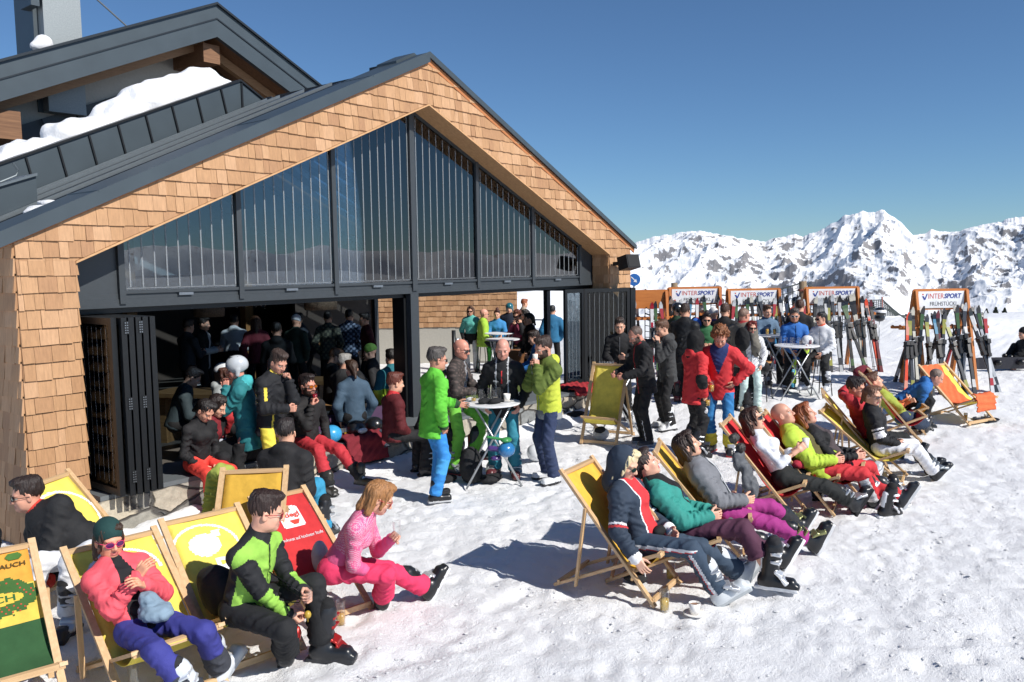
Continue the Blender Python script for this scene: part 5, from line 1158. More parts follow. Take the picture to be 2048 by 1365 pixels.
tumb = MB().lathe([(0, 0), (.03, 0), (.038, .1), (0, .1)], n=14); ck = tumb.build('paper_cup', plain('paper_cup', 'e8e5df', .7), None, True); ck.location = to_world(pD, (pD['hand'][1]+pD['hand'][-1])/2+np.array((0, 0, -.04))); tag(ck, 'white cup held by the woman in the white shirt', 'cup')
cE = chair_at('red canvas deckchair fifth in the right-hand row, under the bald man in lime', 1514, 841, -78, RED)
pE = recl('bald man in an open lime jacket over an olive shirt and red trousers, asleep', cE, 1.84, ((1800, 1012, .02), (1745, 1012)), lean=-38, hpit=-26, L='lap', R='lap', bulk=1.06,
          jk=dict(c='b5d31c', inner='5c5428', open=.12, th=.025, low=.12), tr=dict(c='cf1f2a', c2='e0e0e2', rules=[(lambda E: (E['p'] == 'snR') & (E['o'] > .75), 'c2')]), hair=('none', '8a7260'), boots=('25272b', 'c9cbcd', '1a1a1c', 'e0e0e2'), skin='cf9a83', **R1)
cF_ = chair_at('red canvas deckchair sixth in the right-hand row, under the woman in a brown shirt', 1562, 836, -76, RED)
pF = recl('auburn-haired woman in a brown printed shirt and black vest with red trousers, lying back', cF_, 1.78, ((1800, 955), (1770, 968)), female=True, lean=-40, hpit=-26, L='lap', R='lap',
          jk=dict(c='1d1d20', inner='4a3f42', open=.13, th=.006), tr=dict(c='c9202b'), hair=('bob', '8a4a28'), boots=('b9bcc0', '2a2a2e', '26262a', 'e0e0e2'), skin='d39f88', **R1)
cG = lfit('yellow canvas deckchair seventh in the right-hand row, under the woman in white trousers', 7.58, -5.35, -80, .84, YEL, .58)
pG = sitter('woman in a black jacket with white sleeve band and white trousers, facing the camera', (7.66, -5.86), .42, -70, ((8.22, -6.32), (7.98, -6.44)), 1.70, female=True, lean=-14, hpit=6, hy=-38, L='lap', R='lap', glasses=('6a4a3a', 'sun', '3a2a2c'),
          jk=dict(c='1b1c20', zip='5a5b60', c2='e6e6e8', th=.02, rules=[(lambda E: (E['p'] == 'uaR') & (E['t'] > .55) & (E['t'] < .62), 'c2'), (lambda E: (E['p'] == 'uaR') & (E['t'] > .70) & (E['t'] < 1.0), 'c2')]), tr=dict(c='e2e4ea', c2='1d1e22', rules=[(lambda E: (E['p'] == 'snL') & (E['t'] > .6), 'c2')]), hair=('pony', '6b4a38'), boots=('1b1c1f', 'd8dadc', '26262a', '9aa0a4'), **R1)
cH = chair_at('yellow canvas deckchair under the man in red with hands behind his head', 1648, 795, -70, YEL, width=.62)
pH = recl('man in a red jacket and black trousers, sunglasses, hands clasped behind his head', cH, 1.82, ((1925, 905, .03), (1838, 908)), lean=-26, hpit=4, hy=-16, L='behind', R='behind', polesL=(.1, 1, .15), polesR=(.1, -1, .15), bulk=1.08,
          jk=dict(c='b81a26', c2='2a2a30', th=.015, rules=[(lambda E: E['tor'] & (E['u'] < .05), 'c2')]), tr=dict(c='17181a', sl=1.08), hair=('short', '241c1a'), glasses='sun', boots=('1b1b1d', '3a3b3e', '1b1b1d', '4a4b50'), boot_kind='snow', skin='cd967c', group=GRP, res=.013)
cI = chair_at('red printed deckchair behind the man in red, with a dozing guest in lime sleeves', 1731, 756, -66, RED, z=1.0)
pI = recl('half-hidden person in lime and orange top lying in the red printed deckchair', cI, 1.72, ((1900, 845), (1880, 850)), lean=-42, hp=(.56, 0, .38), hpit=-24, L='fold', R='fold', jk=dict(c='9aa62c', c2='e2672a', rules=[(lambda E: np.char.startswith(E['p'].astype(str), 'fa'), 'c2')]), tr=dict(c='2a3a52'), hair=('short', '5a3a28'), group=GRP, res=.02)
e, sh, O, hd = cI; V, F = grid_poly(lambda a, b: (a/.16)**2+((b-.22)/.13)**2 < 1 and not ((a/.13)**2+((b-.22)/.10)**2 < 1), -.2, .2, .05, .4, .012); sh.decal('canvas_print', V, F, SIGNW, e)
V, F = fit_text('Stiegl', -.10, .10, -.045, .05); V = np.array([(-v[0], .22-v[1]) for v in V]); sh.decal('lettering', V, F, SIGNW, e)
cI2 = chair_at('yellow deckchair with a maroon blanket over its back, beside the red printed one', 1741, 743, -66, YEL2, z=1.0)
e, sh, O, hd = cI2; sh.mesh('draped_blanket', .02, .32, -.0, .85, .035, .02, fab('6d1726', .9), e, wob=.012)
lumpm = fab('6d1726', .9)
b_ = lump('blanket', 'maroon blanket thrown over the back of the yellow deckchair', 'blanket', [(np.array([O[0], O[1], .95])+np.array([.05, .10, .0]), np.array([.30, .12, .09])), (np.array([O[0], O[1], .75])+np.array([.1, .16, .0]), np.array([.26, .09, .22]))], lumpm, .018, .05, .015, 20)
# seated man in blue at the end of the row and the orange-towel chair
lj = GG(1838, 868); 
pJ = person('bald man in a bright blue jacket sitting forward and reaching down to the snow', GG(1798, 858), 340, 'sit', 1.78, res=.014, seat=.34, lean=52, L=(.46, .06, -.34), R=(.40, -.12, -.40), hpit=28, jk=dict(c='1667b0', hood=1, th=.02, rules=[], c2='26425e'), tr=dict(c='1b1c1f'), hair=('stubble', '7a6a60'), boots=('202226', '1a1a1c'), legs=((.34, .12, 0), (.26, -.14, 0)), skin='cf957f', group=GRP)
_a, _b2 = G(1922, 806, .43), G(2018, 791, .43); _m = (_a+_b2)/2; _l = _b2-_a; _l[2] = 0; _h = math.atan2(_l[1], _l[0])-PI/2; _m = _m-np.array((math.cos(_h), math.sin(_h), 0))*.86; cK = lfit('yellow deckchair covered with an orange towel at the far end of the row', _m[0], _m[1], math.degrees(_h), .90, YEL, .72, loaded=False)
e, sh, O, hd = cK
tw_ = sh.mesh('towel', -.34, .16, -.02, 1.0, .03, .018, fab('e5662a', .9), None, nu=24, nv=60, wob=.016); tw_.location = e.location; tw_.rotation_euler = e.rotation_euler; tag(tw_, 'orange towel spread over the yellow deckchair at the far end', 'towel')
m = Sheet([(.80, .50), (.86, .50), (.89, .42), (.90, .24)], .6).mesh('hanging_end', -.33, .20, 0, 1, .03, .014, fab('e5662a', .9), tw_, nu=30, nv=16, wob=.02)
hg = lump('ski_helmet', 'green-blue mirrored goggles and helmet lying on the orange towel', 'helmet', [(G(1833, 778, .42), (.12, .10, .085))], plain('teal_helmet', '1f8f86', .2, coat=.5), .012, .02, .0)
# grey puffer jacket hanging on the fourth chair
e, sh, O, hd = cD; lf = np.array((-math.sin(hd), math.cos(hd), 0)); fd = np.array((math.cos(hd), math.sin(hd), 0)); q = lambda s_, l_, z_: O+fd*s_+lf*l_+np.array((0, 0, z_-O[2]))
PQ = plain('glossy_grey_quilt', '7d838a', .3, .0, .6, var=.25, bump=.8, scale=11)
lump('down_jacket', 'grey down jacket hanging over the side rail of the fourth deckchair', 'jacket', [(q(.20, -.34, .66), (.11, .055, .12)), (q(.29, -.35, .48), (.10, .05, .15)), (q(.36, -.345, .36), (.08, .045, .11))], fab('5a5e64', .5), .011, .06, .012, 42)
lump('fur_trim', 'dark fur hood edge of the quilted jacket beside the woman in white', 'fur hood', [(q(.14, -.30, .88), (.08, .05, .055)), (q(.22, -.36, .80), (.06, .05, .05))], hair_mat('3a3836'), .012, .03, .014, 90)
# glasses and cups on the snow
tumbler(G(1329, 1222), 'handled beer mug half full of pale lemonade on the snow beside the coffee cup', 'd9b24a', .17, .042, True, .58)
tumbler(G(1341, 1160), 'beer mug half full standing under the second deckchair', 'd9b24a', .17, .042, True, .58)
tumbler(G(1736, 1003), 'nearly empty glass on the snow by the black ski boots of the fourth chair', 'c99a3a', .16, .04, False, .2)
tumbler(GG(1931, 842), 'small glass of beer on the snow beside the black tray', 'dba23a', .13, .035, False, .8, foam=True)
cup(G(1389, 1230), 'white coffee cup on a saucer on the snow before the nearest deckchair', sc=1.15)
tr_ = GG(1972, 841); e = empty('serving_tray', tr_+np.array((0, 0, .01)), 0, 'round black serving tray lying on the snow by the beer glass', 'tray'); MB().lathe([(0, 0), (.19, 0), (.205, .022), (.2, .022), (.19, .006), (0, .006)], n=32).build('tray_plate', plain('black_tray', '1b1b1d', .35), e)
cup(tr_+np.array((.03, 0, .018)), 'white cup standing on the black serving tray', saucer=False, sc=1.0)
hb = lump('ski_helmet', 'black and white ski boots lying on their side beyond the fourth deckchair', 'ski boots', [(G(1768, 1020, .08), (.17, .12, .09)), (G(1775, 985, .18), (.10, .09, .10))], plain('boot_black', '1c1d20', .3), .012, .03, .004) if 0 else None
for i, (px, py, a) in enumerate(((1772, 1015, 25), (1795, 1000, 50))):
    bP, bF, bm = boot_tpl(.0115); mt = boot_mats(('1c1d20', 'dfe0e2', '1a1a1c', 'e0e0e2')); o = link_mesh('ski_boot', bP, bF, mt, None, bm); w = G(px, py, .10); o.location = w; o.rotation_euler = (math.radians(12-30*i), 0, math.radians(-60+a)); tag(o, ['black and white ski boot on the snow, the nearer of the loose pair', 'black and white ski boot on the snow, the farther of the loose pair'][i], 'ski boot')
lump('gloves', 'crimson knitted gloves lying in the lap of the woman in white', 'gloves', [(to_world(pD, pD['P']+np.array((.12, .20, .10))), (.08, .06, .05)), (to_world(pD, pD['P']+np.array((.18, .24, .09))), (.06, .05, .04))], fab('b3203a', .9), .012, .02, .006)
lump('gloves', 'black gloves dropped on the snow under the nearest deckchair', 'gloves', [(G(1262, 1150, .05), (.09, .07, .05)), (G(1280, 1158, .04), (.07, .06, .04))], fab('2b2b2e', .9), .012, .02, .006)
# ------------------------------------------------------------------ left foreground
GL = 'people in the deckchairs at the lower left'
def lchair(label, L_, R_, canvas, z=1.0, **kw):   # given both top corners in the picture (screen left, screen right)
    a, b = G(*L_, z), G(*R_, z); c = (a+b)/2; lat = (b-a); lat[2] = 0; hd = math.atan2(lat[1], lat[0])-PI/2; w = kw.pop('width', None) or min(.66, max(.54, np.linalg.norm(lat)))
    O = np.array([c[0], c[1], 0]); e, sh = deckchair(label, O, hd, canvas, width=w, **kw); return e, sh, O, hd
c2 = lfit('yellow deckchair with white printed letters, under the woman in the coral jacket', -.63, -3.07, -95, .84, YEL, .62)
p2 = sitter('woman in a dark teal knit cap, coral jacket and indigo trousers with mirrored sunglasses', (G(285, 1262, .42)), .45, -98, (G(440, 1335, .11)[:2], G(395, 1395, .11)[:2]), 1.68, female=True, lean=-40, side=8, hpit=4, hy=2, L=(.25, .03, -.26), R=(.27, .0, -.20), group=GL, res=.0082,
          jk=dict(c='ee4f5e', inner='1c1c20', open=.07, th=.015, wr=.010), tr=dict(c='35388c', c2='3a3d46', rules=[(lambda E: np.char.startswith(E['p'].astype(str), 'sn') & (E['t'] > .55), 'c2')]), hat=('beanie', '143e3c'), hair=('bob', '3a2a20'), glasses=('e0406a', 'sun', '5a1f5a'), boots=('c9ced4', 'b5bbc2', '26262a', 'e9ecef'), skin='d59a7c')
lump('snood', 'blue-grey patterned scarf held in the hands of the woman in coral', 'scarf', [(to_world(p2, p2['P']+np.array((.17, .03, .14))), (.10, .12, .06)), (to_world(p2, p2['P']+np.array((.13, .0, .22))), (.06, .06, .05))], fab('7d95a8', .9), .011, .03, .010, 60)
o = link_mesh('neck_scarf', *surfnet([Cap(p2['N']-p2['fw']*.01, p2['N']+p2['sp']*.045, .082, .078, k=.01, wr=.01, lam=.03)], .011)[:2], [fab('8ea5bb', .9)], p2['root'])
c3 = lfit('yellow deckchair with large white apple print, the young man in lime perched on it', .06, -3.06, -98, .86, YEL, .60)
p3 = sitter('young man in a lime and black jacket with red sunglasses holding a shot glass', G(485, 1212, .45), .45, -72, (tuple(G(645, 1288, .12)[:2])+(0, .3), tuple(G(572, 1300, .12)[:2])+(0, .3)), 1.80, lean=16, hpit=12, hy=38, L=(.40, .06, -.20), R=(.34, .06, -.42), hands='grip', group=GL, res=.0082,
          jk=dict(c='1d1e22', c2='8fc63c', c3='d7a01e', th=.006, rules=[(lambda E: E['tor'] & (E['f'] > .02) & (E['u'] > -.1) & (E['p'] != 'collar'), 'c2'), (lambda E: np.char.startswith(E['p'].astype(str), 'fa') & (E['t'] < .92) & (E['o'] > -.2), 'c2')], zip='15161a'), tr=dict(c='1b1c1f'), hair=('short', '2b1b16'), glasses=('a0202c', 'sun'), boots=('202226', '2c2d31', '1a1a1c', 'b0302c'), skin='d8a48c')
c4 = lfit('red canvas deckchair with white beer emblem, the woman in pink on its front', .90, -2.92, -98, .80, RED, .50)
e, sh, O, hd = c4
def emblem(e, sh):
    V, F = grid_poly(lambda a, b: abs(a) < .10 and abs(b-.25) < .115 and (max(0, abs(a)-.07)**2+max(0, abs(b-.25)-.085)**2)**.5 < .03, -.12, .12, .12, .38, .01); sh.decal('emblem_patch', V, F, SIGNW, e)
    V, F = fit_text('Stiegl', -.085, .085, -.02, .05, bold=.03); sh.decal('lettering', [(-v[0]*-1, .25-v[1]) for v in V], F, LR, e, .006)
    V, F = grid_poly(lambda a, b: abs(b-.31) < .025 and abs(a-.02) < .05-(b-.285)*.6, -.1, .1, .28, .34, .006); sh.decal('emblem_mark', V, F, LR, e, .006)
    V, F = grid_poly(lambda a, b: abs(a) < .028 and abs(b-.168) < .012, -.1, .1, .15, .19, .005); sh.decal('emblem_crown', V, F, LK, e, .006)
    V, F = fit_text('Braukunst auf höchster Stufe', -.20, .20, -.014, .016); sh.decal('lettering', [(v[0], .47-v[1]) for v in V], F, SIGNW, e, .005)
emblem(e, sh)
p4 = sitter('blonde woman in a pink knit sweater and raspberry ski trousers, sipping from a glass', G(668, 1135, .46), .46, -58, (G(852, 1172, .12)[:2], G(765, 1192, .12)[:2]), 1.70, female=True, lean=32, hpit=30, hy=16, L=(.27, .03, -.0), R=(.30, .04, -.34), polesR=(-.3, -.8, -.8), hands='grip', group=GL, res=.0082,
          jk=dict(c='e4528a', c2='e2a0b4', name='sweater', th=.004, wr=.004, rules=[(lambda E: (E['u'] > .2) & E['tor'] & (np.sin(E['u']*330)*np.sin(E['l']*330) > .1), 'c2'), (lambda E: np.char.startswith(E['p'].astype(str), 'ua') & (np.sin(E['t']*110)*np.sin(E['o']*20) > .1), 'c2')]), tr=dict(c='e01f5a'), hair=('bob', '9a6c42'), glasses=('c04a4a', 'sun', '5a6a7a'), boots=('1c1d20', 'd9dadc', '1c1d20', 'dfe0e2'), skin='daa58c')
tumbler(to_world(p4, p4['hand'][1]+np.array((.0, 0, .0))), 'small clear glass at the lips of the woman in pink', None, .11, .032)
tumbler(to_world(p3, p3['hand'][1]), 'shot glass in the left hand of the young man in lime', None, .07, .022)
for pp, lab in ((p3, 'small pale fruit on a stick held by the young man in lime'), (p4, 'small pale fruit on a stick held by the woman in pink')):
    w = to_world(pp, pp['hand'][-1]+np.array((.05, .02, .05))); o = lump('fruit', lab, 'fruit', [(w, (.024, .024, .028)), (w-np.array((0, 0, .02)), w-np.array((0, 0, .05)), .004)], plain('pear_fruit', 'b89a3c', .4), .005, .004, .0)
tumbler(G(682, 1252), 'tall beer glass half full behind the black boot of the young man', 'd6a54a', .20, .040, False, .5)
tumbler(G(654, 1255), 'small beer glass with white foam beside the tall one', 'c9882a', .14, .036, False, .55, foam=True)
tumbler(G(633, 1220), 'empty glass behind the foaming beer', None, .17, .038)
tumbler(G(268, 1378), 'empty glass at the bottom edge under the coral woman', None, .15, .038)
lump('hat', 'light grey beanie hanging between the young man and the woman in pink', 'hat', [(G(640, 1115, .42), (.06, .08, .14)), (G(655, 1140, .30), (.06, .06, .12))], fab('b9bbb8', .9), .012, .04, .006)
# black jacket slung behind the young man
lump('jacket', 'black jacket lying on the yellow deckchair behind the young man', 'jacket', [(to_world(p3, p3['P']+np.array((-.16, .10, .02))), (.20, .22, .13)), (to_world(p3, p3['P']+np.array((-.10, .28, .0))), (.20, .16, .10)), (to_world(p3, p3['P']+np.array((-.20, .0, .12))), (.10, .22, .14))], fab('17181a', .8), .016, .05, .012, 24)
# far-left man
c1 = lfit('yellow deckchair by the shingled corner, the man in white trousers sitting on it', -.36, -1.30, -62, .98, YEL, .58)
H1 = G(185, 1108, .46); p1 = sitter('man in a black quilted jacket with red collar and white trousers, bending to the left', H1, .46, math.degrees(HD(262)), ((H1+cR0*.04-cF*.46)[:2], (H1-cR0*.34-cF*.42)[:2]), 1.82, lean=10, side=46, hpit=6, hy=-48, L=(.34, -.16, -.26), R=(.28, -.20, -.34), bulk=1.12, group=GL, res=.012,
          jk=dict(c='1e1f22', c2='d3301f', th=.03, wr=.012, rules=[(lambda E: E['p'] == 'collar', 'c2'), (lambda E: np.char.startswith(E['p'].astype(str), 'fa') & (E['t'] > .9), 'c2')]), tr=dict(c='dfe1e6', sl=1.1), hair=('short', '2b201c'), glasses='sun', boots=('2a2b2f', '1a1a1c'), skin='d19a82')
H6 = G(-135, 1085, .5); sitter('guest in a pale grey-blue jacket, mostly outside the picture at the far left', H6, .46, math.degrees(HD(350)), ((H6+cR0*.4+cF*.1)[:2], (H6+cR0*.4-cF*.15)[:2]), 1.74, lean=20, L='table', R='table', jk=dict(c='c3d3d3', th=.02), tr=dict(c='4a5058'), hair=('short', '6a5038'), group=GL, res=.014, glasses='sun')
# large printed orchard chair, nearest left
c0 = lfit('deckchair with orchard print canvas, orange above and green below, nearest at the lower left', -1.39, -2.79, -102, .92, 'e9a520', .60, loaded=False)
e, sh, O, hd = c0
Lc = sh.L; V, F = grid_poly(lambda a, b: b > .50+.03*math.sin(a*9), -.30, .30, .46, Lc-.02, .02); sh.decal('canvas_print_meadow', V, F, fab('2f5c33', .8, .5, 'canvas'), e)
V, F = grid_poly(lambda a, b: .26 < b < .50+.03*math.sin(a*9), -.30, .30, .26, .54, .02); sh.decal('canvas_print_sunlight', V, F, fab('eec93a', .8, .5, 'canvas'), e, .003)
V, F = grid_poly(lambda a, b: ((a-.02)/.26)**2+((b-.33)/.13)**2 < 1+.25*math.sin(a*60)*math.sin(b*70), -.30, .30, .15, .5, .012); sh.decal('canvas_print_tree', V, F, fab('3f6b2c', .8, .5, 'canvas'), e, .005)
V, F = grid_poly(lambda a, b: ((a-.02)/.25)**2+((b-.34)/.12)**2 < 1 and math.sin(a*150+b*40)*math.sin(b*140) > .80, -.30, .30, .15, .5, .010); sh.decal('canvas_print_fruit', V, F, fab('c8452a', .8, .5, 'canvas'), e, .007)['kind'] = 'stuff'
V, F = grid_poly(lambda a, b: abs(a-.0) < .022 and .45 < b < .56, -.1, .1, .44, .58, .01); sh.decal('canvas_print_trunk', V, F, fab('6b4526', .8, .5, 'canvas'), e, .006)
V, F = grid_poly(lambda a, b: ((a)/.20)**2+((b-.34)/.045)**2 < 1, -.3, .3, .28, .40, .008); sh.decal('canvas_print_oval', V, F, fab('e8c22c', .8, .5, 'canvas'), e, .009)
for (t_, x0, x1, yc_, hh, mt) in (('RAUCH', -.15, .15, .34, .022, fab('2c6a34', .8, .5, 'canvas')), ('RAUCH', .06, .24, .12, .016, fab('5a4a1c', .8, .5, 'canvas'))):
    V, F = fit_text(t_, x0, x1, -hh, hh, bold=.02); sh.decal('lettering', [(v[0], yc_-v[1]) for v in V], F, mt, e, .0115)
V, F = grid_poly(lambda a, b: ((a-.18)/.05)**2+((b-.06)/.025)**2 < 1, .1, .26, .02, .1, .008); sh.decal('canvas_print_leafmark', V, F, fab('4a7a2c', .8, .5, 'canvas'), e, .0105)
# prints on the two yellow chairs: apple disc, arc, letter R
for (e, sh, O, hd), uc in ((c3, -.06), (c2, .0)):
    V, F = grid_poly(lambda a, b: ((a-uc)/.12)**2+((b-.26)/.10)**2 < 1 or (abs(a-uc-.10-(b-.2)*-.3) < .035 and abs(b-.18) < .03), -.28, .28, .1, .4, .012); sh.decal('canvas_print_apple', V, F, SIGNW, e)
    V, F = grid_poly(lambda a, b: .235 < math.hypot(a-uc, (b-.30)*1.1) < .255 and b < .30, -.28, .28, .02, .5, .008); sh.decal('canvas_print_arc', V, F, SIGNW, e)
    V, F = fit_text('R', -.07, .07, -.08, .08, bold=.02); sh.decal('lettering', [(v[0]+uc+.1, .47-v[1]) for v in V], F, SIGNW, e)
V, F = grid_poly(lambda a, b: .30 < math.hypot(a+.05, (b-.40)*1.1) < .325 and b < .5, -.28, .28, .02, .7, .01); c1[1].decal('canvas_print_arc', V, F, SIGNW, c1[0])
# towel chair by the wall (yellow orange) with olive fleece
cY = lchair('yellow deckchair with an olive fleece over its corner, near the stone plinth', (470, 944), (548, 941), 'd9a91c')
lump('fleece_jacket', 'olive green fleece hanging over the corner of the yellow deckchair', 'fleece', [(G(446, 945, .98), (.11, .08, .08)), (G(430, 955, .92), G(425, 1040, .50), .075, .10), (G(452, 955, .92), G(455, 1045, .46), .075, .11), (G(466, 960, .90), G(476, 1050, .45), .06, .08)], fab('9aa53a', .95), .014, .05, .014, 30)
_w = G(560, 874, 1.12); p5 = person('man seen from behind in a black hooded jacket, sitting by the stone plinth', (_w[0], _w[1], 0), 80, 'sit', 1.80, res=.0125, seat=.34, lean=12, hy=14, L='knee', R='lap', jk=dict(c='1c1c1f', hood=1, th=.04, wr=.012), tr=dict(c='1a8fb8'), hair=('short', '2a2322'), boots=('202226', '1a1a1c'), group='guests along the open window front', legs=((.34, .22, 0), (.34, -.26, 0)), bulk=1.1)
gq = lump('ski_goggles', 'mirrored orange goggles on a turquoise jacket beside the seated man in black', 'goggles', [(G(617, 965, .45), (.09, .05, .045))], plain('mirror_lens', 'c0402c', .1, .5), .01, .01, 0)
lump('jacket', 'turquoise jacket bundled beside the seated man in black', 'jacket', [(G(608, 985, .30), (.16, .12, .12)), (G(600, 1000, .15), (.16, .12, .12))], fab('1a92ba', .7), .014, .05, .012)
MB_ = MB().box((-.35, -.2, .28), (.35, .2, .34)); MB_.box((-.3, -.15, 0), (-.24, .15, .28)).box((.24, -.15, 0), (.3, .15, .28)); o = MB_.build('low_bench', BEECH['X']); o.location = (_w[0], _w[1], 0); o.rotation_euler = (0, 0, HD(150)); tag(o, 'low wooden bench under the man in the black hooded jacket', 'bench')

lump('coats', 'pile of black jackets lying on the sill behind the man in the black hood', 'jackets', [(np.array([G(470, 905, .6)[0], .05, SILL+.12]), (.34, .26, .16)), (np.array([G(430, 900, .6)[0], .10, SILL+.10]), (.26, .24, .14)), (np.array([G(505, 900, .6)[0], -.02, SILL+.16]), (.22, .22, .18))], fab('17181b', .8), .02, .06, .02, 16)
# ------------------------------------------------------------------ standing groups outside
GC = 'guests standing at the bar tables on the snow'
def stand(label, px, py, head, **kw): kw.setdefault('res', .014); kw.setdefault('group', GC); return person(label, GG(px, py), head, kw.pop('pose', 'stand'), kw.pop('h', 1.80), **kw)
sleeve = lambda E: np.char.startswith(E['p'].astype(str), 'ua') | np.char.startswith(E['p'].astype(str), 'fa')
fore = lambda E: np.char.startswith(E['p'].astype(str), 'fa')
t1 = GG(985, 968); tz1 = 1.05
bar_table(t1, 'round white bar table in the middle of the group before the open windows', rot=HD(8))
n1 = stand('grey-haired man in a bright green jacket and blue ski trousers at the bar table', 868, 1003, 30, h=1.80, lean=4, hy=-8, L='table', R='down', res=.0125, polesR=(-.6, -.9, -.4),
           jk=dict(c='57c21d', zip='2a5a1c', th=.022, low=.20, c2='2a4a2c', rules=[(lambda E: np.char.startswith(E['p'].astype(str), 'fa') & (E['t'] > .93), 'c2')]), tr=dict(c='1686d6', c2='35a0e2', rules=[(lambda E: np.char.startswith(E['p'].astype(str), 'sn') & (E['t'] < .45) & (E['o'] > 0), 'c2')]), hair=('short', '4a4542'), glasses='sun', boots=('1b1c1f', 'c0c2c4'), legs=((.08, .10, 0), (-.02, -.08, 0)), boot_kind='snow', skin='c98f78')
n2 = stand('bald man in a dark checked jacket and green trousers with one foot raised', 912, 945, -15, h=1.80, lean=6, hy=-10, hpit=12, L='table', R='front', jk=dict(c='3c3532', inner='8a8c90', open=.06, th=.015, c2='5a4c48', rules=[(lambda E: (np.sin(E['u']*90)*np.sin(E['l']*90) > .35), 'c2')]), tr=dict(c='6cc22e'), hair=('none', '8a6a58'), glasses='sun', boots=('33363b', '8a2c2c', '1a1a1c', '9aa0a4'), skin='cf8f7a', legs=((.24, .02, .18), (-.02, -.14, 0)))
n3 = stand('bald man in a black jacket with a red lanyard and petrol trousers', 1010, 952, 262, h=1.82, lean=3, hpit=14, hy=8, L='relaxed', R='relaxed', jk=dict(c='1b1c1f', th=.02, low=.18, c2='b8babd', rules=[(lambda E: E['tor'] & (E['f'] > 0) & (np.abs(np.abs(E['l'])-.075) < .008) & (E['u'] > .1), 'c2')]), tr=dict(c='1b7f95'), hair=('none', '8a7a6a'), beard=None, boots=('5a2a2e', '1b1b1d'), skin='d49a88', bulk=1.06)
V, F = fit_text('CORE PERFORMANCE', -.11, .11, -.012, .012, bold=.02); hb_ = n3['P']+n3['sp']*.30; 
link_mesh('lettering', [hb_+n3['fw']*(.152-.35*v[0]**2*2)+n3['lat']*(v[0])+n3['sp']*v[1] for v in V], F, [SIGNW], n3['root'], None, False)
MB().tube([n3['N']+n3['lat']*.06+n3['fw']*.04, n3['P']+n3['sp']*.42+n3['fw']*.145, n3['P']+n3['sp']*.27+n3['fw']*.16], .010, 5).build('lanyard', plain('lanyard_red', 'c8282c', .6), n3['root'], True)
n4 = stand('bearded man in an olive and lime jacket, drinking with both hands', 1100, 963, 208, h=1.86, lean=2, hpit=12, L='mouth', R='mouth', hands='grip', res=.0125, jk=dict(c='5d6f22', zip='9aa09a', c2='c3cf22', th=.022, low=.17, hood=1, c3='8f9396', rules=[(lambda E: E['tor'] & (E['u'] < .33) & (E['u'] > -.1), 'c2'), (lambda E: E['p'] == 'hood', 'c2'), (lambda E: E['tor'] & (E['u'] < -.09), 'c3')]), tr=dict(c='2c3a5c', flare=1.05), hair=('short', '35261f'), beard='3a2a22', boots=('d8dadc', '26262a', '3a3a3e', '8a8e94'), boot_kind='snow', skin='cd957e')
lump('undershirt', None, None, [(n4['P']-n4['sp']*.10, (.155, .19, .10))], fab('7e8186', .8), .016, .03, .004, parent=n4['root'])
MB_ = MB().lathe([(0, 0), (.028, 0), (.036, .09), (0, .09)], n=12); o = MB_.build('paper_cup', plain('paper_cup', 'e8e5df', .7), None, True); o.location = to_world(n4, (n4['hand'][1]+n4['hand'][-1])/2+np.array((0, 0, -.02))); tag(o, 'white cup at the mouth of the bearded man', 'cup')
# items on the table
for i, (dx, dy, f_, hh, lab) in enumerate(((-.22, .02, 'c8a03a', .14, 'glass of amber drink at the left of the middle bar table'), (-.13, .10, None, .15, 'empty handled glass behind the amber drink'), (-.02, .12, None, .16, 'empty glass with a straw in the middle of the bar table'), (.05, .06, 'b9b2a4', .15, 'glass with pale dregs beside the straw glass'), (.10, .15, None, .17, 'tall empty beer glass at the back of the bar table'), (.02, .20, None, .16, 'empty glass farthest back on the middle bar table'))):
    w = t1+np.array((dx*cR0[0]+dy*math.sin(CYAW), dx*cR0[1]+dy*math.cos(CYAW), tz1)); tumbler(w, lab, f_, hh, .036, i in (1, 4), .35)
w = t1+np.array((.20*cR0[0]+.03*cF[0], .20*cR0[1]+.03*cF[1], tz1)); cup(w, 'tall white coffee cup on a saucer at the right of the middle bar table', sc=1.15)
w = t1+np.array((.0*cR0[0]-.12*cF[0], .0*cR0[1]-.12*cF[1], tz1+.035)); lump('gloves', 'pair of black gloves at the front edge of the middle bar table', 'gloves', [(w+cR0*.06, (.11, .06, .035)), (w-cR0*.08, (.10, .06, .035)), (w+cR0*.15, w+cR0*.02+cF*.06, .02), (w-cR0*.14, w-cR0*.04-cF*.03, .022)], fab('1f2023', .8), .010, .015, .006)
e = MB().tube([(0, 0, .02), (.03, .0, .20)], .0035, 5); o = e.build('drinking_straw', plain('straw', 'd9dcc0', .5), None, True); o.location = t1+np.array((-.02*cR0[0]+.12*math.sin(CYAW), -.02*cR0[1]+.12*math.cos(CYAW), tz1)); tag(o, 'pale drinking straw standing in a glass on the middle bar table', 'straw')
w = t1+np.array((-.27*cR0[0]+.12*cF[0], -.27*cR0[1]+.12*cF[1], tz1+.02)); lump('napkin', 'crumpled white napkin on the middle bar table', 'napkin', [(w, (.06, .05, .025))], plain('paper_napkin', 'e6e6e6', .8), .010, .01, .01, 60)
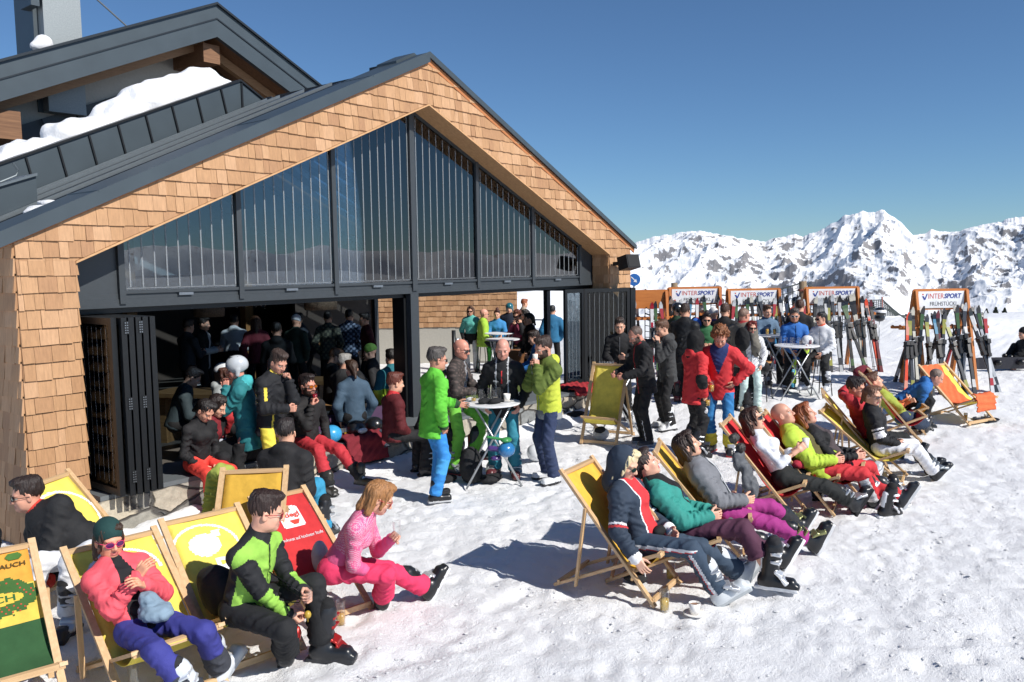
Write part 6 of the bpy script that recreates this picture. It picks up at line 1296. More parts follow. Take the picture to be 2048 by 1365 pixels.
# backpack, helmet and goggles under the table
bp = GG(942, 965); lump('backpack', 'black backpack standing on the snow under the middle bar table', 'backpack', [(bp+np.array((0, 0, .22)), (.16, .13, .24)), (bp+np.array((-.03, -.08, .15)), (.12, .09, .14)), (bp+cR0*.26+np.array((0, 0, .05)), (.18, .12, .05)), (bp-cR0*.28+np.array((0, 0, .05)), (.12, .08, .05))], fab('1c1d20', .7), .014, .04, .008)
w = G(1000, 900, .50); lump('ski_helmet', 'blue ski helmet hanging under the middle bar table', 'helmet', [(w+cR0*.08, (.115, .10, .095))], plain('blue_helmet', '2a6fa4', .25, coat=.5), .010, .02, .0)
lump('ski_goggles', 'green-framed goggles hanging above the blue helmet', 'goggles', [(w+np.array((0, 0, .12))+cR0*.08, (.08, .06, .035)), (w+np.array((0, 0, .12))+cR0*.08, w+np.array((0, 0, .16))-cR0*.15, .018)], plain('green_goggle', '3c8a4a', .25), .010, .01, .0)
lump('ski_goggles', 'purple goggles hanging below the blue helmet strap', 'goggles', [(w-np.array((0, 0, .10))-cR0*.05, (.08, .06, .032)), (w-cR0*.12+np.array((0, 0, .02)), w+cR0*.05+np.array((0, 0, .0)), .035)], plain('purple_goggle', '4a3570', .2), .010, .01, .0)
o = lump('ski_helmet', 'white and black ski helmet on the ground behind the bearded man', 'helmet', [(G(1072, 905, .14), (.14, .13, .12))], plain('white_helmet', 'd9dbde', .3, coat=.4), .012, .02, .0)
lump('bag', 'black bag leaning on the plinth beside the bearded man', 'bag', [(G(1135, 800, .30), (.16, .14, .26)), (G(1150, 830, .08), (.26, .12, .06))], fab('151517', .8), .016, .05, .01, 20)
# second table with yellow chair standing up
t2 = GG(1232, 868); bar_table(t2, 'round white bar table beside the open folding door', rot=HD(10))
hd5 = math.radians(-100)
ch5 = G(1205, 800, 0)
pA_, pB_ = G(1180, 724, 1.02+.0), G(1262, 726, 1.02); lat_ = pB_-pA_; lat_[2] = 0
_h = HD(243); _p = G(1221, 730, 1.18)-np.array((math.cos(_h), math.sin(_h), 0))*.28; c5 = lfit('empty yellow deckchair standing in front of the second bar table', _p[0], _p[1], math.degrees(_h), 1.18, YEL, .56, loaded=False)
n5 = stand('man in a black jacket with glasses standing behind the second bar table', 1240, 838, 262, h=1.78, L='front', R='frontlow', jk=dict(c='1a1a1d', zip='6a6a6e', th=.02, low=.18), tr=dict(c='19191b'), hair=('short', '3a302a'), glasses=('2a2a2e', 'thin'), boots=('33363b', '222226'), hpit=8, res=.0145)
n6 = stand('bearded bald man in a black jacket with red lining holding glasses over the yellow deckchair', 1292, 890, 196, h=1.84, lean=8, hpit=28, L='table', R='table', hands='grip', jk=dict(c='19191c', c2='a8202c', th=.02, low=.18, rules=[(lambda E: (E['p'] == 'collar') & (E['f'] > .03), 'c2'), (lambda E: E['tor'] & (E['f'] > .0) & (np.abs(E['l']) < .018), 'c2')]), tr=dict(c='1a1a1c', sl=1.05, c2='c8cacc', rules=[(lambda E: np.char.startswith(E['p'].astype(str), 'sn') & (np.abs(E['o']-.55) < .06) & (E['t'] > .3), 'c2')]), hair=('stubble', '5a4a42'), beard='4a3a32', boots=('3a3c40', 'a8aaac'), boot_kind='snow', skin='c98d78', res=.013)
for i, d in enumerate((-.12, -.04, .05, .0)):
    w = t2+np.array((0, 0, 1.05))+cR0*(d-.12)-cF*(.02 if i < 3 else .14); tumbler(w, ['empty glass leftmost on the second bar table', 'empty glass second from left on the second bar table', 'empty glass third on the second bar table', 'empty glass nearest the man in black with the beard'][i], None, .14, .034, i == 1)
lump('ski_helmet', 'black and white helmet on the snow under the standing yellow deckchair', 'helmet', [(G(1202, 868, .10), (.15, .12, .10))], plain('white_helmet', 'd9dbde', .3, coat=.4), .013, .02, .0)
lump('gloves', 'black gloves on the helmet under the standing yellow deckchair', 'gloves', [(G(1200, 860, .22), (.12, .07, .05))], fab('1f2023', .8), .012, .02, .006)
GR = 'guests standing on the terrace to the right'
n7 = stand('young man in a grey hooded jacket drinking, behind the bearded man', 1335, 858, 200, h=1.82, lean=4, hpit=16, L='mouth', R='mouth', polesR=(-.2, -1, -.2), jk=dict(c='3c3d3e', zip='8a8c8e', hood=1, th=.02, low=.18), tr=dict(c='1a1a1c'), hair=('short', '5a3d2a'), boots=('d0d2d4', '26262a'), group=GR, res=.016)
n8 = stand('man seen from behind in a long black quilted down jacket', 1368, 805, 60, h=1.86, lean=2, L='front', R='front', jk=dict(c='1a1b1e', th=.03, low=.24, wr=.02, rough=.35), tr=dict(c='18181b'), hair=('short', '3a2c26'), boots=('5a2026', '222'), group=GR, res=.018) if 0 else stand('man seen from behind in a long black quilted down jacket', 1368, 805, 60, h=1.86, lean=2, L='front', R='front', jk=dict(c='1a1b1e', th=.03, low=.24, wr=.015, rough=.35), tr=dict(c='18181b'), hair=('short', '3a2c26'), boots=('5a2026', '222226'), group=GR, res=.016)
n9 = stand('child in a bright blue hood between the tall men in black', 1392, 795, 90, h=1.52, jk=dict(c='1c66c4', hood=1, th=.03), tr=dict(c='3a2a2c'), hat=('hood', '1c66c4'), group=GR, res=.02)
n10 = stand('dark-haired person in green with black sunglasses facing the camera', 1412, 798, 262, h=1.66, jk=dict(c='2c6b40', th=.02), tr=dict(c='1f1f22'), hair=('bun', '241c1a'), glasses='sun', group=GR, res=.018, L='front', R='front', hands='grip')
n11 = stand('short-haired man in black seen from behind, beside the man in beige', 1447, 795, 60, h=1.80, jk=dict(c='1a1a1c', th=.02), tr=dict(c='1a1a1c'), hair=('short', '4a342a'), group=GR, res=.018)
n12 = stand('shaven-headed man in a beige jacket with red collar and black backpack, from behind', 1482, 820, 50, h=1.86, hy=-20, jk=dict(c='6f6a60', c2='a0242a', th=.03, low=.20, rules=[(lambda E: E['p'] == 'collar', 'c2')]), tr=dict(c='1f1f22'), hair=('stubble', '7a6052'), glasses='thin', group=GR, res=.016, skin='cd937c')
lump('backpack', None, None, [(n12['P']+n12['sp']*.30-n12['fw']*.20-n12['lat']*.10, (.10, .14, .22))], fab('1a1a1c', .7), .018, .04, .008, parent=n12['root'])
n13 = stand('person in a red jacket with black hood, back turned, holding a beer glass low', 1386, 912, 20, h=1.78, hy=10, lean=3, L='front', R='down', jk=dict(c='d01c24', c2='17181a', th=.025, low=.20, hood=1, rules=[(lambda E: (E['p'] == 'faR') & (E['t'] < .45), 'c2'), (lambda E: (E['p'] == 'uaR') & (E['t'] > .8), 'c2'), (lambda E: (E['p'] == 'hood'), 'c')] if 0 else [(lambda E: (E['p'] == 'faR') & (E['t'] < .45), 'c2'), (lambda E: (E['p'] == 'uaR') & (E['t'] > .8), 'c2')]), tr=dict(c='1c1c1f', wr=.014), hat=('hood', '151517'), hair=('none', '333333'), boots=('26262a', '1a1a1c'), group=GR, res=.013)
n14 = stand('curly-haired young man in a red jacket, blue and yellow trousers, looking down', 1440, 906, 245, h=1.86, lean=4, hpit=34, hy=10, L='pocket', R='frontlow', polesL=(-.3, 1, -.2), hands=('relax', 'grip'), jk=dict(c='d3202a', inner='23386e', open=.12, vopen=1, th=.025, low=.20, c2='2a3a66', rules=[(lambda E: E['p'] == 'collar', 'c2')]), tr=dict(c='1773b0', c2='e2cf1f', rules=[(lambda E: np.char.startswith(E['p'].astype(str), 'sn') & (E['t'] > .62), 'c2')], wr=.012), hair=('curly', '7a4a28'), boots=('26262a', 'c8282c', '1a1a1c', 'd8dadc'), hem=.08, group=GR, res=.013, skin='c98f78')
w = to_world(n14, n14['hand'][-1]); tumbler(w-np.array((0, 0, .06)), 'handled beer glass held by the curly-haired man in red', 'dba23a', .17, .042, True, .6)
w = to_world(n13, n13['hand'][-1]); tumbler(w-np.array((0, 0, .10))+cR0*.05, 'handled beer glass held low by the hooded person in red', 'd9aa4a', .17, .042, True, .55)
lump('glove', 'white ski glove hanging at the thigh of the hooded person in red', 'glove', [(w+cR0*.0-np.array((0, 0, .16)), (.05, .06, .06))], fab('d9d9dc', .8), .012, .02, .006)
n15 = stand('red-haired woman in a white patterned jacket, pale mint trousers and dark glasses', 1500, 822, 262, h=1.64, hy=10, L='down', R='down', female=True, jk=dict(c='dcdde0', zip='44464c', c2='8a8c96', c3='d83a4c', th=.02, low=.20, rules=[(lambda E: np.sin(E['u']*120+E['l']*60)*np.sin(E['l']*130+E['u']*40) > .66, 'c2'), (lambda E: E['p'] == 'collar', 'c3')]), tr=dict(c='c3ddd8', flare=1.1), hair=('bob', '6e2420'), glasses='sun', boots=('b0a48c', '8a7a5a'), boot_kind='snow', group=GR, res=.015, skin='d8a58c')
lump('handbag', None, None, [(n15['P']+n15['lat']*.26-n15['sp']*.08, (.06, .08, .10))], fab('1c1c1e', .6), .016, .03, .004, parent=n15['root'])
MB().tube([n15['N']-n15['lat']*.08+n15['fw']*.08, n15['P']+n15['sp']*.2+n15['fw']*.16+n15['lat']*.08, n15['P']+n15['lat']*.24], .010, 5).build('strap', fab('1c1c1e'), n15['root'], True)
t3 = GG(1592, 799); bar_table(t3, 'round white bar table between the blue jacket and the woman in white', rot=HD(5), r=.42)
t4 = GG(1538, 772); bar_table(t4, 'round white bar table behind the red-haired woman', rot=HD(20))
s1 = GG(1640, 800)
n16 = stand('grey-haired man in a blue jacket with white sunglasses, seated at the bar table', 1586, 783, 265, pose='sit', h=1.80, seat=.72, hy=-12, L='table', R='lap', legs=((.30, .14, .12), (.10, -.16, 0)), jk=dict(c='1869bd', zip='16324e', th=.02, low=.16, c2='26272b', rules=[(lambda E: E['p'] == 'collar', 'c2')]), tr=dict(c='17181a', c2='b9d820'), hair=('short', '4f4a46'), glasses=('e6e6e8', 'sun', '23232a'), boots=('202226', '1a1a1c'), group=GR, res=.015, skin='c08a6c')
n17 = stand('dark-haired woman in a white jacket and black trousers on a bar stool', 1643, 792, 228, pose='sit', h=1.72, seat=.74, hy=-28, L='lap', R='table', female=True, legs=((.34, .24, .16), (.30, -.20, .14)), jk=dict(c='dcdee2', zip='55565c', c2='e2572c', c3='2a2b2e', th=.02, low=.14, rules=[(lambda E: (E['p'] == 'collar') & (E['f'] > 0), 'c2')]), tr=dict(c='17181a'), hair=('pony', '161214'), glasses='sun', boots=('d0d3d6', '8a8e92', '26262a'), group=GR, res=.015, skin='d09c84')
stool(GG(1643, 792), 'bar stool under the woman in the white jacket'); stool(GG(1586, 783), 'bar stool under the man in the blue jacket'); stool(GG(1525, 800), 'empty bar stool behind the red-haired woman')
n18 = stand('brown-haired man in black jacket and lime-yellow trousers, back turned, behind the blue jacket', 1597, 778, 70, h=1.78, L='front', R='front', jk=dict(c='1b1c1f', th=.02), tr=dict(c='b9dc1c'), hair=('short', '4a2f22'), boots=('3a86a8', '1a1a1c'), group=GR, res=.016)
for i, (d, f_) in enumerate(((-.34, None), (-.20, None), (-.12, None), (-.05, None), (.02, None), (.09, 'b9a9a0'), (.24, '7a2440'))):
    w = t3+np.array((0, 0, 1.05))+cR0*d+cF*(.05 if i % 2 else -.05); tumbler(w, 'empty glass in the cluster on the right-hand bar table' if i not in (0, 5, 6) else ['tall empty glass standing apart at the left of the right-hand bar table', '', '', '', '', 'glass of pink juice beside the empty glasses', 'glass of red drink by the woman in white'][i], f_, .15 if i else .18, .034, group='glasses on the right-hand bar table')
lump('ski_helmet', 'white ski helmet on the bar table before the woman in white', 'helmet', [(t3+np.array((0, 0, 1.14))+cR0*.22+cF*.06, (.13, .11, .10))], plain('white_helmet', 'd9dbde', .3, coat=.4), .014, .02, .0)
for i, d in enumerate((-.05, .10)):
    w = t4+np.array((0, 0, 1.05))+cR0*d; tumbler(w, ['beer glass on the table behind the red-haired woman, the left one', 'beer glass on the table behind the red-haired woman, the right one'][i], 'd8a83a', .16, .036, True, .75)
lump('ski_helmet', 'black ski helmet on the empty stool behind the red-haired woman', 'helmet', [(GG(1525, 800)+np.array((0, 0, .62)), (.15, .13, .12))], plain('black_helmet', '1a1b1e', .3, coat=.4), .014, .02, .0)
# ------------------------------------------------------------------ ski racks and the background terrace
ski_rack(GG(1875, 775), nrm(cR0+cF*.05), 'orange timber ski rack with a white sign, nearest at the right', 1.8, 1.0, 21, True, 3, 'nearest right')
ski_rack(GG(1660, 735), nrm(cR0+cF*.05), 'orange timber ski rack with a white sign behind the woman in white', 1.9, 1.14, 20, True, 8, 'second', ztop=1.80)
ski_rack(GG(1505, 735), nrm(cR0+cF*.05), 'orange timber ski rack with a white sign behind the beige jacket', 1.8, 1.14, 16, True, 12, 'third', ztop=1.80)
ski_rack(GG(1388, 732), nrm(cR0+cF*.05), 'orange timber ski rack with a white sign behind the black quilted jacket', 1.8, 1.14, 9, True, 15, 'fourth', ztop=1.82)
ski_rack(GG(1288, 745), nrm(cR0+cF*.05), 'orange timber ski rack without a sign beside the open folding door', 1.5, .95, 8, False, 21, 'leftmost', ztop=1.82)
GB = 'people behind the ski racks'
def back(label, px, py, d, **kw):
    v = ray(px, py); v = v/(v@cF); p = CPOS+v*d; h = kw.pop('h', 1.76); p[2] = p[2]-.94*h; kw.setdefault('group', GB); kw.setdefault('res', .024); return person(label, p, kw.pop('head', 90), kw.pop('pose', 'stand'), h, **kw)
back('skier in turquoise with a black helmet behind the third ski rack', 1553, 604, 23, jk=dict(c='2aa6b4', th=.03), tr=dict(c='22232a'), hat=('helmet', '1b1c1f'), head=200)
back('skier in an orange-red jacket with a black helmet below the timber net post', 1592, 604, 24, jk=dict(c='d8502a', th=.03), tr=dict(c='22232a'), hat=('helmet', '1b1c1f'))
back('person in a bright blue jacket bending behind the second ski rack', 1572, 634, 21.5, jk=dict(c='1b8bc4', hood=1, th=.04), tr=dict(c='22232a'), lean=30, hat=('helmet', '222326'))
back('person in dark clothes with a white helmet in the crowd by the fourth rack', 1403, 618, 20, jk=dict(c='22242a', th=.03), tr=dict(c='22232a'), hat=('helmet', 'd9dbde'), head=120)
back('dark-haired man in black at the left of the crowd by the fourth rack', 1340, 612, 19.5, jk=dict(c='1c1d20', th=.03), tr=dict(c='1c1c1f'), hair=('short', '2a201c'), head=30)
# helmet on a ski pole
w = GG(1757, 716); e = empty('ski_pole', w, 0, 'ski pole planted in the snow with a black helmet on top', 'ski pole'); MB().tube([(0, 0, -.1), (0, 0, 1.02)], .010, 6).build('shaft', plain('pole_shaft', '8a8c90', .3, .5), e, True); MB().lathe([(0, .10), (.04, .10), (.04, .105), (0, .11)], n=10).build('basket', BLACK_AL, e)
o = lump('ski_helmet', 'black helmet with white band on top of the planted ski pole', 'helmet', [(w+np.array((0, 0, 1.13)), (.15, .14, .13)), (w+np.array((0, 0, 1.0)), (.14, .13, .10))], plain('black_helmet', '1a1b1e', .3, coat=.4), .02, .02, .0); m = MB().lathe([(.148, -.01), (.150, 0), (.150, .05), (.143, .055)], n=20); m.build('white_band', SIGNW, o, True, loc=(0, 0, .24))
# person with snowboard at the right edge
wb = GG(2010, 742); e = empty('snowboard', wb, 0, 'dark snowboard lying on its edge in the snow at the right edge', 'snowboard'); V = []; n_ = 24
for i in range(n_+1):
    t = -1+2*i/n_; w_ = .13*math.sqrt(max(.02, 1-max(0, abs(t)-.75)**2*16)); x = t*.78; k = max(0, abs(t)-.72)**2*1.6
    V += [np.array((0, 0, .03))+cR0*x+np.array((0, 0, .14-w_))-cF*(.02+k), np.array((0, 0, .03))+cR0*x+np.array((0, 0, .14+w_))-cF*(.02+k)-cF*.05*0]
V2 = [v+cF*.014 for v in V]; nn = len(V); F = []
for i in range(n_): a = 2*i; F += [(a, a+2, a+3, a+1), (nn+a, nn+a+1, nn+a+3, nn+a+2), (a, nn+a, nn+a+2, a+2), (a+1, a+3, nn+a+3, nn+a+1)]
F += [(0, 1, nn+1, nn), (nn-2, nn+nn-2, nn+nn-1, nn-1)]
link_mesh('board', V+V2, F, [plain('board_black', '23222a', .3), plain('board_red', 'b0303a', .4)], e, None, False)
for d in (-.2, .3): b_ = lump('binding', None, None, [(wb*0+np.array((0, 0, .18))+cR0*d-cF*.08, (.07, .08, .07))], plain('binding_black', '161618', .35), .016, .02, .004, parent=e)
person('snowboarder in black sitting in the snow at the right edge', GG(2056, 738), 185, 'sit', 1.75, seat=.02, lean=10, L='knee', R='knee', legs=((.52, .14, .06), (.46, -.14, .06)), jk=dict(c='16171a', th=.03), tr=dict(c='17181a'), hat=('beanie', '1a1a1c'), boots=('1a1a1c', '2c2c30'), boot_kind='snow', res=.018)
for i, (a, b) in enumerate((((1985, 778), (2048, 772)), ((2000, 786), (2060, 790)))):
    p, q_ = G(*a), G(*b); MB().tube([p+np.array((0, 0, .04)), q_+np.array((0, 0, .05))], .010, 6).build('ski_pole', plain('pole_shaft', '3a3b3e', .3, .5), None, True); tag(bpy.data.objects[-1] if 0 else COL.objects[-1], ['ski pole lying on the snow at the right edge, the farther one', 'ski pole lying on the snow at the right edge, the nearer one'][i], 'ski pole')
# safety net with timber posts
def post(px, ptop, d, label, r=.10):
    v = ray(px, 640); v = v/(v@cF)*1.0; p = CPOS+v*d; p[2] = gz(p[0], p[1]); vt = ray(px, ptop); vt = vt/(vt@cF); zt = (CPOS+vt*d)[2]
    e = empty('net_post', p, 0, label, 'post', 'timber posts of the safety net'); MB().tube([(0, 0, -.4), (0.02, 0, (zt-p[2])*.5), (0, 0.01, zt-p[2])], [r, r*.96, r*.9], 12).build('post_shaft', wood('raw_log', '6e5f4e', '9a8468', 'Z', .8, .4), e, True)
    MB().tube([(0, 0, zt-p[2]-.28), (0, 0, zt-p[2]-.22)], r*1.15, 10).build('tape', plain('red_tape', 'b06a5a', .7), e, True); return p, zt
pA1, zA = post(1349, 566, 24, 'weathered timber net post above the crowd at the left'); pB1, zB = post(1605, 563, 24.5, 'thick timber net post above the second ski rack', .12)
vt = ray(1765, 600); vt /= vt@cF; pC1 = CPOS+vt*28; zC = pC1[2]; pC1 = np.array([pC1[0], pC1[1], gz(pC1[0], pC1[1])]); vt = ray(1850, 640); vt /= vt@cF; pD1 = CPOS+vt*31; zD = pD1[2]-.3; pD1 = np.array([pD1[0], pD1[1], gz(pD1[0], pD1[1])])
vt = ray(1290, 600); vt /= vt@cF; pZ1 = CPOS+vt*24.5; zZ = pZ1[2]+.3; pZ1 = np.array([pZ1[0], pZ1[1], 0])
m = MB(); cell = .15; 
def quad_line(m, a, b, w=.008):
    m.beam(a, b, w, w)
spans = [(pZ1, zZ, pA1, zA-.12, .2), (pA1, zA-.10, pB1, zB-.02, .32), (pB1, zB-.02, pC1, zC, .18), (pC1, zC, pD1, zD, .12)]
NETM = plain('net_cord', '39403f', .8)
for (a, za, b, zb, sg) in spans:
    L = np.linalg.norm((b-a)[:2]); n = int(L/cell); top = []; bot = []
    for i in range(n+1):
        t = i/n; p = a+(b-a)*t; s_ = 4*t*(1-t)*sg; top.append(np.array([p[0], p[1], za+(zb-za)*t-s_])); bot.append(np.array([p[0], p[1], gz(p[0], p[1])+.12]))
    rows = 9
    for i in range(n+1): quad_line(m, top[i], bot[i], .020)
    for j in range(rows+1):
        w_ = .034 if j in (0, rows//2) else .018
        for i in range(n): quad_line(m, top[i]+(bot[i]-top[i])*j/rows, top[i+1]+(bot[i+1]-top[i+1])*j/rows, w_)
o = m.build('safety_net', NETM); tag(o, 'dark mesh safety net sagging between the timber posts behind the ski racks', 'net')
e = empty('net_stake', pC1, 0, 'thin stake holding the net at its far right', 'stake'); MB().tube([(.0, 0, 0), (-.05, 0, zC-pC1[2]+.1)], .025, 6).build('stake', plain('stake_red', '8a4a42', .6), e, True)
# blue arrow sign beside the corner
w = CPOS+ray(1268, 560)/(ray(1268, 560)@cF)*22; e = empty('arrow_sign', (w[0], w[1], gz(w[0], w[1])), 0, 'round blue sign with a white arrow pointing down right beside the shingled corner', 'sign'); zz = w[2]-gz(w[0], w[1])
MB().tube([(0, 0, 0), (0, 0, zz+.1)], .025, 8).build('pole', ALU, e, True); rot_ = math.atan2(cR0[1], cR0[0])
ds = link_mesh('sign_disc', [(.16*math.cos(t), -.04+dy, zz+.16*math.sin(t)) for dy in (0, .012) for t in np.linspace(0, 2*PI, 28, endpoint=False)], [tuple(range(28)), tuple(range(55, 27, -1))]+[(i, 28+i, 28+(i+1) % 28, (i+1) % 28) for i in range(28)], [plain('sign_blue', '2c68b0', .4)], e, None, False); e.rotation_euler = (0, 0, rot_)
arr = np.array([(-.11, .012), (.02, .012), (.02, .05), (.10, 0), (.02, -.05), (.02, -.012), (-.11, -.012)]); c_, s_ = math.cos(-.78), math.sin(-.78)
link_mesh('arrow', [(a*c_-b*s_, -.045, zz+a*s_+b*c_) for a, b in arr], [(0, 1, 5, 6), (2, 3, 4)], [SIGNW], ds, None, False)
# small conifers on the slope at the right edge
def conifer(px, py, d, hh, label, grp='dwarf conifers on the snowy slope'):
    v = ray(px, py); v /= v@cF; p = CPOS+v*d; e = empty('conifer', (p[0], p[1], p[2]-.3), 0, label, 'tree', grp); MB().tube([(0, 0, 0), (0, 0, hh)], [.07, .015], 6).build('trunk', plain('bark', '3c2f26', .9), e, True)
    V = []; F = []; rn = random.Random(int(px)+int(d*10))
    for i in range(1300):
        t = rn.random()**.8; a = rn.random()*6.283; r = (1-t)*hh*.42*(.4+.6*rn.random())*(1+.3*math.sin(a*5+t*20)); z = hh*(.08+.92*t)-r*.25; c = np.array((r*math.cos(a), r*math.sin(a), z)); q1 = np.array([rn.gauss(0, 1) for _ in range(3)]); q1 = nrm(q1)*hh*.045; q2 = nrm(np.cross(q1, [rn.gauss(0, 1) for _ in range(3)]))*hh*.028; k = len(V); V += [c-q1, c+q2, c+q1, c-q2]; F.append((k, k+1, k+2, k+3))
    link_mesh('crown', V, F, [plain('conifer_needles', '39402f', .85, var=.4, scale=3)], e, None, False)
for i, (px, py, d, hh) in enumerate(((1972, 655, 60, 1.6), (1990, 662, 58, 1.9), (2008, 656, 60, 1.7), (1950, 650, 64, 1.5), (1745, 628, 90, 1.6), (1940, 640, 80, 1.4))):
    conifer(px, py, d, hh, ['small dark conifer in the middle of the clump by the shaded slope at right', 'largest dark conifer of the clump by the shaded slope at right', 'rightmost dark conifer of the clump on the slope', 'slim pale conifer left of the clump on the slope', 'lone conifer above the snow bank near the planted ski pole', 'small conifer above the clump on the snowy slope'][i])

stand('woman in a violet jacket with a white knit cap in the crowd', 1428, 790, 110, h=1.70, female=True, jk=dict(c='5a3a7a', th=.02), tr=dict(c='1f1f22'), hat=('beanie', 'dcdcdc'), group=GR, res=.02)
stand('man in a dark green jacket and black helmet in the crowd', 1352, 788, 40, h=1.78, jk=dict(c='24402c', th=.02), tr=dict(c='1f1f22'), hat=('helmet', '1d1e21'), group=GR, res=.02)
stand('person in a dull blue jacket seated behind the table with two beers', 1530, 764, 280, pose='sit', seat=.7, h=1.74, L='table', R='table', jk=dict(c='54708a', th=.02), tr=dict(c='1f1f22'), hair=('short', '5a4030'), group=GR, res=.02)
# ------------------------------------------------------------------ guests at the window front and inside
GW = 'guests along the open window front'; GI = 'guests inside the restaurant'
def at(label, px, py, z, base=0.0, **kw):   # px,py of the head centre at world height z
    p = G(px, py, z); p[2] = base; kw.setdefault('res', .016); kw.setdefault('group', GW); return person(label, p, kw.pop('head', 0), kw.pop('pose', 'stand'), kw.pop('h', 1.76), **kw)
q7 = person('woman in coral-red trousers and black sweater, head bowed, seated by the folded doors', (G(350, 918, .55)[0], -.10, 0), 322, 'sit', 1.68, res=.0125, seat=.48, lean=8, hpit=38, hy=12, female=True, L='lap', R='lap', jk=dict(c='1d1c1e', c2='d8382c', inner='d8402c', th=.0), tr=dict(c='f0331f'), hair=('pony', '1d1614'), boots=('26262a', '8a8e92'), group=GW, legs=((.50, .12, 0), (.44, -.10, 0)), skin='d39a80')
q8 = at('dark-haired woman in a red and black jacket leaning over on the sill', 400, 818, 1.14, pose='sit', seat=.46, head=340, lean=18, hpit=30, female=True, L='lap', R='lap', jk=dict(c='7e1622', c2='17181a', th=.02, rules=[(lambda E: E['tor'] & (E['l'] > .04), 'c2')]), tr=dict(c='18181b'), hair=('long', '231815'), legs=((.3, .1, .1), (.3, -.1, .1)))
lump('ski_helmet', 'white ski helmet with red strap in the lap beside the woman in red and black', 'helmet', [(G(428, 880, .74), (.15, .12, .11))], plain('white_helmet', 'b9bcc6', .35, coat=.4), .014, .02, 0)
q9 = at('woman in a white knit cap and light grey jacket in profile, seated inside the window', 434, 742, 1.38, pose='sit', seat=.55, head=10, lean=6, female=True, L='lap', R='lap', hpit=0, jk=dict(c='9aa0a0', hood=1, th=.03, wr=.012), tr=dict(c='4a5468'), hat=('beanie', 'cfd2d4'), hair=('bob', '4a3228'))
q10 = at('person in a teal jacket and silver ski helmet, eating, standing at the sill', 490, 736, 1.60, h=1.72, head=188, lean=6, hpit=6, L='mouth', R='mouth', jk=dict(c='12777c', c2='2fb0b4', th=.025, low=.30, rules=[(lambda E: (E['p'] == 'hood'), 'c2')], hood=1), tr=dict(c='17181a'), hat=('helmet', 'b9bec2'), glasses=None, skin='cf8f7c')
q11 = stand('man in a black jacket with yellow stripes and yellow trousers, drinking in profile', 548, 994, 335, h=1.76, lean=8, hpit=26, hy=-10, L='mouth', R='front', res=.0125, hands='grip', jk=dict(c='1a1b20', c2='e6c922', c3='2a2a30', th=.025, low=.20, rules=[(lambda E: (E['p'] == 'collar') & (E['o'] > -2) & (E['f'] > 0), 'c2'), (lambda E: (E['p'] == 'uaR') & (np.abs(E['o']-.5) < .2) & (E['t'] > .2) & (E['t'] < .75), 'c2'), (lambda E: E['tor'] & (E['f'] > 0) & (np.abs(E['l']+.1) < .008) & (E['u'] < .2), 'c2')]), tr=dict(c='e3cf1e'), hair=('short', '3a2c26'), boots=('26262a', '1a1a1c'), group=GW, skin='cd9680')
q12 = person('man in a black fleece and crimson trousers sitting on the sill drinking red juice', (G(602, 872, .62)[0], -.12, 0), 318, 'sit', 1.82, res=.0125, seat=.47, lean=4, hpit=0, hy=6, L='relaxed', R='mouth', hands=('relax', 'grip'), jk=dict(c='1f1d1e', th=.01), tr=dict(c='c01f2e', c2='1b1c1f', rules=[(lambda E: np.char.startswith(E['p'].astype(str), 'sn') & (E['t'] > .62), 'c2')]), hair=('short', '241a18'), beard='3a2a24', glasses=('2a2a2e', 'sun', 'b8641c'), boots=('33322f', '1a1a1c'), boot_kind='snow', group=GW, legs=((.72, .26, .06), (.55, -.08, 0)), skin='c98d78')
tumbler(to_world(q12, q12['hand'][-1])-np.array((0, 0, .05)), 'glass of red juice at the lips of the man in crimson trousers', '9a1228', .15, .036, True, .7)
lump('ski_helmet', 'sky-blue ski helmet with white drops on the sill beside the crimson trousers', 'helmet', [(np.array([G(641, 862, .6)[0], -.10, SILL+.12]), (.14, .13, .12))], plain('sky_helmet', '3a9bd0', .3, coat=.4), .012, .02, 0)
# things lying on the sill
def sill(px, py, y=-.05): p = GY(px, py, y); return np.array([p[0], y, SILL])
for px, c_, lab, mt in ((712, '1c1d20', 'black helmet with white goggles on the sill above the red coat, left of three', 0), (748, '17181a', 'black helmet on the sill, middle of three', 0), (788, '202125', 'black helmet with white lettering on the sill, right of three', 0)):
    p = sill(px, 850); o = lump('ski_helmet', lab, 'helmet', [(p+np.array((0, 0, .11)), (.13, .14, .12))], plain('black_helmet', c_, .3, coat=.4), .012, .02, 0)
p = sill(786, 850); lump('helmet_band', None, None, [(np.array((0, -.12, .10)), (.08, .03, .022))], SIGNW, .010, .01, 0, parent=o)
p = sill(712, 850); o = lump('ski_goggles', 'white-framed goggles strapped to the left black helmet on the sill', 'goggles', [(p+np.array((.0, -.13, .10)), (.08, .04, .04))], plain('white_goggle', 'd9dbdd', .3), .010, .01, 0)
# red and grey coats hanging over the sill
def drape(px0, px1, drop, col, label, y0=.1, seed=1, wob=.02):
    x0, x1 = GY(px0, 870, -.27)[0], GY(px1, 860, -.27)[0]; pr = [(y0, SILL+.03), (-.12, SILL+.05), (-.27, SILL+.04), (-.31, SILL-.06), (-.33, SILL-drop)]
    S_ = Sheet([(-a, b) for a, b in pr], x1-x0); o = S_.mesh('coat', -(x1-x0)/2, (x1-x0)/2, 0, 1, .02, .03, fab(col, .85), None, nu=30, nv=36, wob=wob); o.location = ((x0+x1)/2, 0, 0); o.rotation_euler = (0, 0, -PI/2); tag(o, label, 'coat'); return o
drape(690, 768, .30, '7a1726', 'dark red coat hanging over the sill below the helmets'); drape(762, 812, .16, '3c4654', 'slate blue coat hanging over the sill right of the red one', seed=2)
drape(1150, 1200, .02, 'a51c26', 'red coat lying on the sill by the right folding door', y0=.35)
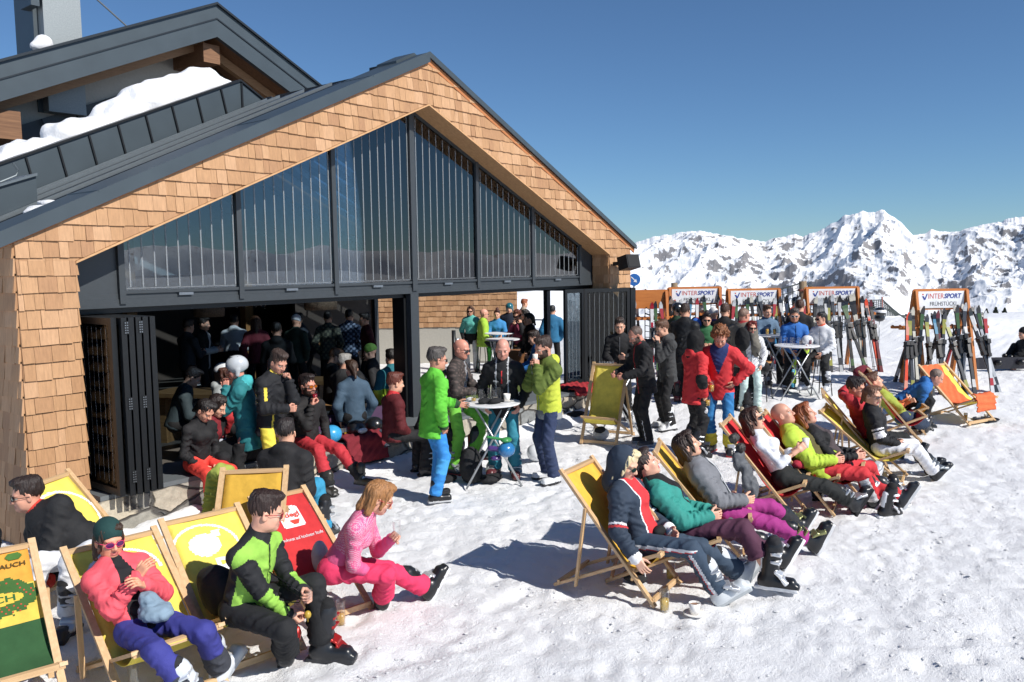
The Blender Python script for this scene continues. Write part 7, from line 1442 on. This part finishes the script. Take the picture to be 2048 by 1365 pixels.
tumbler(sill(692, 850, .02), 'glass of beer on the sill left of the helmets', 'd8a83a', .15, .036, False, .5); tumbler(sill(660, 872, -.02), 'small clear bottle on the sill by the blue helmet', 'c9ccc8', .12, .022)
lump('paper_bag', 'brown paper bag on the sill behind the blue helmet', 'paper bag', [(sill(640, 850, .12)+np.array((0, 0, .04)), (.14, .10, .05))], plain('kraft_paper', '9a7350', .8), .014, .02, .006)
q23 = at('man in a grey t-shirt leaning his forearm on the window sill', 846, 745, 1.34, pose='sit', seat=.5, head=350, lean=14, hpit=20, L='lap', R='knee', jk=dict(c='3a3b40', name='t_shirt', sleeve=.0, th=-.008), tr=dict(c='1c1c1f'), hair=('short', '3a3430'), skin='c4886e')
q22 = at('man with red collar seated inside just behind the centre post', 782, 762, 1.28, pose='sit', head=30, L='lap', R='lap', jk=dict(c='5a1018', c2='c81e26', th=.02, rules=[(lambda E: E['p'] == 'collar', 'c2')]), tr=dict(c='1c1c1f'), hair=('short', '5a2a1e'), group=GI)
q30 = at('dark-haired man in a blue and white jacket seated inside behind the bearded man', 1082, 662, 1.52, pose='sit', seat=.62, head=190, lean=8, hpit=15, L='table', R='table', jk=dict(c='1d6fb4', c2='dfe3e8', th=.02, hood=1, rules=[(lambda E: np.char.startswith(E['p'].astype(str), 'ua') & (np.abs(E['o']) < .2), 'c2')]), tr=dict(c='1c1c1f'), hair=('short', '2a1f1a'), group=GI)
q31 = at('woman in a black jacket and dark crimson trousers standing inside the right opening', 1062, 640, 1.62, head=200, female=True, L='relaxed', R='relaxed', jk=dict(c='17181b', c2='c9cbd0', th=.02, low=.22, rules=[(lambda E: np.char.startswith(E['p'].astype(str), 'ua') & (np.abs(E['o']-.7) < .1), 'c2')]), tr=dict(c='6e1434'), hair=('pony', '14110f'), group=GI)
back_i = [
 ('man in a black and white ski jacket standing at the inside counter', 402, 652, 1.62, dict(head=0, jk=dict(c='c3c5c6', c2='131416', th=.02, low=.2, rules=[(lambda E: (E['l'] < -.02) & (E['f'] > -.2) & E['tor'], 'c2'), (lambda E: np.char.startswith(E['p'].astype(str), 'ua'), 'c2')]), tr=dict(c='141416'), hair=('short', '1a1412'), L='front', R='front')),
 ('person in a white jacket with orange-lined hood leaning on the bar', 466, 648, 1.60, dict(head=100, lean=16, jk=dict(c='cfd2d4', hood=1, th=.03, c2='17181a', c3='d8602a', rules=[(lambda E: E['u'] < .05, 'c2'), (lambda E: E['p'] == 'collar', 'c3')]), tr=dict(c='16171a'), hair=('short', '1c1614'), L='front', R='front')),
 ('person in black seen from behind at the bar by the timber post', 553, 668, 1.60, dict(head=100, jk=dict(c='141517', th=.02, hood=1), tr=dict(c='121214'), hair=('short', '14100e'), L='front', R='front')),
 ('man in a dark blue jacket leaning on the bar beside the timber post', 620, 640, 1.60, dict(head=190, lean=22, jk=dict(c='27313c', th=.02), tr=dict(c='161618'), hair=('short', '2a2624'), L='front', R='front')),
 ('person in a camouflage jacket deep inside the room', 655, 640, 1.62, dict(head=90, jk=dict(c='3c4038', c2='6a6c5a', th=.02, low=.2, rules=[(lambda E: np.sin(E['u']*50)*np.sin(E['l']*60) > .2, 'c2')]), tr=dict(c='161618'), hair=('short', '1a1614'))),
 ('person in a blue and white checked jacket standing at the back', 697, 636, 1.62, dict(head=80, jk=dict(c='26364e', c2='8a9ab4', th=.02, low=.22, rules=[(lambda E: (np.sin(E['u']*58)*np.sin(E['l']*58) > .15), 'c2')]), tr=dict(c='121214'), hair=('short', '1a1614'))),
 ('man with sunglasses on his head in a black jacket seated by the long table', 660, 716, 1.24, dict(pose='sit', head=20, jk=dict(c='141518', c2='b82a26', th=.02), tr=dict(c='141416'), hair=('short', '5a3a26'), L='table', R='table', hpit=20)),
 ('grey-haired man in a dark down jacket seen from behind, seated, hand at his face', 684, 730, 1.24, dict(pose='sit', head=50, jk=dict(c='2a2b2d', th=.04, wr=.012), tr=dict(c='141416'), hair=('short', '8a8884'), L='mouth', R='table')),
 ('grey-haired man in black bending over the table inside', 738, 718, 1.26, dict(pose='sit', head=200, lean=28, hpit=36, jk=dict(c='17181b', th=.03), tr=dict(c='141416'), hair=('short', '5a5450'), L='table', R='table')),
 ('person in a moss-green knit cap behind the bending man', 746, 696, 1.34, dict(pose='sit', head=180, jk=dict(c='1c1d20', th=.02), tr=dict(c='141416'), hat=('beanie', '6f9a3a'), hair=('none', '222222'))),
 ('dark figure seated inside behind the folded doors', 345, 745, 1.30, dict(pose='sit', head=20, lean=18, hpit=30, jk=dict(c='27363c', th=.02), tr=dict(c='141416'), hair=('short', '2a211e'), L='table', R='table')),
 ('person in a red jacket half hidden between the white cap and the silver helmet', 462, 748, 1.30, dict(pose='sit', head=180, jk=dict(c='b41a20', th=.02), tr=dict(c='141416'), hair=('bob', '4a2a1e'), female=True)),
 ('grey-haired person behind the man with yellow stripes', 545, 728, 1.32, dict(pose='sit', head=90, jk=dict(c='1c1d20', th=.02), tr=dict(c='141416'), hair=('short', '8a7e76'))),
 ('person with a teal and lime top seated at the inner right end', 784, 712, 1.30, dict(pose='sit', head=120, jk=dict(c='14707c', c2='b9d820', th=.02, rules=[(lambda E: E['u'] < .2, 'c2')]), tr=dict(c='141416'), hair=('short', '1a1614'))),
]
back_i += [
 ('man in a charcoal sweater at the left end of the bar', 372, 660, 1.60, dict(head=60, jk=dict(c='35363a', th=.01), tr=dict(c='141416'), hair=('short', '2a201a'), L='front', R='front')),
 ('woman with long brown hair and a wine-red jacket at the bar', 512, 655, 1.56, dict(head=110, jk=dict(c='6a1a2a', th=.02), tr=dict(c='141416'), hair=('long', '4a3020'), female=True)),
 ('person with a white knit cap deep inside behind the timber post', 590, 650, 1.60, dict(head=70, jk=dict(c='2a3a30', th=.02), tr=dict(c='141416'), hat=('beanie', 'c9ccd0'))),
 ('man in a dark red jacket by the back wall right of the checked jacket', 735, 645, 1.60, dict(head=200, jk=dict(c='4e1218', th=.02), tr=dict(c='141416'), hair=('short', '1c1614'))),
 ('seated woman in a steel-blue jacket at the long table, back to the room', 706, 742, 1.24, dict(pose='sit', head=120, jk=dict(c='3c5468', th=.02), tr=dict(c='141416'), hair=('pony', '3a281c'), female=True)),
]
for lab, px, py, z, kw in back_i: at(lab, px, py, z+.04, base=.06, res=.024, group=GI, **kw)
# inside furniture
TW = wood('heavy_oak', '7a5a38', 'a07a4e', 'X', .6, .5)
def timber_table(c, L, W, z, label, rz=0, bench=False):
    e = empty('timber_table' if not bench else 'timber_bench', c, rz, label, 'table' if not bench else 'bench', 'timber tables and benches inside'); MB().box((-L/2, -W/2, z-.06), (L/2, W/2, z)).build('table_top' if not bench else 'seat', TW, e)
    for s in (-1, 1): MB().box((s*L*.38-.06, -W*.3, 0), (s*L*.38+.06, W*.3, z-.061)).build('leg', TW, e)
    return e
def T3(px, py, z): p = G(px, py, z); p[2] = .06; return p
timber_table(T3(500, 690, 1.02), 3.0, .5, 1.02, 'high timber counter inside at the left with a black bag on it', HD(8))
timber_table(T3(640, 690, 1.05), 1.6, .5, 1.05, 'high timber table under the dark blue jacket at the bar', HD(4))
timber_table(T3(395, 790, .80), 1.3, .7, .80, 'timber table with two white cups inside the left window', HD(-12))
timber_table(T3(720, 762, .78), 1.9, .7, .76, 'long timber table where the grey-haired men sit', HD(-2))
timber_table(T3(640, 815, .52), 2.2, .4, .50, 'low timber bench just inside the window', HD(-12), True)
e = MB().box((-1.6, -.03, .30), (1.6, .03, .62)); o = e.build('bench_back', plain('purple_bench', '4a3350', .8)); p = G(720, 830, .6); o.location = (p[0], .85, 0); tag(o, 'purple upholstered bench back along the window', 'bench back')
e = MB().box((-1.6, -.03, .30), (1.6, .03, .66)); o = e.build('bench_back', plain('olive_bench', '4c5a26', .8)); p = G(990, 790, .6); o.location = (p[0], .85, 0); tag(o, 'olive upholstered bench back along the right window', 'bench back')
cup(G(392, 772, .80), 'white cup on the timber table inside, the left one'); cup(G(378, 768, .80), 'white cup on the timber table inside, the right one', saucer=False)
lump('bag', 'black bag on the high timber counter inside', 'bag', [(G(440, 685, 1.12), (.22, .16, .12))], fab('151618', .6), .02, .03, .01)
# bar shelf with glasses and wicker lamps
p = G(455, 610, 2.1); e = empty('bar_shelf', (p[0], p[1], 0), HD(0), 'dark hanging bar shelf with wine glasses at the back of the room', 'shelf'); MB().box((-1.6, -.2, 2.28), (1.6, .2, 2.32)).build('shelf_board', plain('dark_shelf', '241c18', .6), e)
for k in range(9): MB().lathe([(.04, 2.27), (.004, 2.26), (.004, 2.17), (.04, 2.13), (.045, 2.07), (.035, 2.02)], (-.7+.17*k, 0, 0), 12).build('hanging_glass', DRINK, e, True)
for px, py, z, lab in ((418, 622, 2.05, 'round wicker lamp hanging above the bar, left'), (641, 607, 2.2, 'round wicker lamp hanging near the middle of the room')):
    p = G(px, py, z); e = empty('wicker_lamp', p, 0, lab, 'lamp', None); WK = plain('wicker', '6e5c4a', .8, var=.5, scale=60, bump=1.0); MB().lathe([(.05, .22), (.18, .18), (.26, .02), (.25, -.10), (.24, -.10), (.25, .02), (.17, .17)], n=24).build('shade', WK, e, True); MB().tube([(0, 0, .2), (0, 0, 1.4)], .008, 5).build('cable', BLACK_AL, e)
# ------------------------------------------------------------------ seen through the building: second terrace
SY_ = 1.95; m = MB(); XO = WX-.1
for y in (1.0, SY_, 7.4): m.box((XO-.06, y, .05), (XO+.06, y+.10, 2.3))
m.box((XO-.06, 1.0, 2.2), (XO+.06, 7.5, 2.32)); o = m.build('side_window_frame', METAL_D, B)
wl, wr_ = G(828, 727), G(1036, 724); wl[2] = 0; wr_[2] = 0; ax_ = nrm(wr_-wl); Lw = np.linalg.norm(wr_-wl); wl = wl-ax_*3; Lw += 3; e = empty('neighbour_house', wl, math.atan2(ax_[1], ax_[0]), 'shingled house wall on a concrete base seen through the open restaurant', 'building')
zb_ = 1.02; MB().box((0, .0, -.3), (Lw, 3, zb_)).build('concrete_base', plain('concrete', 'a8a59c', .85, bump=.2), e); MB().box((.02, .0, zb_), (Lw-.02, 3, 3.6)).build('wall_core', GAPM, e)
shingles((0, 0, 0), (1, 0, 0), (0, 0, 1), (0, -1, 0), [[(0, zb_), (Lw, zb_), (Lw, 3.6), (0, 3.6)]], 'house_shingles', e, seed=31, row=.155, wmin=.08, wmax=.2)
w = G(909, 752); e = empty('stand_ashtray', w, 0, 'steel standing ashtray in front of the shingled house', 'ashtray'); MB().tube([(0, 0, 0), (0, 0, 1.15)], .05, 8).build('column', BLACK_AL, e, True); MB().tube([(.12, 0, .75), (.12, 0, .95)], .07, 10).build('bowl', ALU, e, True)
GT = 'guests on the far terrace seen through the building'
def ter(label, px, py, head, **kw): kw.setdefault('res', .026); kw.setdefault('group', GT); p = G(px, py); return person(label, p, head, kw.pop('pose', 'stand'), kw.pop('h', 1.72), **kw)
ter('woman in a mint and black jacket with white trousers standing on the far terrace', 944, 744, 262, female=True, jk=dict(c='4fb0a4', c2='1a1a1c', th=.02, low=.2, rules=[(lambda E: E['u'] < .1, 'c2')]), tr=dict(c='d8dadd'), hair=('bob', '5a4030'), glasses='sun')
ter('bald man in a lime jacket seated on a bar stool on the far terrace', 966, 746, 10, pose='sit', seat=.72, h=1.8, L='lap', R='lap', hands='relax', legs=((.35, .12, .15), (.35, -.12, .15)), jk=dict(c='a3cf1f', th=.03, low=.14), tr=dict(c='1b1c1f'), hair=('none', '99806a'), glasses='sun', skin='d8a08a', boots=('202226', '1a1a1c'))
ter('woman with a hair bun in a blue jacket at the far table', 996, 742, 265, pose='sit', seat=.72, female=True, L='table', R='table', legs=((.3, .16, .1), (.3, -.16, .1)), jk=dict(c='2583bf', th=.02, low=.14), tr=dict(c='4fd045'), hair=('bun', '4a2a22'))
ter('person in a navy jacket with helmet goggles standing behind the far table', 1021, 734, 262, jk=dict(c='1a2030', th=.03), tr=dict(c='17181a'), hat=('helmet', '20606a'))
ter('curly-haired woman in a maroon sweater and sunglasses at the far table', 1038, 750, 240, pose='sit', seat=.72, female=True, L='mouth', R='mouth', jk=dict(c='6e1438', th=.02), tr=dict(c='17181a'), hair=('curly', '5a3022'), glasses='sun')
ter('dark-haired person with hand at the ear near the far window post', 1056, 752, 200, h=1.66, jk=dict(c='1c1c20', th=.02), tr=dict(c='17181a'), hair=('bob', '17120f'), L='face')
ter('red-haired person in beige by the snow slope beyond the far terrace', 1047, 712, 20, jk=dict(c='a89a88', th=.02), tr=dict(c='5a5048'), hair=('short', '8a4a2a'))
ter('man in a petrol blue jacket seen from behind through the side window', 1106, 748, 90, jk=dict(c='136a96', th=.03), tr=dict(c='17181a'), hair=('short', '2a2a2c'))
stool(G(966, 746), 'bar stool under the bald man in lime on the far terrace'); stool(G(996, 742), 'bar stool under the woman in blue on the far terrace'); stool(G(1038, 750), 'bar stool under the woman in maroon on the far terrace')
bar_table(G(1000, 752), 'round white bar table on the far terrace, the farther one', rot=1, z=1.08); bar_table(G(1006, 772), 'round white bar table on the far terrace, the nearer one', rot=.5, z=1.08, r=.40)
e = empty('wicker_basket', G(1035, 775), HD(0), 'brown wooden crate under the nearer table on the far terrace', 'crate'); MB().box((-.3, -.2, .55), (.3, .2, .85)).build('crate_body', wood('crate', '7a5030', '9a6a40', 'X'), e)
for k, x in enumerate(np.linspace(0, 4, 5)):
    pass
m = MB(); a_, b_2 = G(1040, 700), G(1130, 705); 
for z in (.5, 1.0): m.tube([a_+np.array((0, 0, z)), b_2+np.array((0, 0, z))], .03, 6)
for t in np.linspace(0, 1, 4): p = a_+(b_2-a_)*t; m.tube([p, p+np.array((0, 0, 1.1))], .03, 6)
o = m.build('steel_railing', ALU, None, True); tag(o, 'steel railing at the edge of the far terrace', 'railing')
